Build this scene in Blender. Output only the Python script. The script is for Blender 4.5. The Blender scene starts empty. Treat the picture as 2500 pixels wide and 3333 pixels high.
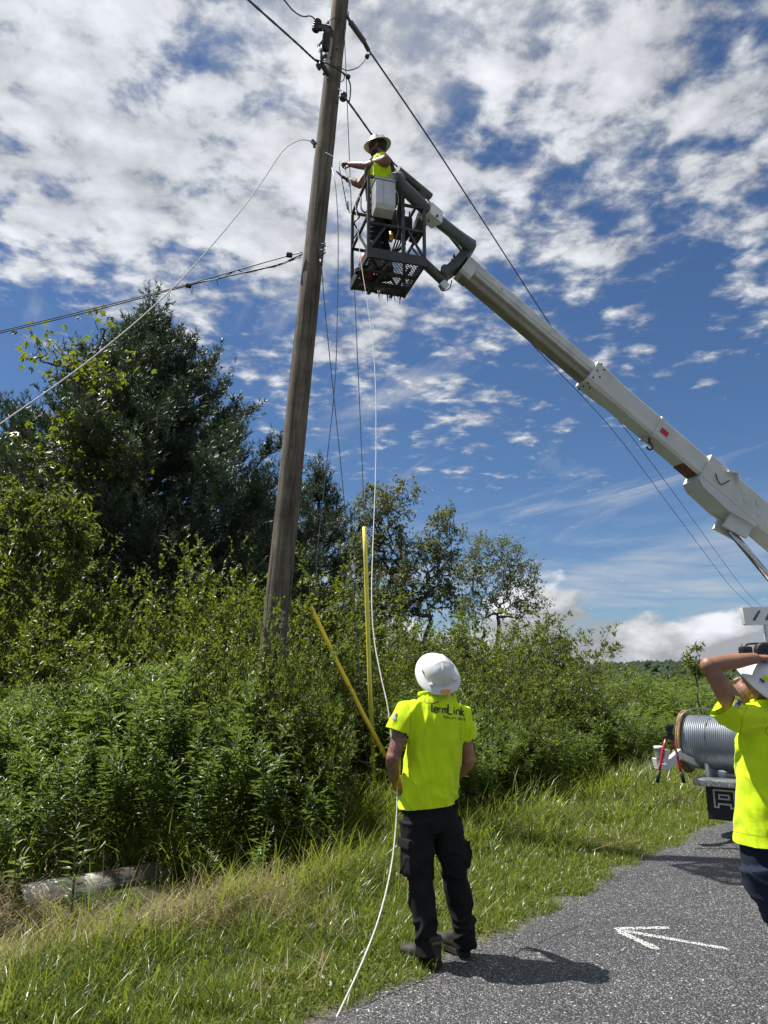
import bpy, bmesh, math, random
import numpy as np
from mathutils import Vector, Matrix, noise as mnoise
from mathutils.bvhtree import BVHTree
R = math.radians
random.seed(7)
RNG = np.random.default_rng(7)
scene = bpy.context.scene
COL = scene.collection

# ---------------------------------------------------------------- camera
CAM_H, PITCH, FOC = 1.6, R(12.7), 2450.0          # focal length in px of the 2500 px wide photograph
cam_data = bpy.data.cameras.new('camera')
cam_data.sensor_fit = 'HORIZONTAL'
cam_data.sensor_width = 36.0
cam_data.lens = FOC / 2500.0 * 36.0
cam_data.clip_start, cam_data.clip_end = 0.05, 6000
cam = bpy.data.objects.new('camera', cam_data)
cam.location = (0, 0, CAM_H)
cam.rotation_euler = (math.pi / 2 + PITCH, 0, 0)
COL.objects.link(cam)
scene.camera = cam
scene.render.resolution_x, scene.render.resolution_y = 768, 1024
scene.render.engine = 'CYCLES'
scene.cycles.use_denoising = True
scene.cycles.max_bounces = 8
scene.cycles.transparent_max_bounces = 8
scene.cycles.sample_clamp_indirect = 6.0

# ---------------------------------------------------------------- light
SUN_EL, SUN_AZ = R(63.5), R(-74.0)                 # azimuth from +Y towards +X
SUN_DIR = Vector((math.cos(SUN_EL) * math.sin(SUN_AZ), math.cos(SUN_EL) * math.cos(SUN_AZ), math.sin(SUN_EL)))
sl = bpy.data.lights.new('sun', 'SUN')
sl.energy, sl.angle, sl.color = 5.0, R(0.53), (1.0, 0.955, 0.89)
so = bpy.data.objects.new('sun', sl)
so.rotation_euler = (-SUN_DIR).to_track_quat('-Z', 'Y').to_euler()
so.location = (0, 0, 30)
COL.objects.link(so)
scene.view_settings.view_transform = 'Standard'
scene.view_settings.look = 'None'
scene.view_settings.exposure = 0.75
scene.view_settings.gamma = 1.0
scene.view_settings.use_curve_mapping = False


class NT:
    """terse node-graph builder"""
    def __init__(self, tree):
        self.t = tree
        for n in list(tree.nodes):
            tree.nodes.remove(n)

    def n(self, kind, props=None, **inp):
        nd = self.t.nodes.new(kind)
        for k, v in (props or {}).items():
            setattr(nd, k, v)
        for k, v in inp.items():
            key = int(k[1:]) if k[0] == 'i' and k[1:].isdigit() else k.replace('_', ' ')
            self.put(nd.inputs[key], v)
        return nd

    def put(self, sock, v):
        if isinstance(v, bpy.types.NodeSocket):
            self.t.links.new(v, sock)
        elif isinstance(v, bpy.types.Node):
            self.t.links.new(v.outputs[0], sock)
        elif v is not None:
            sock.default_value = v

    def m(self, op, a, b=None, c=None, clamp=False):
        nd = self.t.nodes.new('ShaderNodeMath')
        nd.operation, nd.use_clamp = op, clamp
        for i, v in enumerate((a, b, c)):
            if v is not None:
                self.put(nd.inputs[i], v)
        return nd.outputs[0]

    def ss(self, x, lo, hi, o0=0.0, o1=1.0):
        nd = self.t.nodes.new('ShaderNodeMapRange')
        nd.interpolation_type = 'SMOOTHSTEP'
        for i, v in enumerate((x, lo, hi, o0, o1)):
            self.put(nd.inputs[i], v)
        return nd.outputs[0]

    def mix(self, f, a, b, kind='MIX'):
        nd = self.t.nodes.new('ShaderNodeMix')
        nd.data_type, nd.blend_type = 'RGBA', kind
        self.put(nd.inputs[0], f)
        self.put(nd.inputs[6], a)
        self.put(nd.inputs[7], b)
        return nd.outputs[2]

    def noise(self, vec, scale, detail=2.0, rough=0.5, dist=0.0):
        nd = self.n('ShaderNodeTexNoise', Vector=vec, Scale=scale, Detail=detail, Roughness=rough, Distortion=dist)
        return nd.outputs['Fac'] if 'Fac' in nd.outputs else nd.outputs[0]

    def vec(self, x, y, z=0.0):
        return self.n('ShaderNodeCombineXYZ', i0=x, i1=y, i2=z).outputs[0]

    def ramp(self, f, stops):
        nd = self.n('ShaderNodeValToRGB', i0=f)
        e = nd.color_ramp.elements
        while len(e) < len(stops):
            e.new(0.5)
        for el, (p, c) in zip(e, stops):
            el.position, el.color = p, (*c, 1.0) if len(c) == 3 else c
        return nd.outputs[0]


# ---------------------------------------------------------------- sky
def build_world():
    w = bpy.data.worlds.new('World')
    scene.world = w
    w.use_nodes = True
    g = NT(w.node_tree)
    STR = 0.061
    sky = g.n('ShaderNodeTexSky', dict(sky_type='NISHITA', sun_disc=False, sun_elevation=SUN_EL,
                                       sun_rotation=SUN_AZ, altitude=300.0, air_density=1.0,
                                       dust_density=0.35, ozone_density=2.6))
    d = g.n('ShaderNodeTexCoord').outputs['Generated']
    s = g.n('ShaderNodeSeparateXYZ', i0=d)
    x, y, z = s.outputs[0], s.outputs[1], s.outputs[2]
    zz = g.m('ADD', g.m('MAXIMUM', z, 0.0), 0.06)
    px, py = g.m('DIVIDE', x, zz), g.m('DIVIDE', y, zz)
    p = g.vec(px, py, 3.1)

    def alto(off):
        q = g.vec(g.m('ADD', px, off[0]), g.m('ADD', py, off[1]), 3.1)
        mid = g.noise(q, 2.6, 3.0, 0.5, 0.2)
        fin = g.noise(q, 10.5, 8.0, 0.58, 0.15)
        return g.m('ADD', g.m('MULTIPLY', mid, 0.55), fin)
    # the cloud deck covers the high sky and breaks up towards the horizon
    deck = g.ss(z, 0.16, 0.60)
    az = g.m('ARCTAN2', x, y)
    big = g.noise(p, 0.8, 2.0, 0.5)
    left = g.ss(az, -0.10, -0.55)                   # the deck thins to clear air on both flanks
    right = g.ss(az, 0.02, 0.55)
    cov = g.m('ADD', g.m('MULTIPLY', deck, 0.325), g.m('MULTIPLY', g.m('SUBTRACT', big, 0.5), 0.30))
    cov = g.m('SUBTRACT', cov, g.m('MULTIPLY', g.m('MULTIPLY', left, g.ss(z, 0.60, 0.40)), 0.10))
    cov = g.m('SUBTRACT', cov, g.m('MULTIPLY', g.m('MULTIPLY', right, g.ss(z, 0.72, 0.42)), 0.10))
    a0 = g.m('ADD', alto((0, 0)), cov)
    a1 = g.m('ADD', alto((-0.05, 0.02)), cov)
    aA = g.ss(a0, 0.86, 1.14)
    body = g.ss(a0, 0.90, 1.18)
    light = g.m('MULTIPLY', g.m('SUBTRACT', a0, a1), 0.75)
    shade = g.ss(g.noise(p, 2.0, 3.0, 0.5), 0.45, 0.72)
    sunv = g.n('ShaderNodeVectorMath', dict(operation='DOT_PRODUCT'), i0=d, i1=tuple(SUN_DIR)).outputs['Value']
    glow = g.m('POWER', g.m('MAXIMUM', sunv, 0.0), 6.0)
    bA = g.m('ADD', g.m('ADD', 0.50, light), g.m('MULTIPLY', body, 0.26))
    bA = g.m('SUBTRACT', bA, g.m('MULTIPLY', g.m('MULTIPLY', shade, body), 0.20))
    bA = g.m('ADD', bA, g.m('MULTIPLY', glow, 0.30))
    # thin wisps
    q = g.vec(g.m('ADD', g.m('MULTIPLY', px, 1.1), g.m('MULTIPLY', py, 0.5)), g.m('MULTIPLY', g.m('SUBTRACT', py, g.m('MULTIPLY', px, 0.6)), 0.34), 8.7)
    wis = g.noise(q, 1.7, 7.0, 0.62, 0.6)
    aW = g.m('MULTIPLY', g.ss(wis, 0.53, 0.78), g.m('MULTIPLY', g.ss(z, 0.08, 0.16), 0.75))
    # cumulus bank low over the horizon
    el = g.m('ARCSINE', z)
    def cum(da, de):
        q = g.vec(g.m('MULTIPLY', g.m('ADD', az, da), 8.0), g.m('MULTIPLY', g.m('ADD', el, de), 15.0), 6.9)
        return g.m('ADD', g.noise(q, 1.0, 8.0, 0.56), g.m('MULTIPLY', g.noise(q, 0.45, 1.0, 0.5), 0.35))
    env = g.ss(el, 0.13, 0.03)
    c0 = g.m('ADD', cum(0, 0), g.m('MULTIPLY', env, 0.32))
    c1 = g.m('ADD', cum(-0.022, 0.03), g.m('MULTIPLY', env, 0.32))
    aC = g.m('MULTIPLY', g.ss(c0, 0.80, 0.90), g.ss(el, 0.19, 0.15))
    bC = g.m('ADD', 0.55, g.m('MULTIPLY', g.m('SUBTRACT', c0, c1), 2.0))
    bC = g.m('MINIMUM', g.m('MAXIMUM', bC, 0.40), 0.92)
    # hazy layers lying over the cumulus
    lay = g.noise(g.vec(g.m('MULTIPLY', az, 2.2), g.m('MULTIPLY', el, 17.0), 2.2), 1.0, 7.0, 0.6, 0.4)
    aL = g.m('MULTIPLY', g.m('MULTIPLY', g.ss(lay, 0.42, 0.66), g.ss(el, 0.03, 0.07)), g.m('MULTIPLY', g.ss(el, 0.25, 0.12), 0.72))
    # deepen the clear blue
    blue = g.n('ShaderNodeHueSaturation', Saturation=1.02, Value=1.0, Color=sky.outputs[0]).outputs[0]
    hz = g.ss(z, 0.35, 0.0)
    blue = g.mix(1.0, blue, (0.60, 0.74, 0.90, 1), 'MULTIPLY')
    def grey(v, tint):
        return g.mix(1.0, g.n('ShaderNodeCombineColor', i0=v, i1=v, i2=v).outputs[0], (*[t * 0.61 / STR for t in tint], 1), 'MULTIPLY')
    col = g.mix(aW, blue, grey(0.60, (0.93, 0.98, 1.06)))
    col = g.mix(aL, col, grey(0.60, (0.93, 0.98, 1.05)))
    col = g.mix(g.m('MULTIPLY', aA, 0.88), col, grey(bA, (0.97, 0.995, 1.03)))
    col = g.mix(aC, col, grey(bC, (0.96, 0.99, 1.05)))
    bg = g.n('ShaderNodeBackground', Color=col, Strength=STR)
    g.n('ShaderNodeOutputWorld', Surface=bg.outputs[0])
    w.cycles.sampling_method = 'MANUAL'
    w.cycles.sample_map_resolution = 512

build_world()


# ---------------------------------------------------------------- picture -> place
CP, SP = math.cos(PITCH), math.sin(PITCH)

def ray(px, py):
    a, b = (px - 1250.0) / FOC, (1666.5 - py) / FOC
    return Vector((a, CP - b * SP, SP + b * CP))

def P(px, py, Y):
    """the point seen at photo pixel (px, py) standing Y metres ahead"""
    r = ray(px, py)
    return Vector((0, 0, CAM_H)) + r * (Y / r.y)

def G(px, py, z=0.0):
    """the point of the level z seen at a photo pixel"""
    r = ray(px, py)
    return Vector((0, 0, CAM_H)) + r * ((z - CAM_H) / r.z)

# ---------------------------------------------------------------- helpers
def tag(o, label=None, cat=None, group=None, kind=None):
    for k, v in (('label', label), ('category', cat), ('group', group), ('kind', kind)):
        if v:
            o[k] = v
    return o

def link(o, parent=None):
    COL.objects.link(o)
    if parent is not None:
        o.parent = parent
    return o

def empty(name, loc=(0, 0, 0), rz=0.0, parent=None):
    o = bpy.data.objects.new(name, None)
    o.empty_display_size = 0.1
    o.location, o.rotation_euler = loc, (0, 0, rz)
    return link(o, parent)

def frame_from(z, x=None):
    """orthonormal axes (a, b) perpendicular to z"""
    z = Vector(z).normalized()
    h = Vector(x) if x is not None else (Vector((0, 0, 1)) if abs(z.z) < 0.9 else Vector((1, 0, 0)))
    a = (h - z * h.dot(z))
    a = a.normalized() if a.length > 1e-6 else z.orthogonal().normalized()
    return a, z.cross(a)

class MB:
    def __init__(self):
        self.v, self.f, self.s = [], [], []

    def add(self, verts, faces, smooth=False):
        o = len(self.v)
        self.v += [tuple(p) for p in verts]
        self.f += [tuple(i + o for i in f) for f in faces]
        self.s += [smooth] * len(faces)
        return self

    def box(self, c, size, M=None, bev=0.0):
        hx, hy, hz = [s / 2 for s in size]
        if bev <= 0:
            vs = [Vector((x, y, z)) for x in (-hx, hx) for y in (-hy, hy) for z in (-hz, hz)]
            fs = [(0, 1, 3, 2), (4, 6, 7, 5), (0, 4, 5, 1), (2, 3, 7, 6), (0, 2, 6, 4), (1, 5, 7, 3)]
        else:
            b = min(bev, hx * .9, hy * .9, hz * .9)
            bm = bmesh.new()
            bmesh.ops.create_cube(bm, size=1.0)
            for v in bm.verts:
                v.co = Vector((v.co.x * 2 * hx, v.co.y * 2 * hy, v.co.z * 2 * hz))
            bmesh.ops.bevel(bm, geom=list(bm.edges), offset=b, segments=2, affect='EDGES', profile=0.6)
            bm.verts.index_update()
            vs = [v.co.copy() for v in bm.verts]
            fs = [tuple(v.index for v in f.verts) for f in bm.faces]
            bm.free()
        c = Vector(c)
        if M is not None:
            vs = [M @ v for v in vs]
        return self.add([v + c for v in vs], fs, False)

    def bar(self, a, b, w, h, up=(0, 0, 1), bev=0.0):
        """rectangular bar from a to b; h measured along up"""
        a, b = Vector(a), Vector(b)
        d = (b - a)
        u, s = frame_from(d, up)
        M = Matrix((s, u, d.normalized())).transposed()
        return self.box((a + b) / 2, (w, h, d.length), M, bev)

    def tube(self, pts, rad, n=8, cap=True, smooth=True, squash=None, up=None):
        pts = [Vector(p) for p in pts]
        rad = rad if hasattr(rad, '__len__') else [rad] * len(pts)
        vs, fs = [], []
        prev = None
        for i, p in enumerate(pts):
            t = pts[min(i + 1, len(pts) - 1)] - pts[max(i - 1, 0)]
            if t.length < 1e-9:
                t = Vector((0, 0, 1))
            if prev is None:
                a, b = frame_from(t, up)
            else:
                a, b = frame_from(t, prev)
            prev = a
            r = rad[i]
            ra, rb = (r if not hasattr(r, '__len__') else r[0]), (r if not hasattr(r, '__len__') else r[1])
            for k in range(n):
                an = 2 * math.pi * k / n
                vs.append(p + a * (math.cos(an) * ra) + b * (math.sin(an) * rb))
        for i in range(len(pts) - 1):
            for k in range(n):
                k2 = (k + 1) % n
                fs.append((i * n + k, i * n + k2, (i + 1) * n + k2, (i + 1) * n + k))
        self.add(vs, fs, smooth)
        if cap:
            m = (len(pts) - 1) * n
            o = len(self.v) - len(vs)
            self.f += [tuple(o + k for k in reversed(range(n))), tuple(o + m + k for k in range(n))]
            self.s += [False, False]
        return self

    def lathe(self, prof, n=16, M=None, smooth=True, cap=False):
        """prof: (radius, height) pairs about local z"""
        vs, fs = [], []
        for r, h in prof:
            for k in range(n):
                an = 2 * math.pi * k / n
                v = Vector((r * math.cos(an), r * math.sin(an), h))
                vs.append(M @ v if M is not None else v)
        for i in range(len(prof) - 1):
            for k in range(n):
                k2 = (k + 1) % n
                fs.append((i * n + k, i * n + k2, (i + 1) * n + k2, (i + 1) * n + k))
        if cap:
            fs.append(tuple(reversed(range(n))))
            fs.append(tuple((len(prof) - 1) * n + k for k in range(n)))
        return self.add(vs, fs, smooth)

    def prism(self, poly, lo, hi, M=None):
        """polygon in local xy extruded lo..hi along local z"""
        n = len(poly)
        vs = [Vector((x, y, lo)) for x, y in poly] + [Vector((x, y, hi)) for x, y in poly]
        if M is not None:
            vs = [M @ v for v in vs]
        fs = [tuple(reversed(range(n))), tuple(range(n, 2 * n))]
        fs += [(i, (i + 1) % n, (i + 1) % n + n, i + n) for i in range(n)]
        return self.add(vs, fs)

    def build(self, name, mat, parent=None, fix=True):
        me = bpy.data.meshes.new(name)
        me.from_pydata(self.v, [], self.f)
        me.polygons.foreach_set('use_smooth', self.s)
        if fix:
            bm = bmesh.new()
            bm.from_mesh(me)
            bmesh.ops.recalc_face_normals(bm, faces=bm.faces)
            bm.to_mesh(me)
            bm.free()
        me.materials.append(mat)
        return link(bpy.data.objects.new(name, me), parent)

def np_mesh(name, V, F, mat, rnd=None, smooth=False):
    """mesh from an (n,3) array and a list of (m,k) face arrays; rnd: one float per vertex"""
    me = bpy.data.meshes.new(name)
    V = np.asarray(V, np.float32)
    F = F if isinstance(F, list) else [F]
    F = [np.asarray(f, np.int32) for f in F if len(f)]
    nl = sum(f.size for f in F)
    npoly = sum(len(f) for f in F)
    me.vertices.add(len(V))
    me.vertices.foreach_set('co', V.ravel())
    me.loops.add(nl)
    me.loops.foreach_set('vertex_index', np.concatenate([f.ravel() for f in F]))
    me.polygons.add(npoly)
    tot = np.concatenate([np.full(len(f), f.shape[1], np.int32) for f in F])
    st = np.concatenate([[0], np.cumsum(tot)[:-1]]).astype(np.int32)
    me.polygons.foreach_set('loop_start', st)
    try:
        me.polygons.foreach_set('loop_total', tot)
    except Exception:
        pass
    if smooth:
        me.polygons.foreach_set('use_smooth', np.ones(npoly, bool))
    if rnd is not None:
        at = me.attributes.new('rnd', 'FLOAT', 'POINT')
        at.data.foreach_set('value', np.asarray(rnd, np.float32))
    me.update(calc_edges=True)
    me.materials.append(mat)
    return me

def nrm(a):
    return a / np.maximum(np.linalg.norm(a, axis=-1, keepdims=True), 1e-9)

def leaf_arrays(pos, dr, upv, L, W, fold=0.25, droop=0.0):
    """folded two-face leaves: base, left, tip, right (each face a triangle)"""
    pos, dr, upv = np.asarray(pos, float), nrm(np.asarray(dr, float)), np.asarray(upv, float)
    n = len(pos)
    side = nrm(np.cross(dr, upv) + 1e-6)
    up = nrm(np.cross(side, dr))
    L, W = np.broadcast_to(L, n)[:, None], np.broadcast_to(W, n)[:, None]
    mid = pos + dr * L * 0.45
    tip = pos + dr * L - up * L * droop
    lft = mid + side * W * 0.5 + up * W * fold
    rgt = mid - side * W * 0.5 + up * W * fold
    V = np.stack([pos, lft, tip, rgt], 1).reshape(-1, 3)
    b = np.arange(n)[:, None] * 4
    F = np.concatenate([b + [0, 2, 1], b + [0, 3, 2]], 0)
    return V, F

class Leaves:
    """collects leaf arrays and twig tubes into one mesh"""
    def __init__(self):
        self.V, self.F, self.R, self.n = [], [], [], 0

    def add(self, V, F, rnd):
        self.V.append(V)
        self.F.append(np.asarray(F) + self.n)
        self.R.append(np.broadcast_to(rnd, len(V)) if np.ndim(rnd) == 0 else rnd)
        self.n += len(V)

    def leaves(self, pos, dr, upv, L, W, fold=0.25, droop=0.0, rnd=None, rng=RNG):
        V, F = leaf_arrays(pos, dr, upv, L, W, fold, droop)
        r = rng.random(len(pos)) if rnd is None else rnd
        self.add(V, F, np.repeat(r, 4))

    def mesh(self, name, mat):
        return np_mesh(name, np.concatenate(self.V), np.concatenate(self.F), mat, np.concatenate(self.R))

# ---------------------------------------------------------------- materials
def new_mat(name):
    m = bpy.data.materials.new(name)
    m.use_nodes = True
    return m, NT(m.node_tree)

def simple(name, col, rough=0.6, metal=0.0, var=0.25, scale=8.0, bump=0.0, bscale=60.0, spec=0.5, dirt=None):
    """painted / metal / cloth surface with mottling, optional dirt colour and fine relief"""
    m, g = new_mat(name)
    co = g.n('ShaderNodeTexCoord').outputs['Object']
    n1 = g.noise(co, scale, 5.0, 0.6)
    dark = tuple(c * (1 - var) for c in col) + (1,)
    lite = tuple(min(1, c * (1 + var * 0.6)) for c in col) + (1,)
    c = g.mix(g.ss(n1, 0.3, 0.7), dark, lite)
    if dirt:
        n2 = g.noise(co, dirt[1], 8.0, 0.7)
        c = g.mix(g.ss(n2, dirt[2], dirt[2] + 0.16), c, (*dirt[0], 1))
    rv = g.ss(n1, 0.2, 0.8, max(0.02, rough - 0.1), min(1, rough + 0.1))
    kw = {}
    if bump:
        b = g.n('ShaderNodeBump', Strength=bump, Distance=0.01, Height=g.noise(co, bscale, 4.0, 0.6))
        kw['Normal'] = b.outputs[0]
    p = g.n('ShaderNodeBsdfPrincipled', Base_Color=c, Roughness=rv, Metallic=metal, **kw)
    p.inputs['Specular IOR Level'].default_value = spec
    g.n('ShaderNodeOutputMaterial', Surface=p.outputs[0])
    return m

def leaf_mat(name, stops, rough=0.42, trans=0.35, tint=(0.42, 0.55, 0.08), spec=0.5, big=0.6):
    """thin leaf: reflection, gloss and light through the blade; colour varies by leaf and by patch"""
    m, g = new_mat(name)
    r = g.n('ShaderNodeAttribute', dict(attribute_name='rnd')).outputs['Fac']
    geo = g.n('ShaderNodeNewGeometry').outputs['Position']
    pn = g.noise(geo, big, 3.0, 0.6)
    oi = g.n('ShaderNodeObjectInfo').outputs['Random']
    f = g.m('ADD', g.m('MULTIPLY', r, 0.5), g.m('ADD', g.m('MULTIPLY', g.ss(pn, 0.3, 0.7), 0.3), g.m('MULTIPLY', oi, 0.2)))
    c = g.ramp(f, stops)
    p = g.n('ShaderNodeBsdfPrincipled', Base_Color=c, Roughness=rough)
    p.inputs['Specular IOR Level'].default_value = spec
    t = g.n('ShaderNodeBsdfTranslucent', Color=g.mix(0.65, c, (*tint, 1)))
    x = g.n('ShaderNodeMixShader', i0=trans, i1=p.outputs[0], i2=t.outputs[0])
    g.n('ShaderNodeOutputMaterial', Surface=x.outputs[0])
    return m

# ---------------------------------------------------------------- the lie of the land
U = Vector((0.62, 0.7846, 0)).normalized()         # along the road, away from us
Vv = Vector((-U.y, U.x, 0))                         # across, to the left of the road
O = Vector((-0.24, 4.06, 0))                        # a point of the road's left edge

def uv_of(x, y):
    dx, dy = x - O.x, y - O.y
    return dx * U.x + dy * U.y, dx * Vv.x + dy * Vv.y

def xy_of(u, v):
    return O.x + U.x * u + Vv.x * v, O.y + U.y * u + Vv.y * v

def sstep(x, a, b):
    t = np.clip((x - a) / (b - a), 0, 1)
    return t * t * (3 - 2 * t)

def ground_z(x, y):
    x, y = np.asarray(x, float), np.asarray(y, float)
    u, v = uv_of(x, y)
    z = 0.03 * sstep(v, 0.05, 0.9) - 0.05 * sstep(v, 0.05, -0.25)
    ditch = np.exp(-((v - 2.35) / 0.42) ** 2) * (0.26 * sstep(u, 4.6, 2.4) + 0.05)
    z = z - ditch + 0.02 * np.exp(-((v - 1.55) / 0.4) ** 2) * sstep(u, 3.5, 1.5)
    z = z + 0.12 * sstep(v, 3.0, 4.2)
    z = z + 0.02 * np.sin(x * 2.3 + 1) * np.sin(y * 1.9) * sstep(v, 0.1, 1.0)
    return z

def gz(x, y):
    return float(ground_z(x, y))

def build_ground():
    def axis(lo, c0, c1, hi, step, grow):
        a = list(np.arange(c0, c1, step))
        s, p = step, c0
        left = []
        while p > lo:
            s *= grow
            p -= s
            left.append(p)
        s, p = step, a[-1]
        right = []
        while p < hi:
            s *= grow
            p += s
            right.append(p)
        return np.array(left[::-1] + a + right)
    xs = axis(-1500, -9, 9, 1500, 0.12, 1.18)
    ys = axis(-60, 1.5, 16, 2600, 0.12, 1.18)
    X, Y = np.meshgrid(xs, ys)
    Z = ground_z(X, Y)
    V = np.stack([X, Y, Z], -1).reshape(-1, 3)
    nx, ny = len(xs), len(ys)
    i = (np.arange(ny - 1)[:, None] * nx + np.arange(nx - 1)[None, :]).ravel()
    F = np.stack([i, i + 1, i + 1 + nx, i + nx], 1)
    m, g = new_mat('soil_and_thatch')
    co = g.n('ShaderNodeNewGeometry').outputs['Position']
    n1 = g.noise(co, 1.3, 4.0, 0.6)
    n2 = g.noise(co, 28.0, 6.0, 0.7)
    c = g.ramp(g.m('ADD', g.m('MULTIPLY', n1, 0.5), g.m('MULTIPLY', n2, 0.5)),
               [(0.3, (0.020, 0.022, 0.010)), (0.5, (0.045, 0.052, 0.018)), (0.7, (0.12, 0.11, 0.06))])
    # gravelly dust in the strip beside the asphalt (distance measured across the road)
    dv = g.n('ShaderNodeVectorMath', dict(operation='DOT_PRODUCT'), i0=co, i1=tuple(Vv)).outputs['Value']
    dv = g.m('SUBTRACT', dv, O.dot(Vv))
    gr = g.m('MULTIPLY', g.ss(g.m('ADD', dv, g.m('MULTIPLY', g.noise(co, 3.0, 4.0, 0.6), 0.3)), 0.52, 0.18), 0.8)
    peb = g.n('ShaderNodeTexVoronoi', dict(feature='F1'), Vector=co, Scale=90.0)
    c = g.mix(gr, c, g.mix(g.n('ShaderNodeSeparateColor', i0=peb.outputs['Color']).outputs[0], (0.05, 0.045, 0.035, 1), (0.20, 0.185, 0.155, 1)))
    b = g.n('ShaderNodeBump', Strength=0.8, Distance=0.03, Height=n2)
    p = g.n('ShaderNodeBsdfPrincipled', Base_Color=c, Roughness=0.95, Normal=b.outputs[0])
    g.n('ShaderNodeOutputMaterial', Surface=p.outputs[0])
    me = np_mesh('ground', V, F, m, smooth=True)
    tag(link(bpy.data.objects.new('ground', me)), kind='structure')

def road_edge(u):
    return 0.13 + 0.035 * math.sin(u * 2.1) + 0.04 * math.sin(u * 5.3 + 1) + 0.03 * math.sin(u * 11.7 + 2) + 0.06 * mnoise.noise(Vector((u * 1.7, 3.3, 0)))

def build_road():
    us = np.concatenate([np.arange(-12, 16, 0.06), np.arange(16, 160, 1.0)])
    vs = np.array([0.0, -0.15, -0.5, -1.2, -2.4, -3.4, -4.6, -5.4, -5.6])
    V = []
    for u in us:
        e = road_edge(u)
        for k, v in enumerate(vs):
            vv = v + (e if k < 2 else 0.0)
            x, y = xy_of(u, vv)
            z = 0.004 + 0.035 * math.sin(min(1, -v / 2.8 if v > -2.8 else (5.6 + v) / 2.8) * math.pi / 2)
            if k in (0, len(vs) - 1):
                z = -0.03
            V.append((x, y, z))
    n = len(vs)
    i = (np.arange(len(us) - 1)[:, None] * n + np.arange(n - 1)[None, :]).ravel()
    F = np.stack([i, i + 1, i + 1 + n, i + n], 1)[:, ::-1]
    m, g = new_mat('chip_seal_asphalt')
    co = g.n('ShaderNodeNewGeometry').outputs['Position']
    vo = g.n('ShaderNodeTexVoronoi', dict(feature='F1'), Vector=co, Scale=105.0)
    vo2 = g.n('ShaderNodeTexVoronoi', dict(feature='F1'), Vector=co, Scale=62.0)
    cell = g.n('ShaderNodeSeparateColor', i0=vo.outputs['Color'])
    cell2 = g.n('ShaderNodeSeparateColor', i0=vo2.outputs['Color'])
    patch = g.noise(co, 0.9, 4.0, 0.6)
    stone = g.ramp(cell.outputs[0], [(0.0, (0.050, 0.052, 0.057)), (0.55, (0.105, 0.108, 0.116)), (0.86, (0.175, 0.178, 0.186)), (1.0, (0.42, 0.415, 0.41))])
    stone2 = g.ramp(cell2.outputs[1], [(0.0, (0.75, 0.75, 0.75)), (0.9, (1.1, 1.1, 1.1)), (0.97, (2.6, 2.5, 2.4))])
    c = g.mix(1.0, stone, stone2, 'MULTIPLY')
    c = g.mix(1.0, c, g.ramp(patch, [(0.3, (0.78, 0.78, 0.79)), (0.7, (1.15, 1.14, 1.12))]), 'MULTIPLY')
    # broad wear: paler wheel tracks, darker tar bleeding, fine dust along the verge
    wn = g.noise(co, 0.35, 3.0, 0.6)
    c = g.mix(1.0, c, g.ramp(wn, [(0.35, (0.82, 0.82, 0.84)), (0.65, (1.12, 1.11, 1.09))]), 'MULTIPLY')
    tar = g.ss(g.noise(co, 2.3, 5.0, 0.6), 0.60, 0.72)
    c = g.mix(g.m('MULTIPLY', tar, 0.45), c, (0.030, 0.030, 0.032, 1))
    gap = g.ss(vo.outputs['Distance'], 0.35, 0.62)
    c = g.mix(gap, c, (0.016, 0.016, 0.018, 1))
    h = g.m('ADD', g.m('SUBTRACT', 1.0, vo.outputs['Distance']), g.m('MULTIPLY', cell.outputs[1], 0.8))
    b = g.n('ShaderNodeBump', Strength=0.9, Distance=0.006, Height=h)
    p = g.n('ShaderNodeBsdfPrincipled', Base_Color=c, Roughness=0.62, Normal=b.outputs[0])
    g.n('ShaderNodeOutputMaterial', Surface=p.outputs[0])
    me = np_mesh('road', np.array(V), F, m, smooth=True)
    tag(link(bpy.data.objects.new('road', me)), kind='structure')
    me.update()
    return BVHTree.FromPolygons([tuple(v) for v in V], [tuple(f) for f in F])

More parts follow.
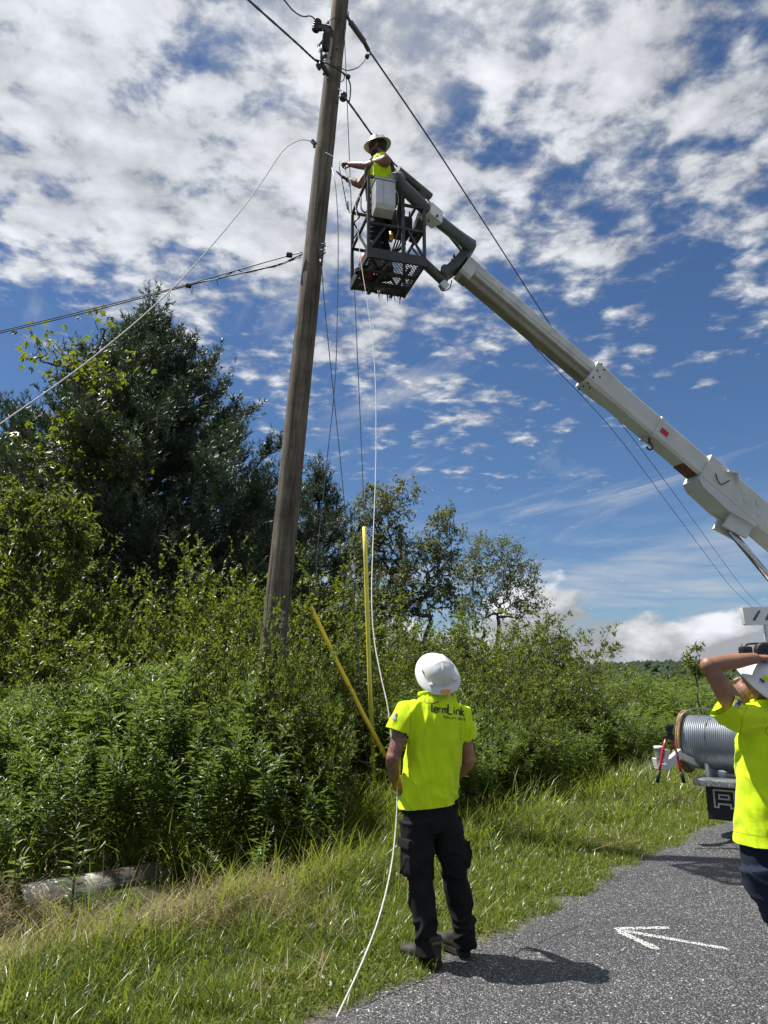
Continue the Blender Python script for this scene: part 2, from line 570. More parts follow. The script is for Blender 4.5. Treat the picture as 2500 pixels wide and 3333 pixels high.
def build_arrow(bvh):
    m, g = new_mat('white_marking_paint')
    co = g.n('ShaderNodeNewGeometry').outputs['Position']
    n = g.noise(co, 120.0, 3.0, 0.6)
    wear = g.ss(n, 0.33, 0.46)
    vo = g.n('ShaderNodeTexVoronoi', dict(feature='F1'), Vector=co, Scale=105.0)
    c = g.mix(g.ss(g.noise(co, 40.0, 4.0, 0.6), 0.3, 0.7), (0.52, 0.52, 0.51, 1), (0.68, 0.68, 0.67, 1))
    b = g.n('ShaderNodeBump', Strength=0.9, Distance=0.006, Height=g.m('SUBTRACT', 1.0, vo.outputs['Distance']))
    p = g.n('ShaderNodeBsdfPrincipled', Base_Color=c, Roughness=0.7, Normal=b.outputs[0])
    # sprayed paint catches the stone tops and misses the gaps between them
    hold = g.m('MULTIPLY', wear, g.ss(vo.outputs['Distance'], 0.62, 0.48))
    x = g.n('ShaderNodeMixShader', i0=hold, i1=g.n('ShaderNodeBsdfTransparent').outputs[0], i2=p.outputs[0])
    g.n('ShaderNodeOutputMaterial', Surface=x.outputs[0])
    mb = MB()
    lay = 0
    for (a, b_), w in ((((2004, 3018), (2368, 3088)), 0.056), (((1998, 3016), (2178, 3016)), 0.060), (((2010, 3024), (2142, 3088)), 0.062)):
        A, B = G(*a, 0.03), G(*b_, 0.03)
        d = (B - A).normalized()
        s = Vector((-d.y, d.x, 0))
        N = 26
        pts = []
        for i in range(N + 1):
            t = i / N
            c0 = A.lerp(B, t)
            ww = w * (0.9 + 0.25 * mnoise.noise(Vector((t * 7, w * 99, 0)))) * (0.45 + 0.55 * min(1, t * 9, (1 - t) * 14 + .2))
            for sg in (-1, 1):
                q = c0 + s * sg * (ww / 2 + 0.003 * mnoise.noise(Vector((t * 60, sg * 3.1, w * 50))))
                hit = bvh.ray_cast(Vector((q.x, q.y, 1)), Vector((0, 0, -1)))[0]
                pts.append((q.x, q.y, hit.z + 0.0035 + lay * 0.0012))
        lay += 1
        mb.add(pts, [(2 * i, 2 * i + 1, 2 * i + 3, 2 * i + 2) for i in range(N)])
    o = mb.build('painted_arrow', m)
    for p in o.data.polygons:
        pass
    tag(o, 'white spray painted arrow on the dark asphalt road', 'road marking')

build_ground()
ROAD_BVH = build_road()
build_arrow(ROAD_BVH)

# ---------------------------------------------------------------- far wooded hill
def build_hill():
    def ridge(x):
        # crest height of the long low hill as a function of x, about 700 m ahead
        t = (x - 240) / 260.0
        return 8.5 + 7.0 * math.exp(-t * t) + 1.6 * math.sin(x * 0.02 + 0.7) + 1.2 * math.sin(x * 0.06)
    xs = np.linspace(-900, 1100, 81)
    prof = [(520, -1.0), (560, 0.0), (610, 0.45), (660, 0.8), (710, 1.0), (760, 0.95), (900, 0.3), (1000, -0.3)]
    V, F = [], []
    for x in xs:
        for Y, k in prof:
            V.append((x, Y, ridge(x) * k - 1.0))
    n = len(prof)
    for i in range(len(xs) - 1):
        for k in range(n - 1):
            F.append((i * n + k, (i + 1) * n + k, (i + 1) * n + k + 1, i * n + k + 1))
    m = simple('hill_soil', (0.03, 0.05, 0.015), 0.9, var=0.4, scale=0.02)
    me = np_mesh('hill', np.array(V), np.array(F), m, smooth=True)
    tag(link(bpy.data.objects.new('hill', me)), kind='structure')
    # wood that covers it: one mass of crowns
    rng = np.random.default_rng(5)
    ico = bmesh.new()
    bmesh.ops.create_icosphere(ico, subdivisions=1, radius=1.0)
    iv = np.array([v.co[:] for v in ico.verts])
    ico.verts.index_update()
    jf = np.array([[v.index for v in f.verts] for f in ico.faces])
    ico.free()
    Vs, Fs, Rs, k = [], [], [], 0
    for _ in range(3200):
        x = rng.uniform(-60, 620)
        Y = rng.uniform(545, 730)
        z = ridge(x) * np.interp(Y, [q[0] for q in prof], [q[1] for q in prof]) - 1.0
        r = rng.uniform(2.0, 4.2)
        h = rng.uniform(0.75, 1.1)
        d = 1 + 0.30 * np.sin(iv[:, 0] * 5 + rng.random() * 9) * np.sin(iv[:, 1] * 6 + rng.random() * 9) + rng.normal(0, 0.10, len(iv))
        v = iv * d[:, None] * [r, r, r * h] + [x, Y, z + r * h * 0.7]
        Vs.append(v); Fs.append(jf + k); Rs.append(np.full(len(iv), rng.random())); k += len(iv)
    lm = leaf_mat('far_wood_leaves', [(0.1, (0.008, 0.020, 0.008)), (0.5, (0.015, 0.034, 0.011)), (0.9, (0.028, 0.052, 0.015))], rough=0.95, trans=0.1, big=0.05)
    me = np_mesh('hill_wood', np.concatenate(Vs), np.concatenate(Fs), lm, np.concatenate(Rs))
    tag(link(bpy.data.objects.new('hill_wood', me)), 'dark green wood covering the low far hill', 'woodland', kind='stuff')

build_hill()

# ---------------------------------------------------------------- plants
GRASS = leaf_mat('grass_blades', [(0.05, (0.0372, 0.0670, 0.0104)), (0.40, (0.0781, 0.1228, 0.0164)), (0.75, (0.1265, 0.1674, 0.0223)), (0.95, (0.2381, 0.2232, 0.0744))], rough=0.34, trans=0.40, tint=(0.42, 0.50, 0.05), big=1.1)
HAY = leaf_mat('dry_hay', [(0.1, (0.0850, 0.0553, 0.0238)), (0.5, (0.2040, 0.1445, 0.0680)), (0.9, (0.3570, 0.2890, 0.1530))], rough=0.6, trans=0.2, tint=(0.4, 0.32, 0.16))
GOLD = leaf_mat('goldenrod_leaf', [(0.1, (0.0178, 0.0369, 0.0114)), (0.5, (0.0369, 0.0668, 0.0178)), (0.9, (0.0827, 0.1209, 0.0255))], rough=0.36, trans=0.32, tint=(0.35, 0.50, 0.06))
SHRUB = leaf_mat('shrub_leaf', [(0.1, (0.0113, 0.0239, 0.0063)), (0.5, (0.0264, 0.0490, 0.0094)), (0.82, (0.0660, 0.0944, 0.0139)), (1.0, (0.1321, 0.1447, 0.0220))], rough=0.42, trans=0.34, tint=(0.42, 0.52, 0.04), big=0.5, spec=0.42)
MAPLE = leaf_mat('maple_leaf', [(0.1, (0.0198, 0.0383, 0.0066)), (0.6, (0.0429, 0.0693, 0.0092)), (1.0, (0.0792, 0.1056, 0.0132))], rough=0.36, trans=0.30, tint=(0.45, 0.55, 0.03))
ASH = leaf_mat('loose_tree_leaf', [(0.1, (0.0510, 0.0638, 0.0306)), (0.5, (0.0892, 0.1062, 0.0510)), (1.0, (0.1615, 0.1658, 0.0850))], rough=0.45, trans=0.42, tint=(0.30, 0.34, 0.10))
PINE = leaf_mat('pine_needle', [(0.1, (0.016, 0.033, 0.015)), (0.5, (0.030, 0.055, 0.024)), (1.0, (0.060, 0.092, 0.036))], rough=0.50, trans=0.12, tint=(0.12, 0.20, 0.06), big=0.7)
STEM = simple('green_stem', (0.06, 0.075, 0.025), 0.6, var=0.4, scale=12)
TWIG = simple('brown_twig', (0.055, 0.042, 0.030), 0.8, var=0.4, scale=12)
BARK = simple('grey_bark', (0.085, 0.072, 0.058), 0.9, var=0.45, scale=10, bump=0.6, bscale=22)

def rand_dirs(n, rng, zlo=-1.0, zhi=1.0):
    a = rng.uniform(0, 2 * np.pi, n)
    z = rng.uniform(zlo, zhi, n)
    r = np.sqrt(np.maximum(0, 1 - z * z))
    return np.stack([r * np.cos(a), r * np.sin(a), z], -1)

LOG_A, LOG_B = G(58, 2945, -0.02), G(540, 2856, -0.02)

def log_gap(x, y):
    """grass is trodden short in front of the log"""
    dx, dy = LOG_B.x - LOG_A.x, LOG_B.y - LOG_A.y
    l2 = dx * dx + dy * dy
    t = np.clip(((x - LOG_A.x) * dx + (y - LOG_A.y) * dy) / l2, -0.2, 0.75)
    ex, ey = x - (LOG_A.x + t * dx), y - (LOG_A.y + t * dy)
    d = np.hypot(ex, ey)
    front = ey < 0.1
    return np.where(front, 0.18 + 0.82 * sstep(d, 0.45, 1.35), 1.0)

# ---- grass: one uncountable carpet of single blades
def blades(px, py, L, W, lean, az, droop, seg=3):
    n = len(px)
    z0 = ground_z(px, py) - 0.01
    base = np.stack([px, py, z0], -1)
    h = np.stack([np.cos(az), np.sin(az), np.zeros(n)], -1)
    side = np.stack([-np.sin(az), np.cos(az), np.zeros(n)], -1)
    # twist blades so that not all face along their lean
    tw = RNG.uniform(-0.9, 0.9, n)[:, None]
    sd = nrm(side + h * tw)
    cols, pos, ang = [], base.copy(), lean.copy()
    step = (L / seg)[:, None]
    for k in range(seg + 1):
        w = (W * (1 - (k / seg) ** 1.6) + 0.0003)[:, None] * 0.5
        if k < seg:
            cols.append(pos - sd * w)
            cols.append(pos + sd * w)
        else:
            cols.append(pos.copy())
        d = h * np.sin(ang)[:, None] + np.array([0, 0, 1.0]) * np.cos(ang)[:, None]
        pos = pos + d * step
        ang = ang + droop
    m = 2 * seg + 1
    V = np.stack(cols, 1).reshape(-1, 3)
    b = np.arange(n)[:, None] * m
    Q = [np.concatenate([b + 2 * k, b + 2 * k + 1, b + 2 * k + 3, b + 2 * k + 2], 1) for k in range(seg - 1)]
    T = np.concatenate([b + 2 * seg - 2, b + 2 * seg - 1, b + 2 * seg], 1)
    return V, np.concatenate(Q), T, m

def build_grass():
    rng = np.random.default_rng(11)
    def field(n, u0, u1, v0, v1, keep):
        u, v = rng.uniform(u0, u1, n), rng.uniform(v0, v1, n)
        x, y = xy_of(u, v)
        k = keep(u, v, x, y) > rng.random(n)
        return u[k], v[k], x[k], y[k]
    nv = np.vectorize(lambda a, b, c: mnoise.noise(Vector((a, b, c))))
    edge = np.vectorize(road_edge)
    sets = []
    def hay_spot(x, y, u, v):
        return np.exp(-(((x + 2.05) / 1.0) ** 2 + ((y - 5.42) / 0.42) ** 2)) * 1.7
    # short understorey, patchy at the asphalt's edge
    def keepA(u, v, x, y):
        d = np.hypot(x, y)
        e = v - edge(u) * 1.0
        patch = nv(x * 2.2, y * 2.2, 0.0)
        inside = (np.abs(x) < 0.58 * y + 0.6)
        return inside * np.clip((e + 0.15 + patch * 0.20) / 0.16, 0, 1) * np.clip(6.5 / d, 0.25, 1.0) * np.clip(0.75 + patch * 0.8, 0.25, 1) * np.clip(1 - hay_spot(x, y, u, v) * 0.8, 0.1, 1)
    u, v, x, y = field(145000, -4.5, 13, -0.22, 3.4, keepA)
    n = len(u)
    clump = nv(x * 3.1, y * 3.1, 5.0)
    tall = sstep(v, 0.1, 1.1)
    L = (0.050 + 0.085 * tall) * rng.uniform(0.5, 1.5, n) * (1 + 0.5 * clump) * log_gap(x, y)
    d = np.hypot(x, y)
    W = rng.uniform(0.004, 0.009, n) * np.clip(d / 5.5, 0.9, 2.0)
    az0 = rng.uniform(0, 6.28, n)
    sets.append((x, y, L, W, np.abs(rng.normal(0.45, 0.35, n)), az0, rng.uniform(0.05, 0.6, n), rng.random(n) * 0.8))
    # denser short turf right along the asphalt
    u, v, x, y = field(60000, -4.5, 8, -0.2, 0.75, lambda u, v, x, y: (np.abs(x) < 0.58 * y + 0.6) * np.clip((v - edge(u) + 0.10 + 0.18 * nv(x * 3.0, y * 3.0, 1.0)) / 0.1, 0, 1) * np.clip(6 / np.hypot(x, y), 0.2, 1))
    n = len(u)
    sets.append((x, y, rng.uniform(0.05, 0.14, n), rng.uniform(0.004, 0.008, n), np.abs(rng.normal(0.5, 0.35, n)), rng.uniform(0, 6.28, n), rng.uniform(0.05, 0.6, n), rng.random(n)))
    # clumps: blades fan out of one crown and arch over
    def keepC(u, v, x, y):
        e = v - edge(u)
        return (np.abs(x) < 0.58 * y + 0.6) * np.clip((e + 0.02) / 0.5, 0.12, 1) * np.clip(7.0 / np.hypot(x, y), 0.22, 1) * np.clip(1 - hay_spot(x, y, u, v) * 0.75, 0.1, 1) * (e > -0.03)
    u, v, x, y = field(4300, -4.5, 13, -0.05, 3.3, keepC)
    nc = len(u)
    k = rng.integers(14, 34, nc)
    idx = np.repeat(np.arange(nc), k)
    n = len(idx)
    size = (0.10 + 0.17 * sstep(v, 0.1, 1.2) + 0.10 * sstep(v, 1.9, 3.0)) * rng.uniform(0.6, 1.5, nc) * (1 + 0.5 * nv(x * 1.7, y * 1.7, 3.0))
    hue = np.clip(rng.normal(0.45, 0.24, nc) + 0.35 * np.exp(-((v - 1.9) / 0.4) ** 2) * sstep(u, 2.6, 0.5), 0, 1)
    cx = x[idx] + rng.normal(0, 0.030, n)
    cy = y[idx] + rng.normal(0, 0.030, n)
    L = size[idx] * rng.uniform(0.5, 1.25, n) * log_gap(cx, cy)
    W = rng.uniform(0.0045, 0.0105, n) * np.clip(np.hypot(cx, cy) / 5.5, 0.9, 2.0)
    sets.append((cx, cy, L, W, np.abs(rng.normal(0.35, 0.28, n)), rng.uniform(0, 6.28, n), rng.uniform(0.12, 0.85, n), np.clip(hue[idx] + rng.normal(0, 0.16, n), 0, 1)))
    # long blades that hang over the ditch and out of the thicket's foot
    def keepB(u, v, x, y):
        patch = nv(x * 1.5, y * 1.5, 2.0)
        return (np.abs(x) < 0.58 * y + 0.6) * np.clip(0.45 + patch * 1.6, 0.08, 1) * np.clip(7.5 / np.hypot(x, y), 0.2, 1)
    u, v, x, y = field(34000, -5, 12, 1.35, 4.3, keepB)
    n = len(u)
    L = rng.uniform(0.30, 0.75, n) * log_gap(x, y)
    W = rng.uniform(0.005, 0.011, n) * np.clip(np.hypot(x, y) / 6.5, 0.9, 1.8)
    az0 = math.atan2(-Vv.y, -Vv.x) + nv(x * 0.9, y * 0.9, 4.0) * 2.2 + rng.normal(0, 0.8, n)
    sets.append((x, y, L, W, np.abs(rng.normal(0.35, 0.25, n)), az0, rng.uniform(0.25, 0.75, n), rng.random(n)))
    Vs, Qs, Ts, Rs, k = [], [], [], [], 0
    for x, y, L, W, lean, az, dr, r in sets:
        V, Q, T, m = blades(x, y, L, W, lean, az, dr)
        Vs.append(V); Qs.append(Q + k); Ts.append(T + k); Rs.append(np.repeat(r, m)); k += len(V)
    me = np_mesh('grass', np.concatenate(Vs), [np.concatenate(Qs), np.concatenate(Ts)], GRASS, np.concatenate(Rs))
    tag(link(bpy.data.objects.new('grass', me)), 'green grass of the roadside verge and ditch', 'grass', kind='stuff')
    # low broad-leaved weeds creeping onto the asphalt
    def keepW(u, v, x, y):
        return (np.abs(x) < 0.58 * y + 0.6) * np.clip(0.35 + 1.6 * nv(x * 2.6, y * 2.6, 8.0), 0, 1) * np.clip(6 / np.hypot(x, y), 0.2, 1) * np.exp(-((v - edge(u) - 0.08) / 0.16) ** 2)
    u, v, x, y = field(42000, -4, 9, -0.3, 0.6, keepW)
    n = len(u)
    W_ = Leaves()
    q = np.stack([x, y, ground_z(x, y) + 0.008 + rng.uniform(0, 0.035, n)], -1)
    sz = rng.uniform(0.014, 0.034, n)
    W_.leaves(q, rand_dirs(n, rng, -0.1, 0.5), nrm(rand_dirs(n, rng, 0.3, 1) + [0, 0, 1.0]), sz, sz * 0.75, 0.05, 0.1, rnd=np.clip(rng.normal(0.55, 0.2, n), 0, 1), rng=rng)
    tag(link(bpy.data.objects.new('low_weeds', W_.mesh('low_weeds', GRASS))), 'low broad leaved weeds creeping over the asphalt edge', 'weeds', kind='stuff')
    # dry mown hay lying in patches
    def keepH(u, v, x, y):
        patch = nv(x * 1.2 + 7, y * 1.2, 6.0)
        spot = hay_spot(x, y, u, v) * 1.8
        spot2 = np.exp(-((v - 2.5) / 0.4) ** 2) * sstep(u, 4.5, 6.5) * 0.7
        rim = np.exp(-((v - 1.9) / 0.35) ** 2) * sstep(u, 3.2, 1.0) * 0.8
        return (np.abs(x) < 0.58 * y + 0.6) * np.clip(spot + spot2 + rim + patch * 0.35 - 0.08, 0, 1)
    u, v, x, y = field(120000, -5, 13, 0.15, 3.3, keepH)
    n = len(u)
    V, Q, T, m = blades(x, y, rng.uniform(0.12, 0.38, n), rng.uniform(0.003, 0.006, n) * np.clip(np.hypot(x, y) / 6, 0.9, 2),
                        rng.uniform(0.9, 1.5, n), rng.uniform(0, 6.28, n), rng.uniform(-0.05, 0.2, n), seg=2)
    V[:, 2] += np.repeat(rng.uniform(0.02, 0.16, n), m)
    # standing dead stalks with seed heads
    u, v, x, y = field(1500, -4.5, 10, 0.5, 3.3, lambda u, v, x, y: (np.abs(x) < 0.58 * y + 0.6) * np.clip(0.3 + nv(x, y, 7.0), 0.05, 1))
    n2 = len(u)
    V2, Q2, T2, m2 = blades(x, y, rng.uniform(0.30, 0.62, n2), rng.uniform(0.003, 0.005, n2), np.abs(rng.normal(0.15, 0.15, n2)), rng.uniform(0, 6.28, n2), rng.uniform(0.0, 0.25, n2), seg=3)
    tips = V2.reshape(n2, m2, 3)[:, -1]
    hx = np.repeat(tips, 7, 0) - np.stack([np.zeros(n2 * 7), np.zeros(n2 * 7), np.tile(np.linspace(0, 0.07, 7), n2)], -1)
    hd = rand_dirs(n2 * 7, rng, 0.2, 1.0)
    V3, F3 = leaf_arrays(hx, hd, rand_dirs(n2 * 7, rng), np.full(n2 * 7, 0.022), np.full(n2 * 7, 0.007))
    Q2, T2, F3 = Q2 + len(V), T2 + len(V), F3 + len(V) + len(V2)
    rn = np.concatenate([np.repeat(rng.random(n), m), np.full(len(V2), 0.55), np.full(len(V3), 0.7)])
    V = np.concatenate([V, V2, V3]); Q = np.concatenate([Q, Q2]); T = np.concatenate([T, T2, F3])
    me = np_mesh('dry_grass', V, [Q, T], HAY, rn)
    tag(link(bpy.data.objects.new('dry_grass', me)), 'straw coloured dry cut grass lying on the verge', 'dry grass', kind='stuff')

build_grass()

# ---- goldenrod: single leafy stems
def goldenrod_mesh(rng, H, name):
    L = Leaves()
    st = MB()
    nst = 1
    bend = rng.normal(0, 0.05, 2)
    def at(t):
        return np.stack([bend[0] * t ** 2 * H, bend[1] * t ** 2 * H, t * H], -1)
    n = int(95 * H / 1.3)
    t = np.sort(rng.uniform(0.12, 1.0, n))
    pos = at(t)
    a = np.arange(n) * 2.4 + rng.normal(0, 0.3, n)
    el = 0.38 + 0.55 * sstep(t, 0.7, 1.0) + rng.normal(0, 0.22, n)
    dr = np.stack([np.cos(a) * np.cos(el), np.sin(a) * np.cos(el), np.sin(el)], -1)
    size = (0.125 * (1 - 0.6 * sstep(t, 0.8, 1.0)) * sstep(t, 0.0, 0.35)) * rng.uniform(0.7, 1.25, n)
    L.leaves(pos, dr, np.tile([0, 0, 1.0], (n, 1)), size, size * 0.17 + 0.003, 0.18, 0.22, rnd=np.clip(0.25 + 0.55 * t + rng.normal(0, 0.15, n), 0, 1), rng=rng)
    # feathery side shoots near the top
    for k in range(int(rng.integers(4, 9))):
        t0 = rng.uniform(0.55, 0.95)
        p0 = at(np.array([t0]))[0]
        aa = rng.uniform(0, 6.28)
        ln = rng.uniform(0.10, 0.26)
        d = np.array([math.cos(aa) * 0.7, math.sin(aa) * 0.7, 0.75])
        m = 14
        q = rng.uniform(0.15, 1, m)
        pp = p0 + d * (q * ln)[:, None]
        dd = d + rand_dirs(m, rng) * 0.9
        L.leaves(pp, dd, np.tile([0, 0, 1.0], (m, 1)), rng.uniform(0.03, 0.06, m), 0.011, 0.15, 0.1, rnd=np.clip(rng.normal(0.75, 0.15, m), 0, 1), rng=rng)
    me = L.mesh(name, GOLD)
    tt = np.linspace(0, 1, 6)
    st.tube([tuple(q) for q in at(tt)], [0.006 * (1 - 0.6 * q) for q in tt], n=4)
    return me, st

def plant_copy(protos, name, loc, rz, sc, label, cat, group, tilt=(0, 0)):
    """a plant: foliage object with its stem as a part, mesh data shared with the other copies"""
    me_leaf, me_stem = protos
    o = bpy.data.objects.new(name, None)
    o.empty_display_size = 0.1
    o.location, o.rotation_euler, o.scale = loc, (tilt[0], tilt[1], rz), sc
    COL.objects.link(o)
    tag(o, label, cat, group)
    a = bpy.data.objects.new('foliage', me_leaf); COL.objects.link(a); a.parent = o
    b = bpy.data.objects.new('stem', me_stem); COL.objects.link(b); b.parent = o
    return o

def stem_data(mb, mat):
    o = mb.build('stem', mat)
    me = o.data
    bpy.data.objects.remove(o)
    return me

rngG = np.random.default_rng(21)
GOLD_P = []
for k in range(6):
    me, st = goldenrod_mesh(rngG, [1.25, 1.45, 1.3, 1.5, 1.1, 0.85][k], 'goldenrod_leaves')
    GOLD_P.append((me, stem_data(st, STEM)))

def in_view(x, y, m=0.4):
    return abs(x) < 0.545 * y + m

def top_line(px):
    """height in the photograph (py) the thicket's front rank of weeds rises to"""
    return np.interp(px, [0, 150, 250, 420, 600, 800, 950, 1100, 1300, 1500, 1700, 1900, 2200, 2500],
                     [2290, 2290, 2230, 2110, 2160, 2170, 2260, 2310, 2300, 2290, 2260, 2240, 2240, 2240])

def thicket_edge(u):
    """distance from the asphalt at which the tall weeds begin"""
    return float(np.interp(u, [-5, 0.8, 1.7, 3.0, 8.0, 13.0, 26.0], [3.35, 3.3, 2.4, 1.95, 2.05, 2.6, 2.8]))

def scatter_goldenrod():
    rng = np.random.default_rng(31)
    placed, tries, cells = [], 0, {}
    LAB = 'tall leafy green goldenrod stem in the roadside thicket'
    # the front rank: single plants
    while len(placed) < 300 and tries < 60000:
        tries += 1
        u = rng.uniform(-4.5, 6.5)
        v0 = thicket_edge(u)
        v = v0 + (rng.exponential(0.35) if rng.random() < 0.4 else rng.uniform(0, 2.0))
        if v > 5.9:
            continue
        x, y = xy_of(u, v)
        if not in_view(x, y, 0.2):
            continue
        if any((x - a) ** 2 + (y - b) ** 2 < 0.085 ** 2 for a, b in placed):
            continue
        # keep a window on the guy anchor and the yellow guard
        if abs(x + 0.15 * y / 10) < 0.32 and y < 10.2:
            continue
        z = gz(x, y)
        px = 1250 + FOC * x / (y * CP - 1.6 * SP)
        zt = P(px, float(top_line(px)), y).z - z
        H = min(2.0, zt) * rng.uniform(0.68, 1.05) * (0.5 + 0.5 * min(1, (v - v0 + 0.1) / 0.9))
        k = int(rng.integers(0, 6))
        s = H / [1.25, 1.45, 1.3, 1.5, 1.1, 0.85][k]
        if s < 0.35:
            continue
        sxy = s * rng.uniform(0.85, 1.25)
        plant_copy(GOLD_P[k], 'goldenrod_plant', (x, y, z), rng.uniform(0, 6.28), (max(sxy, 0.8), max(sxy, 0.8), s), LAB, 'plant', 'goldenrod stems along the thicket edge', (rng.normal(0, 0.07), rng.normal(0, 0.07)))
        placed.append((x, y))
    # the mass behind and away along the road: one piece of ground cover
    base = []
    for me, st in GOLD_P:
        v = np.empty(len(me.vertices) * 3, np.float32); me.vertices.foreach_get('co', v)
        f = np.empty(len(me.loops), np.int32); me.loops.foreach_get('vertex_index', f)
        r = np.empty(len(me.vertices), np.float32); me.attributes['rnd'].data.foreach_get('value', r)
        base.append((v.reshape(-1, 3), f.reshape(-1, 3), r))
    # thinner copies of the plants for the distance: every other leaf, a little broader
    thin = []
    for bv, bf, br in base:
        q = bv.reshape(-1, 4, 3)[::2].copy()
        c = q.mean(1, keepdims=True)
        q = c + (q - c) * 1.25
        thin.append((q.reshape(-1, 3), np.concatenate([np.arange(len(q))[:, None] * 4 + [0, 2, 1], np.arange(len(q))[:, None] * 4 + [0, 3, 2]]), br.reshape(-1, 4)[::2].ravel()))
    Vs, Fs, Rs, k0, n = [], [], [], 0, 0
    tries = 0
    while n < 2450 and tries < 60000:
        tries += 1
        if n < 1450:
            u = rng.uniform(3.2, 26)
            v = thicket_edge(u) + 0.15 + rng.uniform(0, 1) ** 1.7 * 9
        elif n < 2000:
            u = rng.uniform(3.0, 11)
            v = thicket_edge(u) + rng.uniform(0, 1.3)
        else:
            u, v = rng.uniform(-4.5, 4), rng.uniform(4.6, 6.8)
        x, y = xy_of(u, v)
        if not in_view(x, y, 0.3):
            continue
        if abs(x + 0.15 * y / 10) < 0.36 and y < 10.2:
            continue
        if rng.random() > np.clip(12 / y, 0.25, 1):
            continue
        k = int(rng.integers(0, 5))
        px = 1250 + FOC * x / (y * CP - 1.6 * SP)
        H = (rng.uniform(0.8, 1.5) + 0.45 * mnoise.noise(Vector((x * 0.45, y * 0.45, 3)))) * (0.6 + 0.45 * min(1.0, (v - thicket_edge(u)) / 1.2))
        if u < 4.5:
            H = min(1.7, (P(px, float(top_line(px)) - 20, y).z)) * rng.uniform(0.8, 1.0)
        s = H / [1.25, 1.45, 1.3, 1.5, 1.1][k]
        a = rng.uniform(0, 6.28)
        c, sn = math.cos(a), math.sin(a)
        bv, bf, br = base[k] if y < 10.5 else thin[k]
        wide = np.clip(y / 9, 1.0, 1.9) * s
        sub = bf
        q = bv * [wide, wide, s]
        q = np.stack([q[:, 0] * c - q[:, 1] * sn, q[:, 0] * sn + q[:, 1] * c, q[:, 2]], -1) + [x, y, gz(x, y)]
        Vs.append(q); Fs.append(sub + k0); Rs.append(br); k0 += len(q)
        n += 1
    me = np_mesh('weed_thicket', np.concatenate(Vs), np.concatenate(Fs), GOLD, np.concatenate(Rs))
    tag(link(bpy.data.objects.new('weed_thicket', me)), 'mass of tall green weeds filling the field edge', 'weeds', kind='stuff')

scatter_goldenrod()

def broad_weed(name, px, py, toppy, nleaf, leaf, wl, label, seed, spread=0.25, mat=None, up=0.35):
    """single leafy weed: a few stems with broad leaves"""
    rng = np.random.default_rng(seed)
    b = G(px, py, -0.05)
    b.z = gz(b.x, b.y)
    H = P(px, toppy, b.y).z - b.z
    root = empty(name, b)
    tag(root, label, 'plant')
    st, L = MB(), Leaves()
    ns = 3
    for k in range(ns):
        a = rng.uniform(0, 6.28); sp = spread * rng.uniform(0.2, 1.0)
        e = np.array([math.cos(a) * sp * H, math.sin(a) * sp * H, H * rng.uniform(0.75, 1.0)])
        t = np.linspace(0, 1, 6)
        pts = np.stack([e[0] * t ** 1.5, e[1] * t ** 1.5, e[2] * t], -1)
        st.tube([tuple(q) for q in pts], [0.006 * (1 - 0.6 * q) for q in t], 5)
        m = nleaf // ns
        q = np.sort(rng.uniform(0.15, 1, m))
        pp = np.stack([e[0] * q ** 1.5, e[1] * q ** 1.5, e[2] * q], -1)
        aa = np.arange(m) * 2.4 + rng.normal(0, 0.3, m)
        el = up + 0.5 * sstep(q, 0.75, 1) + rng.normal(0, 0.2, m)
        dd = np.stack([np.cos(aa) * np.cos(el), np.sin(aa) * np.cos(el), np.sin(el)], -1)
        sz = leaf * rng.uniform(0.7, 1.2, m) * (1 - 0.5 * sstep(q, 0.7, 1))
        L.leaves(pp, dd, np.tile([0, 0, 1.0], (m, 1)), sz, sz * wl, 0.12, 0.18, rnd=np.clip(0.35 + 0.5 * q + rng.normal(0, 0.1, m), 0, 1), rng=rng)
    st.build('stem', STEM, root)
    link(bpy.data.objects.new('foliage', L.mesh('foliage', mat or GOLD)), root)

broad_weed('leafy_weed', 232, 2985, 2640, 45, 0.13, 0.24, 'tall broad leaved weed standing right before the pale log', 301, 0.12)
broad_weed('leafy_weed', 40, 3000, 2740, 36, 0.12, 0.26, 'leafy weed leaning over the cut end of the pale log', 302, 0.2)
broad_weed('leafy_weed', 390, 2970, 2850, 24, 0.07, 0.24, 'short leafy weed at the middle of the pale log', 303, 0.12)
broad_weed('leafy_weed', 790, 2905, 2690, 330, 0.075, 0.22, 'bright bushy weed at the ditch edge between log and worker', 304, 0.55)
broad_weed('milkweed_plant', 1865, 2560, 2450, 22, 0.19, 0.42, 'pale broad leaved milkweed alone at the far verge edge', 305, 0.15, up=0.6)

# ---- shrubs and trees grown as branching limbs
def grow(rng, base, dirs, L0, r0, depth, spread, up, nsub, shrink=0.68, jit=0.18):
    """limb polylines; returns (limbs [(pts, radii)], tips [(point, direction, radius)])"""
    limbs, tips = [], []
    def limb(p, d, L, r, lev):
        pts, rad = [p.copy()], [r]
        k = 4
        for i in range(k):
            d = nrm(d + rng.normal(0, jit, 3) + np.array([0, 0, up]) * 0.25)
            p = p + d * L / k
            pts.append(p.copy()); rad.append(r * (1 - 0.55 * (i + 1) / k))
        limbs.append((pts, rad))
        for i in range(1, k + 1):
            tips.append((pts[i], d, lev))
        if lev < depth:
            m = nsub
            for j in range(m):
                t = rng.uniform(0.35, 1.0) if j else 1.0
                i = min(k - 1, int(t * k)) if t < 1 else k
                q = pts[i]
                a = rng.normal(0, 1, 3)
                a = a - d * a.dot(d)
                nd = nrm(d + nrm(a) * spread * rng.uniform(0.6, 1.2))
                limb(q, nd, L * shrink * rng.uniform(0.75, 1.2), rad[i] * 0.8, lev + 1)
    for d in dirs:
        limb(np.array(base, float), nrm(np.array(d, float)), L0 * rng.uniform(0.85, 1.15), r0, 0)
    return limbs, tips

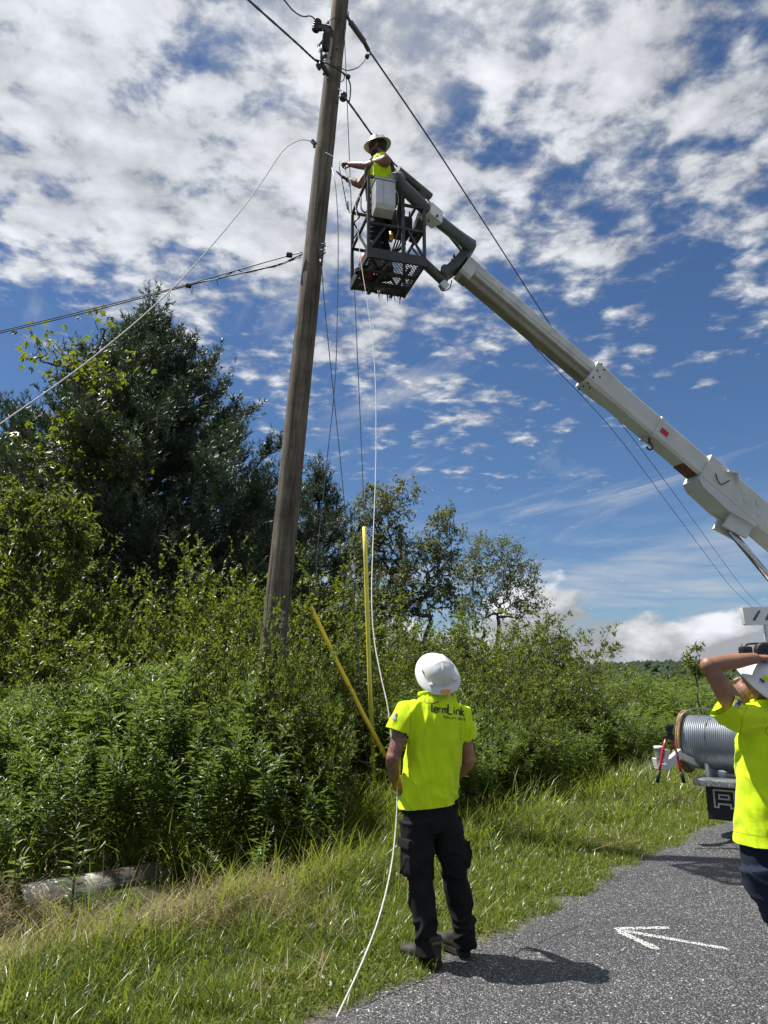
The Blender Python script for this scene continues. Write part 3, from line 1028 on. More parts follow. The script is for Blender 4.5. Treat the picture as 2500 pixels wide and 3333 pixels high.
def shrub_mesh(rng, H, Wd, nleaf, leaf, mat, arch=0.5, wl=0.5):
    L = Leaves()
    dirs = []
    for k in range(9):
        a = rng.uniform(0, 6.28); s = rng.uniform(0.1, 0.75) * Wd / H * 1.4
        dirs.append((math.cos(a) * s, math.sin(a) * s, 1))
    limbs, tips = grow(rng, (0, 0, 0), dirs, H * 0.55, 0.016, 2, 0.75, 0.15, 3, 0.62, 0.16)
    st = MB()
    for pts, rad in limbs:
        st.tube([tuple(q) for q in pts], rad, n=4, cap=False)
    # leafy shoots from the outer limbs
    cand = [t for t in tips if t[2] >= 1]
    per = 12
    m = nleaf // per
    for j in range(m):
        p, d, lev = cand[int(rng.integers(0, len(cand)))]
        sd = nrm(d + rng.normal(0, 0.55, 3) + np.array([0, 0, 0.35]))
        ln = rng.uniform(0.10, 0.38)
        q = np.linspace(0.1, 1, per)
        pp = p + sd * (q * ln)[:, None]
        pp[:, 2] -= q ** 2 * ln * arch * 0.3
        rd = rand_dirs(per, rng)
        dd = nrm(sd * 0.55 + (rd - sd * (rd @ sd)[:, None]) * 1.0 + np.array([0, 0, 0.12]))
        sz = leaf * rng.uniform(0.65, 1.25, per) * (1 - 0.35 * q)
        L.leaves(pp, dd, rand_dirs(per, rng, 0.2, 1.0), sz, sz * wl, 0.16, 0.12, rnd=np.clip(rng.random() * 0.5 + q * 0.35 + rng.normal(0, 0.12, per), 0, 1), rng=rng)
    return L.mesh('shrub_leaves', mat), stem_data(st, TWIG)

rngS = np.random.default_rng(41)
SHRUB_P = [shrub_mesh(rngS, 2.0, 0.95, 5400, 0.060, SHRUB) for _ in range(5)]
NARROW_P = [shrub_mesh(rngS, 2.0, 1.3, 2600, 0.085, SHRUB, arch=1.3, wl=0.30) for _ in range(3)]

def place_shrub(px, py, Y, proto, label, group=None, width=None, name='shrub', sc=None):
    top = P(px, py, Y)
    z = gz(top.x, Y)
    h = (top.z - z)
    s = h / 1.85
    w = (width if width else 1.0) * s
    plant_copy(proto, name, (top.x, Y, z), random.uniform(0, 6.28), (w, w, s), label, 'shrub', group)

def scatter_shrubs():
    rng = np.random.default_rng(43)
    # the back rank whose tops make the skyline of the thicket
    back = [(-60, 1800, 10.2), (70, 1840, 10.4), (190, 1900, 10.2), (330, 1880, 10.8), (450, 1950, 10.6), (560, 1900, 11.0), (650, 1960, 10.6), (730, 1920, 11.0),
            (800, 1890, 11.0), (860, 1960, 10.6), (990, 2040, 11.0), (1010, 1965, 11.4), (1100, 2130, 11.2), (1180, 2110, 11.8), (1260, 2150, 11.4),
            (1340, 2110, 12.2), (1430, 2130, 12.0), (1540, 2120, 11.5), (1610, 2170, 10.9)]
    def where(px):
        return ('beside the maple sapling' if px < 260 else 'before the large pine' if px < 780 else 'at the foot of the utility pole' if px < 970 else 'around the yellow guards' if px < 1230 else 'behind the standing worker')
    for i, (px, py, Y) in enumerate(back):
        w_ = where(px)
        place_shrub(px, py, Y, SHRUB_P[i % 5], 'tall leafy bush of the thicket back row ' + w_, 'back row bushes ' + w_, width=0.95)
    mid = [(0, 1990, 9.4), (90, 2010, 9.5), (190, 2030, 9.4), (290, 2030, 9.6), (390, 2040, 9.5), (480, 2030, 9.7), (570, 2020, 9.6), (660, 2030, 9.5), (750, 2020, 9.5),
           (825, 2075, 8.5), (885, 2080, 8.0), (950, 2110, 8.0), (975, 2230, 9.5), (1060, 2260, 10.2), (1130, 2260, 10.6), (1290, 2230, 10.6), (1380, 2210, 10.8), (1480, 2210, 10.6), (1000, 2250, 8.7), (1060, 2380, 8.6)]
    for i, (px, py, Y) in enumerate(mid):
        w_ = where(px)
        place_shrub(px, py, Y, SHRUB_P[(i * 3 + 1) % 5], 'lower small leaved bush ' + w_, 'lower bushes ' + w_, width=0.9 if px < 820 else 0.62)
    # dark scrub under the loose trees, behind everything
    dark = [(560, 2010, 13.0), (700, 2000, 13.4), (300, 1960, 12.6), (120, 1930, 12.4), (860, 2010, 14.0), (1060, 2000, 15.0), (1130, 1960, 15.4), (1200, 2010, 15.6), (1290, 2010, 15.8), (1370, 2030, 16.5), (1460, 2040, 17.5), (1550, 2060, 18.5), (1640, 2080, 19.0), (1720, 2090, 20.0), (1010, 1980, 15.0), (920, 1990, 14.5)]
    for i, (px, py, Y) in enumerate(dark):
        place_shrub(px, py, Y, SHRUB_P[(i * 2) % 5], 'dim scrub bush in the shade under the ' + ('pines' if px < 1160 else 'loose crowned trees'), 'scrub under the ' + ('pines' if px < 1160 else 'loose trees'), width=1.15)
    # willow-leaved saplings to the right of the worker
    nar = [(1560, 2060, 12.6), (1650, 2050, 13.2), (1765, 2025, 13.8), (1825, 2110, 13.6), (1700, 2150, 12.4), (1610, 2210, 11.8), (1900, 2200, 15.0), (2010, 2215, 17.5), (2130, 2215, 20.0), (1950, 2195, 20.0), (2060, 2190, 25.0), (2125, 2180, 29.0), (2185, 2200, 24.0), (2235, 2175, 31.0), (2290, 2190, 26.0), (1990, 2205, 27.0)]
    for i, (px, py, Y) in enumerate(nar):
        place_shrub(px, py, Y, NARROW_P[i % 3], 'loose bush with long narrow drooping leaves beyond the verge', 'narrow leaved bushes beyond the verge', width=1.0)

scatter_shrubs()

def leafy_tree(seed, base, H, lean, spread, nleaf, leaf, mat, label, name, clear=0.3, trunks=1, crown_z=0.35, wl=0.5, r0=None, sub=3, depth=3, droop=0.3, cat='tree', group=None, per=10, shoot=(0.15, 0.5)):
    rng = np.random.default_rng(seed)
    root = empty(name, base)
    tag(root, label, cat, group)
    dirs = [(lean[0] + rng.normal(0, 0.16), lean[1] + rng.normal(0, 0.1), 1.0) for _ in range(trunks)]
    limbs, tips = grow(rng, (0, 0, -0.05), dirs, H * 0.52, r0 or H * 0.011, depth, spread, 0.10, sub, 0.62, 0.13)
    zmax = max(t[0][2] for t in tips)
    k = H / zmax
    st = MB()
    for pts, rad in limbs:
        st.tube([(q[0] * k, q[1] * k, q[2] * k) for q in pts], rad, n=5, cap=False)
    st.build('trunk', BARK, root)
    L = Leaves()
    cand = [(t[0] * k, t[1], t[2]) for t in tips if t[2] >= 1 and t[0][2] * k > crown_z * H]
    wts = np.array([0.25 + t[2] for t in cand]); wts = wts / wts.sum()
    idx = rng.choice(len(cand), nleaf // per, p=wts)
    for j in idx:
        p, d, lev = cand[j]
        sd = nrm(d * 0.8 + rng.normal(0, 0.6, 3))
        ln = rng.uniform(*shoot)
        q = np.linspace(0.1, 1, per)
        pp = p + sd * (q * ln)[:, None]
        pp[:, 2] -= q ** 2 * ln * droop * 0.4
        rd = rand_dirs(per, rng)
        dd = nrm(sd * 0.4 + rd * 0.9 - np.array([0, 0, droop]))
        sz = leaf * rng.uniform(0.6, 1.25, per)
        L.leaves(pp, dd, rand_dirs(per, rng, 0.0, 1.0), sz, sz * wl, 0.2, 0.15, rng=rng)
    o = bpy.data.objects.new('crown', L.mesh('crown', mat))
    link(o, root)
    return root

def at_base(px, Y):
    p = P(px, 2200, Y)
    return (p.x, Y, gz(p.x, Y))

def height_to(px, py, Y):
    p = P(px, py, Y)
    return p.z - gz(p.x, Y)

def envelope_tree(seed, root_px, Y, blobs, ntip, nleaf, leaf, mat, label, name='deciduous_tree', wl=0.45, droop=0.4, per=9, lobed=False, rtip=0.0045, shoot=(0.12, 0.42), cat='tree', trunk_bend=0.3, group=None):
    """tree grown into a given crown: branch tips fill the crown's lobes, limbs join them to the trunk"""
    rng = np.random.default_rng(seed)
    base = np.array(at_base(root_px, Y))
    root = empty(name, tuple(base))
    tag(root, label, cat, group)
    tips = []
    area = np.array([b[2] * b[3] for b in blobs], float); area /= area.sum()
    for i, (px, py, rx, ry) in enumerate(blobs):
        c = np.array(P(px, py, Y)) - base
        k = Y * 1.02 / FOC
        m = max(3, int(ntip * area[i]))
        d = rand_dirs(m, rng)
        rad = rng.uniform(0.25, 1.0, m) ** 0.5
        tips.append(c + d * rad[:, None] * [rx * k, rx * k * 1.0, ry * k])
    tips = np.concatenate(tips)
    cen = tips.mean(0)
    low, zmax = max(0.3, tips[:, 2].min()), tips[:, 2].max()
    nodes, par = [], []
    nt = 12
    for i in range(nt):
        t = i / (nt - 1)
        p = np.array([cen[0] * t ** 1.6, cen[1] * t ** 1.6, t * (0.35 * low + 0.45 * cen[2])])
        nodes.append(p + rng.normal(0, 0.02, 3) * (i > 0)); par.append(i - 1)
    order = np.argsort(np.linalg.norm(tips - nodes[-1], axis=1))
    ends = []
    for j in order:
        p = tips[j]
        A = np.array(nodes)
        d = np.linalg.norm(A - p, axis=1) + 0.9 * np.maximum(0, A[:, 2] - p[2] + 0.08 * np.linalg.norm(A - p, axis=1))
        d[:3] += 5
        q = int(np.argmin(d))
        a = nodes[q]
        L = np.linalg.norm(p - a)
        k = max(2, int(L / 0.22))
        last = q
        for i in range(1, k + 1):
            t = i / k
            w = a + (p - a) * t + np.array([0, 0, -0.10 * L * math.sin(t * math.pi)]) + rng.normal(0, 0.02, 3) * (i < k)
            nodes.append(w); par.append(last); last = len(nodes) - 1
        ends.append(last)
    cnt = np.zeros(len(nodes))
    for e in ends:
        while e >= 0:
            cnt[e] += 1; e = par[e]
    rad = rtip * np.maximum(cnt, 1) ** 0.46
    st = MB()
    for i, q in enumerate(par):
        if q >= 0:
            st.tube([tuple(nodes[q]), tuple(nodes[i])], [rad[q] if cnt[q] < cnt[i] * 1.8 else rad[i] * 1.1, rad[i]], n=5 if cnt[i] > 6 else 3, cap=False)
    st.build('trunk', BARK, root, fix=False)
    L = Leaves()
    A = np.array(nodes)
    outer = [i for i in range(nt, len(nodes)) if cnt[i] <= 3]
    for j in rng.choice(outer, nleaf // per):
        p = A[j]
        d = A[j] - A[par[j]]
        sd = nrm(nrm(d) * 0.7 + rng.normal(0, 0.6, 3))
        ln = rng.uniform(*shoot)
        q = np.linspace(0.1, 1, per)
        pp = p + sd * (q * ln)[:, None]
        pp[:, 2] -= q ** 2 * ln * droop * 0.4
        rd = rand_dirs(per, rng)
        sz = leaf * rng.uniform(0.6, 1.25, per)
        rr = np.clip(rng.random() * 0.6 + rng.normal(0.2, 0.15, per), 0, 1)
        if lobed:
            maple_leafset(L, rng, pp + rng.normal(0, 0.16, (per, 3)), rand_dirs(per, rng, -0.7, 0.2), nrm(rand_dirs(per, rng, 0.1, 1) + [0, 0, .6]), sz, rr)
        else:
            dd = nrm(sd * 0.4 + rd * 0.9 - np.array([0, 0, droop]))
            L.leaves(pp, dd, rand_dirs(per, rng, 0.0, 1.0), sz, sz * wl, 0.2, 0.15, rnd=rr, rng=rng)
    link(bpy.data.objects.new('crown', L.mesh('crown', mat)), root)
    return root

def maple_leafset(L, rng, pp, dd, up, sz, r):
    """three-lobed leaf: a long middle lobe and two side lobes"""
    dd = nrm(dd)
    side = nrm(np.cross(dd, up) + 1e-6)
    for sgn, k, w in ((0, 1.0, 0.42), (1, 0.78, 0.36), (-1, 0.78, 0.36)):
        d2 = nrm(dd + side * sgn * 0.95)
        L.leaves(pp, d2, up, sz * k, sz * w, 0.05, 0.2, rnd=r, rng=rng)

envelope_tree(51, 1235, 17, [(1215, 1640, 60, 80), (1320, 1600, 40, 42), (1270, 1680, 60, 70), (1195, 1780, 60, 90), (1290, 1790, 60, 70), (1240, 1900, 90, 90)], 380, 7600, 0.085, ASH, 'tall loose crowned tree with drooping leaves right beside the dark pines', droop=0.8, wl=0.42, rtip=0.0036)
envelope_tree(57, 1300, 16.5, [(1445, 1690, 38, 45), (1480, 1740, 34, 34), (1400, 1790, 50, 55), (1455, 1830, 45, 45), (1360, 1880, 55, 70), (1430, 1940, 60, 50), (1320, 1960, 50, 60)], 340, 6200, 0.085, ASH, 'slanting open crowned tree leaning away from the pines', droop=0.7, wl=0.42, rtip=0.0036)
envelope_tree(53, 1595, 22, [(1570, 1790, 50, 40), (1650, 1800, 50, 44), (1530, 1860, 55, 55), (1690, 1870, 60, 55), (1610, 1890, 70, 70), (1725, 1950, 38, 45), (1560, 1970, 60, 50), (1660, 1980, 60, 40)], 520, 8500, 0.085, ASH, 'rounded thin crowned tree with fine grey twigs, farthest from the pole', droop=0.3, wl=0.42, shoot=(0.15, 0.5), rtip=0.0030)
# ---- saplings before the big pine
envelope_tree(61, 270, 11.6, [(330, 1060, 30, 30), (150, 1150, 55, 40), (260, 1200, 80, 50), (370, 1230, 35, 45), (300, 1370, 60, 60), (260, 1440, 60, 60), (110, 1490, 80, 60), (380, 1490, 40, 45), (70, 1590, 70, 60), (180, 1560, 60, 50)], 330, 850, 0.13, MAPLE, 'yellow green maple sapling climbing before the large dark pine', name='maple_sapling', lobed=True, per=7)
envelope_tree(65, 130, 9.8, [(60, 1640, 60, 50), (190, 1640, 70, 50), (250, 1720, 50, 50), (110, 1740, 100, 60), (40, 1830, 70, 70), (200, 1830, 80, 60)], 170, 4300, 0.095, SHRUB, 'glossy dark leaved wild cherry rising over the bushes near the large pine', name='cherry_sapling', wl=0.34, droop=0.8)
envelope_tree(67, 1800, 14.2, [(1785, 2050, 22, 40), (1835, 2090, 28, 30), (1745, 2110, 40, 40), (1850, 2150, 30, 30), (1790, 2170, 50, 40)], 60, 1500, 0.11, SHRUB, 'small sapling with long pointed leaves rising over the verge thicket', name='willow_sapling', wl=0.26, droop=0.6)
envelope_tree(68, 2268, 14.8, [(2268, 2120, 10, 26), (2262, 2150, 26, 16), (2275, 2180, 22, 18)], 22, 330, 0.12, SHRUB, 'lone thin sapling sticking up above the weeds near the truck', name='willow_sapling', wl=0.28, droop=0.2, shoot=(0.05, 0.2))

# ---- pines
def needle_tufts(L, rng, pos, dr, ln, wid, nn=16):
    """bottle-brush shoots: needles all round a short axis, pointing forward"""
    n = len(pos)
    dr = nrm(dr)
    t = rng.uniform(0, 1, (n, nn))
    base = pos[:, None, :] + dr[:, None, :] * (t * ln[:, None])[..., None]
    rd = rng.normal(0, 1, (n, nn, 3))
    rd = rd - dr[:, None, :] * (rd * dr[:, None, :]).sum(-1, keepdims=True)
    nd = nrm(nrm(rd) * 0.8 + dr[:, None, :] * rng.uniform(0.45, 1.1, (n, nn, 1)))
    nl = wid[:, None] * rng.uniform(0.75, 1.2, (n, nn))
    tip = base + nd * nl[..., None]
    sd = nrm(np.cross(nd, rng.normal(0, 1, (n, nn, 3))))
    w = 0.0115
    V = np.stack([base - sd * w, base + sd * w, tip], 2).reshape(-1, 3)
    F = np.arange(n * nn * 3).reshape(-1, 3)
    r = np.clip(rng.random((n, 1)) * 0.6 + t * 0.3 + rng.random((n, nn)) * 0.1, 0, 1)
    L.add(V, F, np.repeat(r.ravel(), 3))

def under(px, py, Y):
    p = P(px, py, Y)
    return (p.x, Y, gz(p.x, Y))

def pine(seed, base, H, rad, label, whorls=19, per=6, dens=1.0, zlo=0.1):
    rng = np.random.default_rng(seed)
    root = empty('pine_tree', base)
    tag(root, label, 'tree', 'pines behind the thicket')
    tr = MB()
    tr.tube([(0, 0, -0.1), (0.03, 0, H * 0.3), (-0.02, 0.03, H * 0.65), (0, 0, H * 0.97)], [H * 0.019, H * 0.014, H * 0.008, 0.012], n=8)
    br = MB()
    L = Leaves()
    TP, TD, TL = [], [], []
    for w in range(whorls):
        f = w / (whorls - 1)
        z = H * (zlo + (0.885 - zlo) * f)
        R0 = rad * min(1.0, 1.28 * max(0.0, 1 - f) ** 0.80) * (0.7 + 0.3 * min(1, (f + 0.02) * 5)) + 0.12
        m = per if f < 0.8 else max(4, per - 1)
        for k in range(m):
            a = 2 * math.pi * (k + rng.uniform(-0.3, 0.3)) / m + w * 0.9
            Lb = R0 * rng.uniform(0.65, 1.12)
            rise = rng.uniform(0.05, 0.35) + 0.30 * f
            h = np.array([math.cos(a), math.sin(a), 0])
            s = np.linspace(0, 1, 7)
            pts = np.stack([h[0] * s * Lb, h[1] * s * Lb, z + Lb * (rise * s * 0.35 + 0.25 * s ** 2.2)], -1)
            pts[1:, :] += rng.normal(0, 0.03, (6, 3))
            br.tube([tuple(q) for q in pts], [0.028 * (1 - f * 0.5) * (1 - 0.8 * q) + 0.004 for q in s], n=4, cap=False)
            # side shoots
            nsh = int((7 + 10 * Lb) * dens)
            for j in range(nsh):
                t = 1 - rng.uniform(0, 0.85) ** 1.2
                i = min(5, int(t * 6)); fr = t * 6 - i
                p = pts[i] * (1 - fr) + pts[i + 1] * fr
                dd = pts[i + 1] - pts[i]
                dd = dd / np.linalg.norm(dd)
                lat = np.cross(dd, [0, 0, 1]) * (1 if rng.random() < 0.5 else -1)
                sd = nrm(dd * rng.uniform(0.4, 1.0) + lat * rng.uniform(0.2, 1.0) + np.array([0, 0, rng.uniform(-0.05, 0.65)]))
                ln = rng.uniform(0.22, 0.60) * (0.6 + 0.4 * Lb / rad)
                e = p + sd * ln
                br.tube([tuple(p), tuple(e)], [0.007, 0.003], n=3, cap=False)
                nt = 4
                for q in range(nt):
                    tp = p + sd * ln * (0.25 + 0.75 * q / (nt - 1))
                    td = nrm(sd * 0.75 + np.array([0, 0, 0.85]) + rng.normal(0, 0.35, 3))
                    TP.append(tp); TD.append(td); TL.append(rng.uniform(0.14, 0.32))
            TP.append(pts[-1]); TD.append(nrm(pts[-1] - pts[-2]) + np.array([0, 0, 0.5])); TL.append(0.26)
    # leaders at the top
    for k in range(26):
        a = rng.uniform(0, 6.28)
        b0 = np.array([0, 0, H * rng.uniform(0.84, 0.93)])
        sp = rng.uniform(0.1, 0.75)
        dd = nrm(np.array([math.cos(a) * sp, math.sin(a) * sp, 1.0]))
        for q in range(6):
            TP.append(b0 + dd * (0.05 + 0.10 * q)); TD.append(dd + rng.normal(0, 0.25, 3)); TL.append(0.22)
    TP, TD, TL = np.array(TP), np.array(TD), np.array(TL)
    needle_tufts(L, rng, TP, TD, TL, np.full(len(TP), 0.10), nn=12)
    t = tr.build('trunk', BARK, root)
    b = br.build('branches', BARK, root)
    link(bpy.data.objects.new('crown', L.mesh('crown', PINE)), root)

pine(71, under(500, 935, 14.5), height_to(500, 935, 14.5), 3.6, 'largest dark pine, towering over the thicket beside the utility pole', whorls=26, per=9, dens=1.25)
pine(73, under(1040, 1495, 20), height_to(1035, 1495, 20), 2.3, 'smaller dark pine standing behind the utility pole', whorls=16, per=6)
pine(75, under(60, 1330, 17.5), height_to(10, 1330, 17.5), 2.3, 'dark pine half hidden behind the largest pine and the maple saplings', whorls=14, per=6)
pine(77, under(850, 1560, 19), height_to(850, 1560, 19), 2.0, 'dark pine between the largest pine and the utility pole', whorls=14, per=6)

# ---------------------------------------------------------------- utility pole, wires, guys
def wood_mat(name, c0, c1, crack, sc=1.0):
    m, g = new_mat(name)
    co = g.n('ShaderNodeTexCoord').outputs['Object']
    s = g.n('ShaderNodeMapping', Vector=co)
    s.inputs['Scale'].default_value = (22 * sc, 22 * sc, 1.2 * sc)
    n1 = g.noise(s.outputs[0], 1.0, 8.0, 0.65, 0.6)
    s2 = g.n('ShaderNodeMapping', Vector=co)
    s2.inputs['Scale'].default_value = (17 * sc, 17 * sc, 0.7 * sc)
    n2 = g.noise(s2.outputs[0], 1.0, 4.0, 0.5, 0.8)
    n3 = g.noise(co, 3.2 * sc, 6.0, 0.65)
    c = g.mix(g.ss(n1, 0.3, 0.72), (*c0, 1), (*c1, 1))
    c = g.mix(1.0, c, g.ramp(n3, [(0.3, (0.55, 0.54, 0.52)), (0.7, (1.25, 1.22, 1.18))]), 'MULTIPLY')
    cr = g.ss(n2, 0.385, 0.31)
    c = g.mix(g.m('MULTIPLY', cr, 0.85), c, (*crack, 1))
    h = g.m('SUBTRACT', g.m('MULTIPLY', n1, 0.7), g.m('MULTIPLY', cr, 0.9))
    b = g.n('ShaderNodeBump', Strength=0.9, Distance=0.012, Height=h)
    p = g.n('ShaderNodeBsdfPrincipled', Base_Color=c, Roughness=0.88, Normal=b.outputs[0])
    p.inputs['Specular IOR Level'].default_value = 0.25
    g.n('ShaderNodeOutputMaterial', Surface=p.outputs[0])
    return m

POLE_WOOD = wood_mat('weathered_pole_wood', (0.072, 0.062, 0.048), (0.205, 0.180, 0.143), (0.020, 0.016, 0.012))
IRON = simple('dark_galvanised_iron', (0.085, 0.085, 0.088), 0.55, 0.5, var=0.4, scale=25, bump=0.2)
GALV = simple('galvanised_steel', (0.36, 0.37, 0.38), 0.45, 0.75, var=0.25, scale=18)
PORC = simple('brown_porcelain', (0.035, 0.027, 0.024), 0.22, var=0.3, scale=10)
POLYM = simple('grey_polymer', (0.10, 0.10, 0.105), 0.5, var=0.2)
BLACK = simple('black_rubber', (0.014, 0.014, 0.015), 0.55, var=0.3)
CABLE = simple('black_cable_sheath', (0.018, 0.018, 0.019), 0.45, var=0.3)
ALU = simple('bare_aluminium_wire', (0.20, 0.205, 0.21), 0.42, 0.8, var=0.25, scale=30)
ROPE = simple('white_braided_rope', (0.70, 0.70, 0.67), 0.85, var=0.18, scale=140, bump=0.9, bscale=180)
YELL = simple('yellow_plastic_guard', (0.93, 0.80, 0.13), 0.42, var=0.12, scale=6, dirt=((0.33, 0.25, 0.06), 9, 0.66))
YELL2 = simple('faded_amber_plastic_guard', (0.85, 0.60, 0.035), 0.45, var=0.15, scale=6, dirt=((0.22, 0.15, 0.05), 9, 0.60))

PA, PB = P(911, 1880, 8.5), P(1108, 0, 8.5)
POLE_D = (PB - PA).normalized()
POLE_BASE = PA + POLE_D * ((-0.25 - PA.z) / POLE_D.z)
POLE_TOP_T = (PB - POLE_BASE).length + 0.62

def pole_at(py):
    """axis point of the pole at photo height py"""
    r = ray(1000, py)
    lo, hi = 0.0, POLE_TOP_T
    for _ in range(40):
        t = (lo + hi) / 2
        q = POLE_BASE + POLE_D * t
        d = q - Vector((0, 0, CAM_H))
        yy = 1666.5 - FOC * (-d.y * SP + d.z * CP) / (d.y * CP + d.z * SP)
        if yy > py:
            lo = t
        else:
            hi = t
    return POLE_BASE + POLE_D * lo

def ribbed(mb, a, b, r, n, core=0.55):
    """insulator with n sheds between a and b"""
    a, b = Vector(a), Vector(b)
    d = b - a
    x, y = frame_from(d)
    M = Matrix.Translation(a) @ Matrix((x, y, d.normalized())).transposed().to_4x4()
    prof = [(r * core * 0.7, 0)]
    for k in range(n):
        h0 = d.length * (k + 0.15) / n
        s = d.length / n
        prof += [(r * core, h0), (r, h0 + s * 0.25), (r * 0.97, h0 + s * 0.38), (r * core, h0 + s * 0.62)]
    prof += [(r * core * 0.7, d.length)]
    mb.lathe(prof, 14, M)
    return mb

def spool(parent, c, axis, r=0.05, h=0.085):
    """grooved porcelain spool"""
    mb = MB()
    x, y = frame_from(axis)
    z = Vector(axis).normalized()
    M = Matrix.Translation(c) @ Matrix((x, y, z)).transposed().to_4x4()
    mb.lathe([(0.012, -h / 2), (r * .8, -h / 2), (r, -h * .38), (r, -h * .22), (r * .62, 0), (r, h * .22), (r, h * .38), (r * .8, h / 2), (0.012, h / 2)], 16, M)
    return mb.build('spool_insulator', PORC, parent)

def build_pole():
    root = empty('utility_pole', POLE_BASE)
    tag(root, 'tall leaning weathered wooden utility pole rising out of the bushes', 'utility pole')
    rot = POLE_D.to_track_quat('Z', 'Y').to_matrix()
    # shaft: tapered, slightly crooked, with relief
    N, K = 36, 170
    V, F = [], []
    for i in range(K + 1):
        t = POLE_TOP_T * i / K
        r0 = 0.152 - (0.152 - 0.108) * t / POLE_TOP_T
        ox = 0.012 * math.sin(t * 0.7) + 0.006 * math.sin(t * 1.9 + 1)
        for k in range(N):
            a = 2 * math.pi * k / N
            rr = r0 * (1 + 0.018 * mnoise.noise(Vector((math.cos(a) * 2.2, math.sin(a) * 2.2, t * 0.8))) + 0.020 * mnoise.noise(Vector((math.cos(a) * 7, math.sin(a) * 7, t * 0.5 + 9))))
            rr += 0.006 * max(0, mnoise.noise(Vector((math.cos(a) * 3, math.sin(a) * 3, t * 3.1 + 40))) - 0.35)
            V.append((ox + rr * math.cos(a), rr * math.sin(a), t))
    for i in range(K):
        for k in range(N):
            F.append((i * N + k, i * N + (k + 1) % N, (i + 1) * N + (k + 1) % N, (i + 1) * N + k))
    mb = MB()
    mb.add(V, F, True)
    mb.add([V[K * N + k] for k in range(N)], [tuple(range(N))])
    sh = mb.build('shaft', POLE_WOOD, root)
    sh.rotation_euler = rot.to_euler()
    inv = Matrix.Translation(-Vector(POLE_BASE))
    def part(mb, name, mat):
        o = mb.build(name, mat, root)
        o.matrix_parent_inverse = inv
        return o
    # fuse cutouts on the left face
    c1 = P(1031, 84, 8.25)
    pl = pole_at(96) + Vector((-0.09, -0.02, 0))
    mb = MB()
    mb.bar(pl, c1 + Vector((0.05, 0, 0.0)), 0.035, 0.05)
    mb.bar(P(1056, 92, 8.28), P(1072, 108, 8.3), 0.05, 0.06)
    mb.box(P(1040, 92, 8.25), (0.08, 0.06, 0.05), bev=0.01)
    part(mb, 'cutout_bracket', IRON)
    mb = MB()
    ribbed(mb, P(1036, 66, 8.25), P(1026, 102, 8.25), 0.052, 5, 0.72)
    part(mb, 'surge_arrester', PORC)
    mb = MB()
    ribbed(mb, P(1064, 112, 8.3), P(1058, 164, 8.3), 0.055, 8, 0.66)
    part(mb, 'fuse_insulator', PORC)
    mb = MB()
    mb.tube([P(1049, 140, 8.22), P(1046, 170, 8.22), P(1047, 196, 8.22)], 0.016, 8)
    mb.bar(P(1040, 148, 8.24), P(1062, 118, 8.28), 0.025, 0.03)
    mb.bar(P(1046, 190, 8.24), P(1062, 182, 8.3), 0.03, 0.04)
    mb.tube([P(1034, 152, 8.22), P(1032, 146, 8.22), P(1036, 143, 8.22), P(1042, 150, 8.22)], 0.006, 6)
    mb.tube([P(1041, 158, 8.22), P(1037, 168, 8.22), P(1040, 171, 8.22), P(1043, 160, 8.22)], 0.004, 6)
    mb.tube([P(1052, 182, 8.25), P(1060, 172, 8.26), P(1064, 178, 8.27), P(1060, 198, 8.27), P(1050, 196, 8.25)], 0.008, 6)
    part(mb, 'fuse_holder', IRON)
    # clevises with spools
    mb = MB()
    mb.tube([P(1046, 206, 8.2), P(1068, 243, 8.36)], [0.036, 0.032], 10)
    part(mb, 'clevis', IRON)
    s1 = spool(root, P(1042, 214, 8.17), (0.8, -0.1, 0.5), 0.046, 0.09); s1.matrix_parent_inverse = inv
    mb = MB()
    mb.bar(P(1104, 291, 8.35), P(1121, 302, 8.3), 0.03, 0.014)
    mb.bar(P(1102, 312, 8.35), P(1116, 327, 8.3), 0.03, 0.014)
    mb.tube([P(1122, 300, 8.3), P(1114, 330, 8.3)], 0.009, 6)
    part(mb, 'clevis', IRON)
    s2 = spool(root, P(1118, 315, 8.3), P(1122, 300, 8.3) - P(1114, 330, 8.3), 0.045, 0.10); s2.matrix_parent_inverse = inv
    # long polymer dead-end on the right
    mb = MB()
    ribbed(mb, P(1140, 72, 8.5), P(1186, 136, 8.85), 0.040, 11, 0.5)
    part(mb, 'strain_insulator', POLYM)
    mb = MB()
    mb.tube([P(1128, 48, 8.5), P(1142, 76, 8.51)], 0.022, 8)
    mb.bar(P(1184, 134, 8.84), P(1201, 166, 8.95), 0.05, 0.045, bev=0.008)
    mb.tube([P(1130, 40, 8.5), P(1136, 40, 8.5), P(1134, 50, 8.5)], 0.006, 6)
    part(mb, 'dead_end_clamp', IRON)
    # small fittings further down
    mb = MB()
    mb.bar(P(1014, 456, 8.35), P(1028, 472, 8.38), 0.03, 0.05, bev=0.005)
    mb.box(P(1023, 477, 8.36), (0.03, 0.03, 0.03), bev=0.006)
    part(mb, 'rope_clamp', IRON)
    mb = MB()
    mb.tube([P(1046, 796, 8.34), P(1058, 792, 8.32), P(1060, 800, 8.32), P(1050, 806, 8.34)], 0.010, 6)
    mb.bar(P(1037, 798, 8.34), P(1047, 850, 8.33), 0.03, 0.02)
    mb.tube([P(1040, 815, 8.32), P(1058, 812, 8.3), P(1059, 822, 8.3), P(1046, 832, 8.32)], 0.010, 6)
    mb.tube([P(1043, 845, 8.32), P(1047, 864, 8.31)], 0.014, 6)
    part(mb, 'guy_hook', IRON)
    mb = MB()
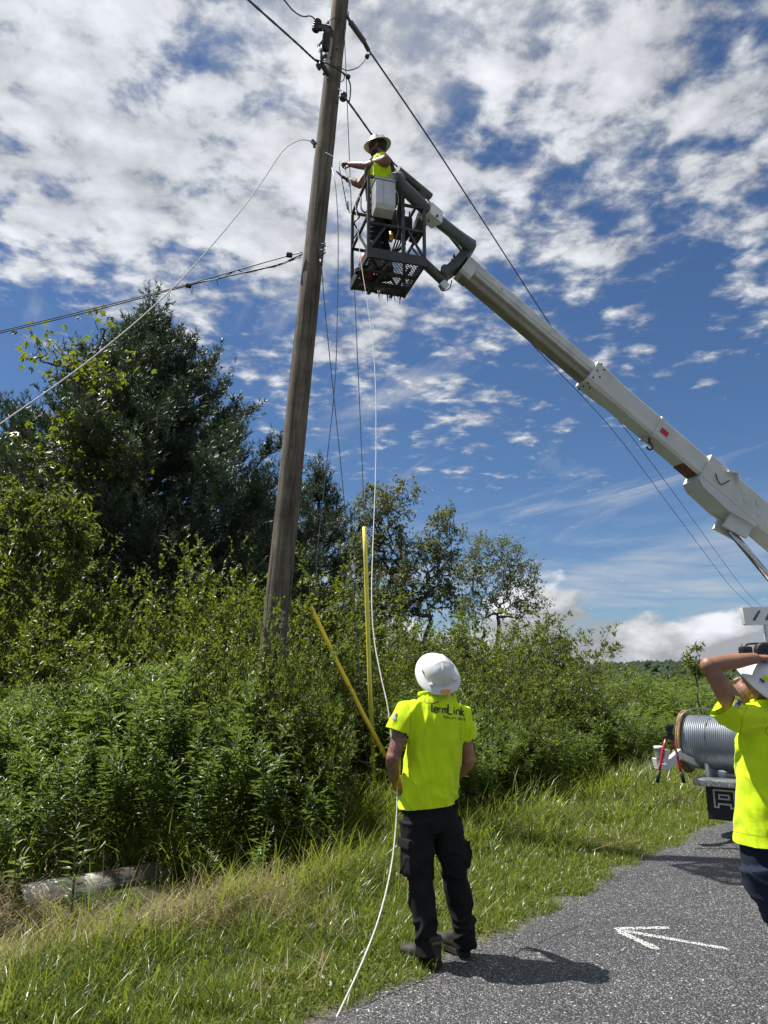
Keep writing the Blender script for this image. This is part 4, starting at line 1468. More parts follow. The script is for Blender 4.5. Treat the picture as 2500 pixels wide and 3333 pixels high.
    for q in ((1070, 94), (1078, 206), (1098, 178), (1075, 385), (1068, 455), (1056, 260), (1100, 352)):
        c = P(q[0], q[1], 8.5)
        ax = pole_at(q[1])
        d = (c - ax); d.z = 0
        mb = MB(); mb.box(c + Vector((0, -0.10, 0)), (0.03, 0.03, 0.03), bev=0.008)
        part(mb, 'bolt_head', IRON)
    # metal number tags low on the shaft
    for i, (qx, qy, w, h) in enumerate(((928, 1996, 0.035, 0.035), (923, 2018, 0.05, 0.05), (917, 2040, 0.03, 0.055), (916, 2076, 0.04, 0.06))):
        ax = pole_at(qy)
        n = Vector((ax.x * -0.25, -1, 0)).normalized()
        c = P(qx, qy, ax.y)
        off = c.x - ax.x
        c = Vector((c.x, ax.y - math.sqrt(max(0.0, 0.150 ** 2 - off * off)) - 0.006, c.z))
        mb = MB()
        if i < 2:
            mb.lathe([(0.001, -0.004), (w / 2, -0.004), (w / 2, 0.004), (0.001, 0.004)], 12, Matrix.Translation(c) @ Matrix.Rotation(math.pi / 2, 4, 'X'), smooth=False)
        else:
            mb.box(c, (w, 0.006, h), bev=0.002)
        part(mb, 'number_tag', GALV)

build_pole()

def catmull(pts, n=10):
    pts = [Vector(p) for p in pts]
    q = [pts[0] * 2 - pts[1]] + pts + [pts[-1] * 2 - pts[-2]]
    out = []
    for i in range(1, len(q) - 2):
        for k in range(n):
            t = k / n
            a, b, c, d = q[i - 1], q[i], q[i + 1], q[i + 2]
            out.append(0.5 * ((2 * b) + (c - a) * t + (2 * a - 5 * b + 4 * c - d) * t * t + (3 * b - a - 3 * c + d) * t ** 3))
    out.append(pts[-1])
    return out

def wire(name, pts, r, mat, label, cat='cable', group=None, smooth=True, parts=None, n=6, twist=0.0):
    pp = catmull(pts, 10) if smooth else [Vector(p) for p in pts]
    mb = MB()
    if hasattr(r, '__len__'):
        rr = [r[0] + (r[1] - r[0]) * i / (len(pp) - 1) for i in range(len(pp))]
    else:
        rr = [r * (1 + twist * math.sin(i * 2.3)) for i in range(len(pp))]
    mb.tube(pp, rr, n)
    o = mb.build(name, mat)
    tag(o, label, cat, group)
    return o

def sag(a, b, s, n=24):
    a, b = Vector(a), Vector(b)
    return [a.lerp(b, i / n) - Vector((0, 0, s * 4 * (i / n) * (1 - i / n))) for i in range(n + 1)]

def build_wires():
    # primary conductor leaving the polymer insulator and running away along the road
    far1, far2 = P(2585, 2130, 62), P(2600, 2150, 60)
    def thru(px):
        out = []
        for (x, y, Y) in px:
            out.append(P(x, y, Y))
        return out
    wire('power_line', thru([(1198, 160, 8.93), (1212, 180, 9.1), (1400, 455, 11), (1560, 700, 13.5), (1850, 1145, 20), (2000, 1350, 25), (2162, 1562, 32), (2408, 1900, 56), (2477, 1972, 66), (2600, 2085, 100)]), 0.013, CABLE,
         'single dark wire running from the long ribbed insulator down to the truck side', 'power line', 'wires running away over the boom')
    wire('power_line', thru([(1119, 318, 8.3), (1137, 336, 8.5), (1210, 438, 9.4), (1262, 510, 10.2), (1400, 660, 12), (1560, 900, 16), (1725, 1112, 20), (1997, 1403, 29), (2196, 1668, 40), (2371, 1900, 55), (2446, 1974, 64), (2580, 2100, 95)]), 0.014, CABLE,
         'dark twisted cable leaving the lower spool and passing behind the lineman', 'power line', 'wires running away over the boom', twist=0.12)
    wire('power_line', thru([(1041, 206, 8.2), (1015, 186, 8.05), (960, 135, 7.6), (800, -8, 6.4), (600, -190, 5.2)]), 0.013, CABLE,
         'dark twisted cable arriving at the spool beside the fuse holders', 'power line', twist=0.15)
    wire('jumper_wire', thru([(1018, 191, 8.05), (1045, 200, 8.1), (1080, 213, 8.2), (1110, 232, 8.25), (1128, 248, 8.3), (1140, 275, 8.32), (1140, 310, 8.4), (1136, 336, 8.48)]), 0.010, CABLE,
         'thick jumper looping across the pole face to the lower spool', 'cable', twist=0.1)
    wire('jumper_wire', thru([(1193, 186, 8.95), (1180, 206, 8.8), (1160, 222, 8.6), (1130, 229, 8.5), (1112, 222, 8.45), (1100, 215, 8.4)]), 0.007, CABLE, 'thin jumper curving from the clamp back to the pole', 'cable')
    wire('jumper_wire', thru([(1210, 178, 9.05), (1198, 178, 8.97), (1190, 182, 8.93)]), 0.010, CABLE, 'short stub of wire under the ribbed insulator clamp', 'cable')
    wire('jumper_wire', thru([(1056, 82, 8.25), (1080, 62, 8.25), (1104, 60, 8.27), (1120, 74, 8.33), (1126, 95, 8.4)]), 0.006, CABLE, 'thin lead arching over the pole above the fuse holders', 'cable')
    wire('jumper_wire', thru([(1113, 236, 8.3), (1121, 246, 8.3), (1118, 260, 8.3), (1110, 266, 8.36)]), 0.007, CABLE, 'small wire loop hanging at the pole beside the splice', 'cable')
    wire('service_wire', thru([(1027, 63, 8.25), (1010, 52, 8.1), (985, 53, 7.9), (955, 35, 7.6), (925, 0, 7.2), (890, -40, 6.8)]), 0.009, CABLE, 'dark lead dropping in a wave to the upper surge arrester', 'cable')
    for (x, y, Y, lab) in ((1195, 184, 8.95, 'black splice block under the ribbed insulator'), (1133, 250, 8.3, 'black splice block on the jumper beside the pole')):
        mb = MB()
        mb.box(P(x, y, Y), (0.055, 0.05, 0.05), Matrix.Rotation(0.5, 3, 'Y'), bev=0.012)
        tag(mb.build('splice_block', BLACK), lab, 'connector', 'splice blocks on the wires')
    # service drop to the left
    wire('telephone_wire', thru([(985, 822, 8.4), (940, 832, 8.5), (700, 900, 9.2), (575, 935, 9.6), (300, 1005, 10.4), (0, 1078, 11.4), (-300, 1145, 12.4)]), 0.008, CABLE, 'upper of two thin dark drop wires crossing before the large pine', 'cable', 'drop wires crossing the large pine')
    wire('telephone_wire', thru([(985, 828, 8.4), (900, 862, 8.6), (760, 895, 9.0), (610, 930, 9.5), (300, 1012, 10.4), (0, 1084, 11.4), (-300, 1155, 12.4)]), 0.009, CABLE, 'lower drop wire carrying a loose wrapped lashing toward the pole', 'cable', 'drop wires crossing the large pine', twist=0.1)
    wire('lashing_wire', thru([(980, 836, 8.4), (900, 866, 8.6), (868, 872, 8.7), (800, 888, 8.9), (770, 880, 9.0), (720, 905, 9.15), (650, 918, 9.3), (615, 927, 9.45)]), 0.007, CABLE, 'loose strand of lashing wound on the lower drop wire', 'cable', twist=0.2)
    wire('lashing_wire', thru([(700, 908, 9.2), (707, 918, 9.2), (708, 930, 9.2)]), 0.004, CABLE, 'frayed wire end hanging from the lashing', 'cable')
    wire('lashing_wire', thru([(620, 935, 9.5), (624, 955, 9.5), (628, 945, 9.5), (626, 933, 9.5)]), 0.004, CABLE, 'little wire loop hanging below the drop wire box', 'cable')
    for (x, y, Y, lab) in ((942, 830, 8.48, 'small black box on the upper drop wire next to the pole'), (614, 930, 9.48, 'small black box on the lower drop wire above the large pine')):
        mb = MB()
        mb.box(P(x, y, Y), (0.075, 0.05, 0.055), Matrix.Rotation(0.15, 3, 'Y'), bev=0.012)
        tag(mb.build('splice_box', BLACK), lab, 'connector', 'boxes on the drop wires')
    # ropes
    wire('rope', thru([(1020, 466, 8.3), (1000, 456, 8.25), (965, 460, 8.15), (920, 492, 8.0), (860, 580, 7.8), (760, 715, 7.4), (560, 940, 6.9), (300, 1165, 6.4), (0, 1380, 5.9), (-260, 1560, 5.5)]), 0.0060, ROPE, 'white rope pulled tight from the pole clamp across the large pine', 'rope')
    # guys
    anchor = G(1212, 2655, 0.05)
    g1 = [pole_at(105) + Vector((0.10, -0.05, 0)), P(1132, 380, 8.62), P(1155, 960, 8.98), P(1187, 1720, 9.4), P(1212, 2570, 9.75)]
    wire('guy_wire', g1, 0.0055, ALU, 'thin steel guy wire running from the pole top into the upright yellow guard', 'guy wire', 'guy wires of the pole', smooth=True)
    g2 = [P(1047, 862, 8.32), P(1060, 1030, 8.5), P(1108, 1500, 8.95), P(1156, 2010, 9.35), P(1180, 2340, 9.6), P(1203, 2530, 9.75)]
    wire('guy_wire', g2, 0.0055, ALU, 'thin steel guy wire dropping from the pole hook into the bushes', 'guy wire', 'guy wires of the pole')
    mb = MB()
    mb.tube([P(1186, 1715, 9.38), P(1190, 1810, 9.42), P(1203, 2200, 9.6), P(1219, 2562, 9.76)], 0.027, 14)
    yg = mb.build('guy_guard', YELL)
    tag(yg, 'upright bright yellow plastic guard tube on the guy wire', 'guy guard')
    mb = MB()
    c = P(1212, 2421, 9.67)
    mb.lathe([(0.0005, 0), (0.011, 0)], 10, Matrix.Translation(c + Vector((0.002, -0.0275, 0))) @ Matrix.Rotation(math.pi / 2, 4, 'X'), smooth=False)
    hole = mb.build('bolt_hole', BLACK, yg)
    mb = MB()
    mb.tube([P(1012, 1975, 8.5), P(1095, 2150, 8.4), P(1180, 2320, 8.3), P(1256, 2462, 8.2)], 0.024, 12)
    tag(mb.build('guy_guard', YELL2), 'slanting amber yellow guard tube tilted over in the bushes', 'guy guard')
    # anchor rods
    root = empty('guy_anchor', (anchor.x, anchor.y, gz(anchor.x, anchor.y)))
    tag(root, 'steel guy anchor rods and clamps below the yellow guard', 'guy anchor')
    inv = Matrix.Translation(-root.location)
    mb = MB(); mb.tube([P(1206, 2555, 9.75), P(1211, 2640, 9.8), P(1213, 2690, 9.82)], 0.011, 8)
    mb.build('rod', GALV, root).matrix_parent_inverse = inv
    mb = MB(); mb.tube([P(1220, 2560, 9.76), P(1220, 2640, 9.8), P(1214, 2690, 9.82)], 0.009, 8)
    mb.build('rod', GALV, root).matrix_parent_inverse = inv
    mb = MB(); mb.bar(P(1204, 2530, 9.745), P(1207, 2568, 9.755), 0.036, 0.03, bev=0.006); mb.box(P(1217, 2628, 9.79), (0.05, 0.03, 0.07), bev=0.008)
    mb.build('clamp', IRON, root).matrix_parent_inverse = inv
    # grey conduit stub in the bushes
    root = empty('marker_post', G(1101, 2625, 0.0))
    b = root.location
    tag(root, 'short grey post with a capped top half hidden in the bushes', 'post')
    mb = MB(); mb.tube([(0.02, 0, -0.05), (0.01, 0, 0.25), (-0.02, 0, 0.50)], 0.017, 10); mb.build('post_shaft', GALV, root)
    mb = MB(); mb.lathe([(0.004, 0.58), (0.03, 0.57), (0.034, 0.52), (0.03, 0.47), (0.018, 0.45)], 12, Matrix.Translation((-0.02, 0, 0))); mb.build('cap', GALV, root)
    # loose wire hanging from the pole
    wire('loose_wire', thru([(1080, 545, 8.32), (1090, 590, 8.2), (1098, 680, 8.15), (1101, 800, 8.15), (1098, 1020, 8.2), (1090, 1250, 8.25), (1062, 1520, 8.3), (1032, 1800, 8.4), (1030, 1870, 8.4), (1036, 1935, 8.4)]), 0.005, ALU, 'thin loose wire dangling down beside the pole', 'cable')

build_wires()

def build_log():
    a, b = LOG_A, LOG_B
    d = b - a
    root = empty('log', (a.x, a.y, a.z))
    tag(root, 'cut pale weathered log lying in the ditch among long grass', 'log')
    m, g = new_mat('weathered_log')
    co = g.n('ShaderNodeTexCoord').outputs['Object']
    s = g.n('ShaderNodeMapping', Vector=co)
    s.inputs['Scale'].default_value = (20, 20, 1.6)
    n1 = g.noise(s.outputs[0], 1.0, 8.0, 0.65, 0.6)
    s2 = g.n('ShaderNodeMapping', Vector=co)
    s2.inputs['Scale'].default_value = (16, 16, 1.1)
    n2 = g.noise(s2.outputs[0], 1.0, 3.0, 0.5, 1.2)
    sx = g.n('ShaderNodeSeparateXYZ', i0=co)
    rot = g.ss(g.m('ADD', sx.outputs[2], g.m('MULTIPLY', g.noise(co, 6.0, 5.0, 0.6), 0.5)), 0.72, 0.95)
    c = g.mix(g.ss(n1, 0.3, 0.7), (0.30, 0.27, 0.20, 1), (0.72, 0.70, 0.62, 1))
    c = g.mix(rot, c, (0.05, 0.04, 0.03, 1))
    cr = g.ss(n2, 0.37, 0.30)
    c = g.mix(cr, c, (0.03, 0.025, 0.02, 1))
    bb = g.n('ShaderNodeBump', Strength=1.0, Distance=0.015, Height=g.m('SUBTRACT', n1, cr))
    p = g.n('ShaderNodeBsdfPrincipled', Base_Color=c, Roughness=0.85, Normal=bb.outputs[0])
    g.n('ShaderNodeOutputMaterial', Surface=p.outputs[0])
    N, K = 28, 40
    V, F = [], []
    L = d.length
    for i in range(K + 1):
        t = i / K
        for k in range(N):
            an = 2 * math.pi * k / N
            r = 0.135 * (1 + 0.03 * mnoise.noise(Vector((math.cos(an) * 2, math.sin(an) * 2, t * 3))) + 0.03 * mnoise.noise(Vector((math.cos(an) * 8, math.sin(an) * 8, t * 2))))
            V.append((r * math.cos(an), r * math.sin(an), t * L + 0.012 * mnoise.noise(Vector((math.cos(an) * 3, math.sin(an) * 3, 5)))))
    for i in range(K):
        for k in range(N):
            F.append((i * N + k, i * N + (k + 1) % N, (i + 1) * N + (k + 1) % N, (i + 1) * N + k))
    mb = MB(); mb.add(V, F, True)
    o = mb.build('bark_side', m, root)
    o.rotation_euler = d.to_track_quat('Z', 'Y').to_euler()
    ends = simple('cut_log_end', (0.05, 0.043, 0.035), 0.9, var=0.5, scale=30)
    for z in (0, L):
        mb = MB(); mb.add([V[(0 if z == 0 else K * N) + k] for k in range(N)], [tuple(range(N))])
        e = mb.build('cut_end', ends, root); e.rotation_euler = o.rotation_euler

build_log()

# ---------------------------------------------------------------- bucket truck
WHITE = simple('white_truck_paint', (0.66, 0.68, 0.66), 0.35, var=0.07, scale=3, dirt=((0.36, 0.35, 0.29), 5, 0.64))
BOOMW = simple('chalky_white_boom_paint', (0.52, 0.535, 0.50), 0.42, var=0.10, scale=2.5, dirt=((0.22, 0.20, 0.13), 6, 0.66))
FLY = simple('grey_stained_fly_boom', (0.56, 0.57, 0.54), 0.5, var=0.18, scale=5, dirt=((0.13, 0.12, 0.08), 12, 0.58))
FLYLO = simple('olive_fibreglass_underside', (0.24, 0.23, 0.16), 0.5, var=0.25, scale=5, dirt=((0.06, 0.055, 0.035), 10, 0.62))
OLIVE = simple('grey_green_steel_arm', (0.085, 0.098, 0.088), 0.45, 0.2, var=0.25, scale=8, dirt=((0.06, 0.06, 0.05), 9, 0.62))
CAGE = simple('worn_aluminium_frame', (0.055, 0.055, 0.055), 0.45, 0.3, var=0.3, scale=12, dirt=((0.09, 0.085, 0.075), 10, 0.58))
TOOLB = simple('scuffed_aluminium_box', (0.50, 0.51, 0.51), 0.45, 0.55, var=0.15, scale=6, dirt=((0.14, 0.15, 0.16), 9, 0.63))
RUST = simple('rusty_patch', (0.14, 0.07, 0.035), 0.85, var=0.6, scale=30, dirt=((0.30, 0.28, 0.22), 22, 0.58))
RED = simple('red_enamel', (0.48, 0.02, 0.03), 0.3, var=0.15)
ORANGE = simple('orange_red_plastic', (0.55, 0.075, 0.03), 0.45, var=0.2, scale=10)
CHROME = simple('polished_rod', (0.55, 0.55, 0.56), 0.18, 0.95, var=0.1)
GLASS = simple('dark_cab_glass', (0.02, 0.025, 0.03), 0.06, var=0.1)
TYRE = simple('tyre_rubber', (0.018, 0.018, 0.018), 0.8, var=0.3, bump=0.3)
PLATE = simple('diamond_plate_aluminium', (0.42, 0.43, 0.44), 0.35, 0.75, var=0.25, scale=30, bump=0.5, bscale=70)

T_ORG = Vector((*xy_of(5.6, -1.22), 0.02))
TRK = empty('bucket_truck', T_ORG)
tag(TRK, 'white bucket truck with long raised telescopic boom and caged work basket', 'truck')
T_INV = Matrix.Translation(-T_ORG)

def tpart(mb, name, mat, parent=None, label=None):
    o = mb.build(name, mat, parent or TRK)
    if parent is None:
        o.matrix_parent_inverse = T_INV
    if label:
        o['label'] = label
    return o

def W(u, v, z):
    """point in truck terms: u metres ahead of the tail, v metres left of the centre line"""
    x, y = xy_of(5.6 + u, -1.22 + v)
    return Vector((x, y, z))

def tbox(mb, u0, u1, v0, v1, z0, z1, bev=0.0):
    M = Matrix((U, Vv, Vector((0, 0, 1)))).transposed()
    mb.box(W((u0 + u1) / 2, (v0 + v1) / 2, (z0 + z1) / 2), (u1 - u0, v1 - v0, z1 - z0), M, bev)
    return mb

def build_truck():
    # chassis and deck
    mb = MB(); tbox(mb, -0.05, 7.0, -0.45, -0.37, 0.38, 0.54); tbox(mb, -0.05, 7.0, 0.37, 0.45, 0.38, 0.54); tpart(mb, 'chassis', BLACK)
    mb = MB(); tbox(mb, -0.15, 4.1, -1.15, 1.12, 0.545, 0.615, 0.012); dk = tpart(mb, 'deck', PLATE)
    mb = MB()
    for i in range(22):
        for j in range(2):
            M = Matrix((U, Vv, Vector((0, 0, 1)))).transposed()
            c = W(-0.153, -1.05 + i * 0.1 + j * 0.05, 0.565 + j * 0.028)
            mb.box(c, (0.006, 0.034, 0.008), M @ Matrix.Rotation(0.6 if j else -0.6, 3, 'X'))
    mb.build('tread_bumps', PLATE, dk)
    # mud flap with the maker's letter
    for s in (0.80, -0.80):
        mb = MB(); tbox(mb, 0.10, 0.118, s - 0.27, s + 0.27, 0.19, 0.56, 0.008)
        fl = tpart(mb, 'mud_flap', BLACK)
        mb = MB(); tbox(mb, 0.094, 0.101, s - 0.22, s + 0.22, 0.23, 0.245); tbox(mb, 0.094, 0.101, s + 0.205, s + 0.22, 0.245, 0.53); tbox(mb, 0.094, 0.101, s - 0.22, s - 0.205, 0.245, 0.53)
        mb.build('rib', BLACK, fl)
        if s > 0:
            mk = simple('white_flap_print', (0.62, 0.62, 0.60), 0.6, var=0.15, scale=40)
            mb = MB()
            t, y0, z0 = 0.016, s + 0.195, 0.31
            def st(v0, v1, za, zb):
                tbox(mb, 0.0905, 0.0985, y0 - v1, y0 - v0, z0 + za, z0 + zb)
            # letter A in a squared outline: outer frame, open feet, inner square
            st(0, t, 0.0, 0.185); st(t, 0.20, 0.185 - t, 0.185); st(0.20, 0.20 + t, 0.0, 0.185)
            st(t, 0.055, 0.0, t); st(0.055 - t, 0.055, t, 0.05); st(0.055, 0.16, 0.05 - t, 0.05); st(0.16, 0.16 + t, 0, 0.05); st(0.16 + t, 0.20, 0.0, t)
            st(0.05, 0.165, 0.085, 0.085 + t); st(0.05, 0.165, 0.14 - t, 0.14); st(0.05, 0.05 + t, 0.085 + t, 0.14 - t); st(0.165 - t, 0.165, 0.085 + t, 0.14 - t)
            mb.build('flap_emblem', mk, fl)
    # wheels
    for u in (1.25, 5.4):
        for s in (1, -1):
            ax = Vv * s
            mb = MB()
            c = W(u, s * 0.85, 0.46)
            x, y = frame_from(ax)
            M = Matrix.Translation(c) @ Matrix((x, y, ax)).transposed().to_4x4()
            mb.lathe([(0.28, -0.16), (0.40, -0.17), (0.46, -0.12), (0.46, 0.12), (0.40, 0.17), (0.28, 0.16), (0.28, -0.16)], 32, M)
            wl = tpart(mb, 'wheel', TYRE)
            mb = MB(); mb.lathe([(0.02, 0.05), (0.10, 0.10), (0.13, 0.03), (0.24, 0.0), (0.285, 0.12)], 24, M); mb.build('rim', WHITE, wl)
    # side lockers, low so the deck stays open at the tail
    for s in (1, -1):
        mb = MB(); tbox(mb, 1.9, 4.0, s * 0.93 - 0.2, s * 0.93 + 0.2, 0.62, 1.55, 0.02)
        lk = tpart(mb, 'side_locker', WHITE)
        mb = MB()
        for k in range(3):
            tbox(mb, 1.97 + k * 0.68, 2.57 + k * 0.68, s * 0.93 + s * 0.2 - 0.006, s * 0.93 + s * 0.2 + 0.014, 0.70, 1.48, 0.006)
        mb.build('locker_door', WHITE, lk)
    # tail clutter: aluminium box and winch cover behind the reel
    mb = MB(); tbox(mb, 0.62, 1.05, 0.40, 1.0, 0.62, 1.20, 0.015); tpart(mb, 'tail_box', TOOLB)
    mb = MB(); tbox(mb, 0.68, 1.0, 0.42, 0.92, 1.20, 1.30, 0.02); tbox(mb, 0.7, 0.76, 0.86, 0.93, 1.30, 1.40, 0.01); tbox(mb, 0.7, 0.74, 0.36, 0.40, 1.30, 1.42); tpart(mb, 'winch_cover', WHITE)
    # reel stand cheeks
    for v_ in (1.02, 0.02):
        mb = MB(); tbox(mb, 0.10, 0.46, v_, v_ + 0.035, 0.61, 0.95); tpart(mb, 'reel_stand', WHITE)
    mb = MB(); mb.tube([W(0.28, 1.30, 0.955), W(0.28, -0.05, 0.955)], 0.025, 12); tpart(mb, 'reel_axle', GALV)
    # step bracket that carries the cutters and the can at the tail corner
    mb = MB()
    Y = 8.15
    mb.bar(P(2136, 2492, Y), P(2165, 2494, Y), 0.14, 0.06, bev=0.008)
    mb.bar(P(2137, 2494, Y), P(2130, 2468, Y), 0.12, 0.016)
    mb.bar(P(2163, 2494, Y), P(2156, 2470, Y), 0.12, 0.016)
    mb.bar(P(2160, 2498, Y), P(2172, 2440, Y), 0.05, 0.05, bev=0.006)
    mb.bar(P(2164, 2496, Y), P(2215, 2450, Y + 0.15), 0.05, 0.09, bev=0.006)
    mb.bar(P(2205, 2455, Y + 0.12), W(0.42, 1.10, 0.66), 0.05, 0.06)
    tpart(mb, 'tool_bracket', WHITE)
    # cab far ahead
    mb = MB()
    prof = [(4.35, 0.75), (4.35, 2.25), (4.5, 2.4), (5.55, 2.4), (6.05, 1.65), (7.1, 1.5), (7.2, 0.75)]
    M = Matrix((U, Vector((0, 0, 1)), -Vv)).transposed().to_4x4()
    M.translation = W(0, 0, 0)
    mb.prism(prof, -1.05, 1.05, M)
    cb = tpart(mb, 'cab', WHITE)
    mb = MB(); mb.prism([(4.65, 1.6), (4.65, 2.2), (5.45, 2.2), (5.8, 1.6)], -1.056, 1.056, M); mb.build('cab_window', GLASS, cb)
    mb = MB(); tbox(mb, 4.343, 4.349, -0.7, 0.7, 1.65, 2.2); mb.build('rear_window', GLASS, cb)
    # turret
    tb = xy_of(0, 0)
    mb = MB()
    c = W(3.2, 0.0, 0)
    mb.lathe([(0.42, 0.6), (0.42, 1.0), (0.34, 1.05), (0.34, 1.75), (0.45, 1.8), (0.45, 1.95)], 24, Matrix.Translation((c.x, c.y, 0)), cap=True)
    tpart(mb, 'turret', WHITE)
    # board with slanting slots on a mast, work lamps
    b0, b1 = P(2412, 1978, 9.55), P(2560, 1973, 9.65)
    mb = MB()
    d = b1 - b0
    hgt = 0.225
    w = d.length
    def bp(s, h, y=0.0):
        return b0 + d * (s / w) - Vector((0, 0, h)) + Vector((0, y, 0))
    # front plate built round two slots
    nrm_ = Vector((d.y, -d.x, 0)).normalized()
    def slab(poly, y0, y1, name, mat, par=None):
        q = MB()
        n = len(poly)
        vs = [bp(s, h) + nrm_ * y0 for s, h in poly] + [bp(s, h) + nrm_ * y1 for s, h in poly]
        q.add(vs, [tuple(range(n)), tuple(reversed(range(n, 2 * n)))] + [(i, (i + 1) % n, (i + 1) % n + n, i + n) for i in range(n)])
        return tpart(q, name, mat, par)
    board = slab([(0, 0), (w, 0), (w, hgt), (0.05, hgt), (0.012, hgt * 0.92)], -0.03, 0.03, 'sign_board', WHITE)
    dark = simple('recessed_grey_slot', (0.10, 0.10, 0.11), 0.7, var=0.2)
    for k in range(3):
        s0 = 0.125 + k * 0.17
        pts = [(0.0, 0.155), (0.012, 0.172), (0.03, 0.172), (0.115, 0.062), (0.112, 0.045), (0.092, 0.042)]
        slab([(s0 + a, b) for a, b in pts], 0.0305, 0.034, 'slot', dark, board)
        mbx = board
    mb = MB(); q = bp(0.32, hgt)
    mb.tube([q + Vector((0, 0, 0.02)), q - Vector((0, 0, 0.14))], 0.03, 10)
    mb.tube([q - Vector((0, 0, 0.12)), W(3.0, 0.9, 1.6)], 0.035, 10)
    tpart(mb, 'mast', WHITE)
    mb = MB(); mb.box(P(2427, 2120, 9.2), (0.135, 0.12, 0.12), bev=0.03); mb.tube([P(2427, 2130, 9.2), P(2427, 2180, 9.2)], 0.02, 8); mb.tube([P(2414, 2110, 9.2), P(2415, 2095, 9.2)], 0.007, 6)
    tpart(mb, 'work_lamp', BLACK)
    mb = MB(); c = P(2482, 2118, 9.2); mb.lathe([(0.01, -0.10), (0.06, -0.09), (0.10, -0.02), (0.10, 0.06), (0.085, 0.075), (0.01, 0.07)], 20, Matrix.Translation(c) @ Matrix.Rotation(math.pi / 2, 4, 'X'))
    tpart(mb, 'work_lamp', BLACK)
    mb = MB(); mb.tube(catmull([P(2426, 2112, 9.25), P(2428, 2100, 9.25), P(2440, 2096, 9.25), P(2480, 2094, 9.25), P(2520, 2094, 9.25)], 6), 0.012, 8); mb.tube([P(2482, 2140, 9.2), P(2482, 2250, 9.25)], 0.02, 8); mb.tube([P(2427, 2175, 9.2), P(2482, 2190, 9.2)], 0.02, 8)
    tpart(mb, 'lamp_rail', BLACK)

build_truck()

# ---- boom
BA, BB = P(1509, 876, 8.35), P(2793, 1967, 10.15)
BW = (BB - BA).normalized()                          # tip -> base
BS = BW.cross(Vector((0, 0, 1))).normalized()        # horizontal, roughly towards us or away
if BS.y > 0:
    BS = -BS
BU = BS.cross(BW).normalized()
if BU.z < 0:
    BU = -BU
BLEN = (BB - BA).length

def bt(px):
    """distance along the boom at photo column px"""
    lo, hi = -1.0, BLEN + 1
    for _ in range(40):
        t = (lo + hi) / 2
        q = BA + BW * t - Vector((0, 0, CAM_H))
        x = 1250 + FOC * q.x / (q.y * CP + q.z * SP)
        if x < px:
            lo = t
        else:
            hi = t
    return lo

def bpt(t, s=0.0, u=0.0):
    return BA + BW * t + BS * s + BU * u

def bsect(mb, t0, t1, prof, prof1=None):
    """prism of profile (s, u) from t0 to t1 along the boom"""
    n = len(prof)
    p1 = prof1 or prof
    vs = [bpt(t0, s, u) for s, u in prof] + [bpt(t1, s, u) for s, u in p1]
    mb.add(vs, [tuple(range(n)), tuple(reversed(range(n, 2 * n)))] + [(i, (i + 1) % n, (i + 1) % n + n, i + n) for i in range(n)])
    return mb

def rect(w, h, c=0.02, du=0.0):
    a, b = w / 2, h / 2
    return [(a - c, b + du), (a, b - c + du), (a, -b + c + du), (a - c, -b + du), (-a + c, -b + du), (-a, -b + c + du), (-a, b - c + du), (-a + c, b + du)]

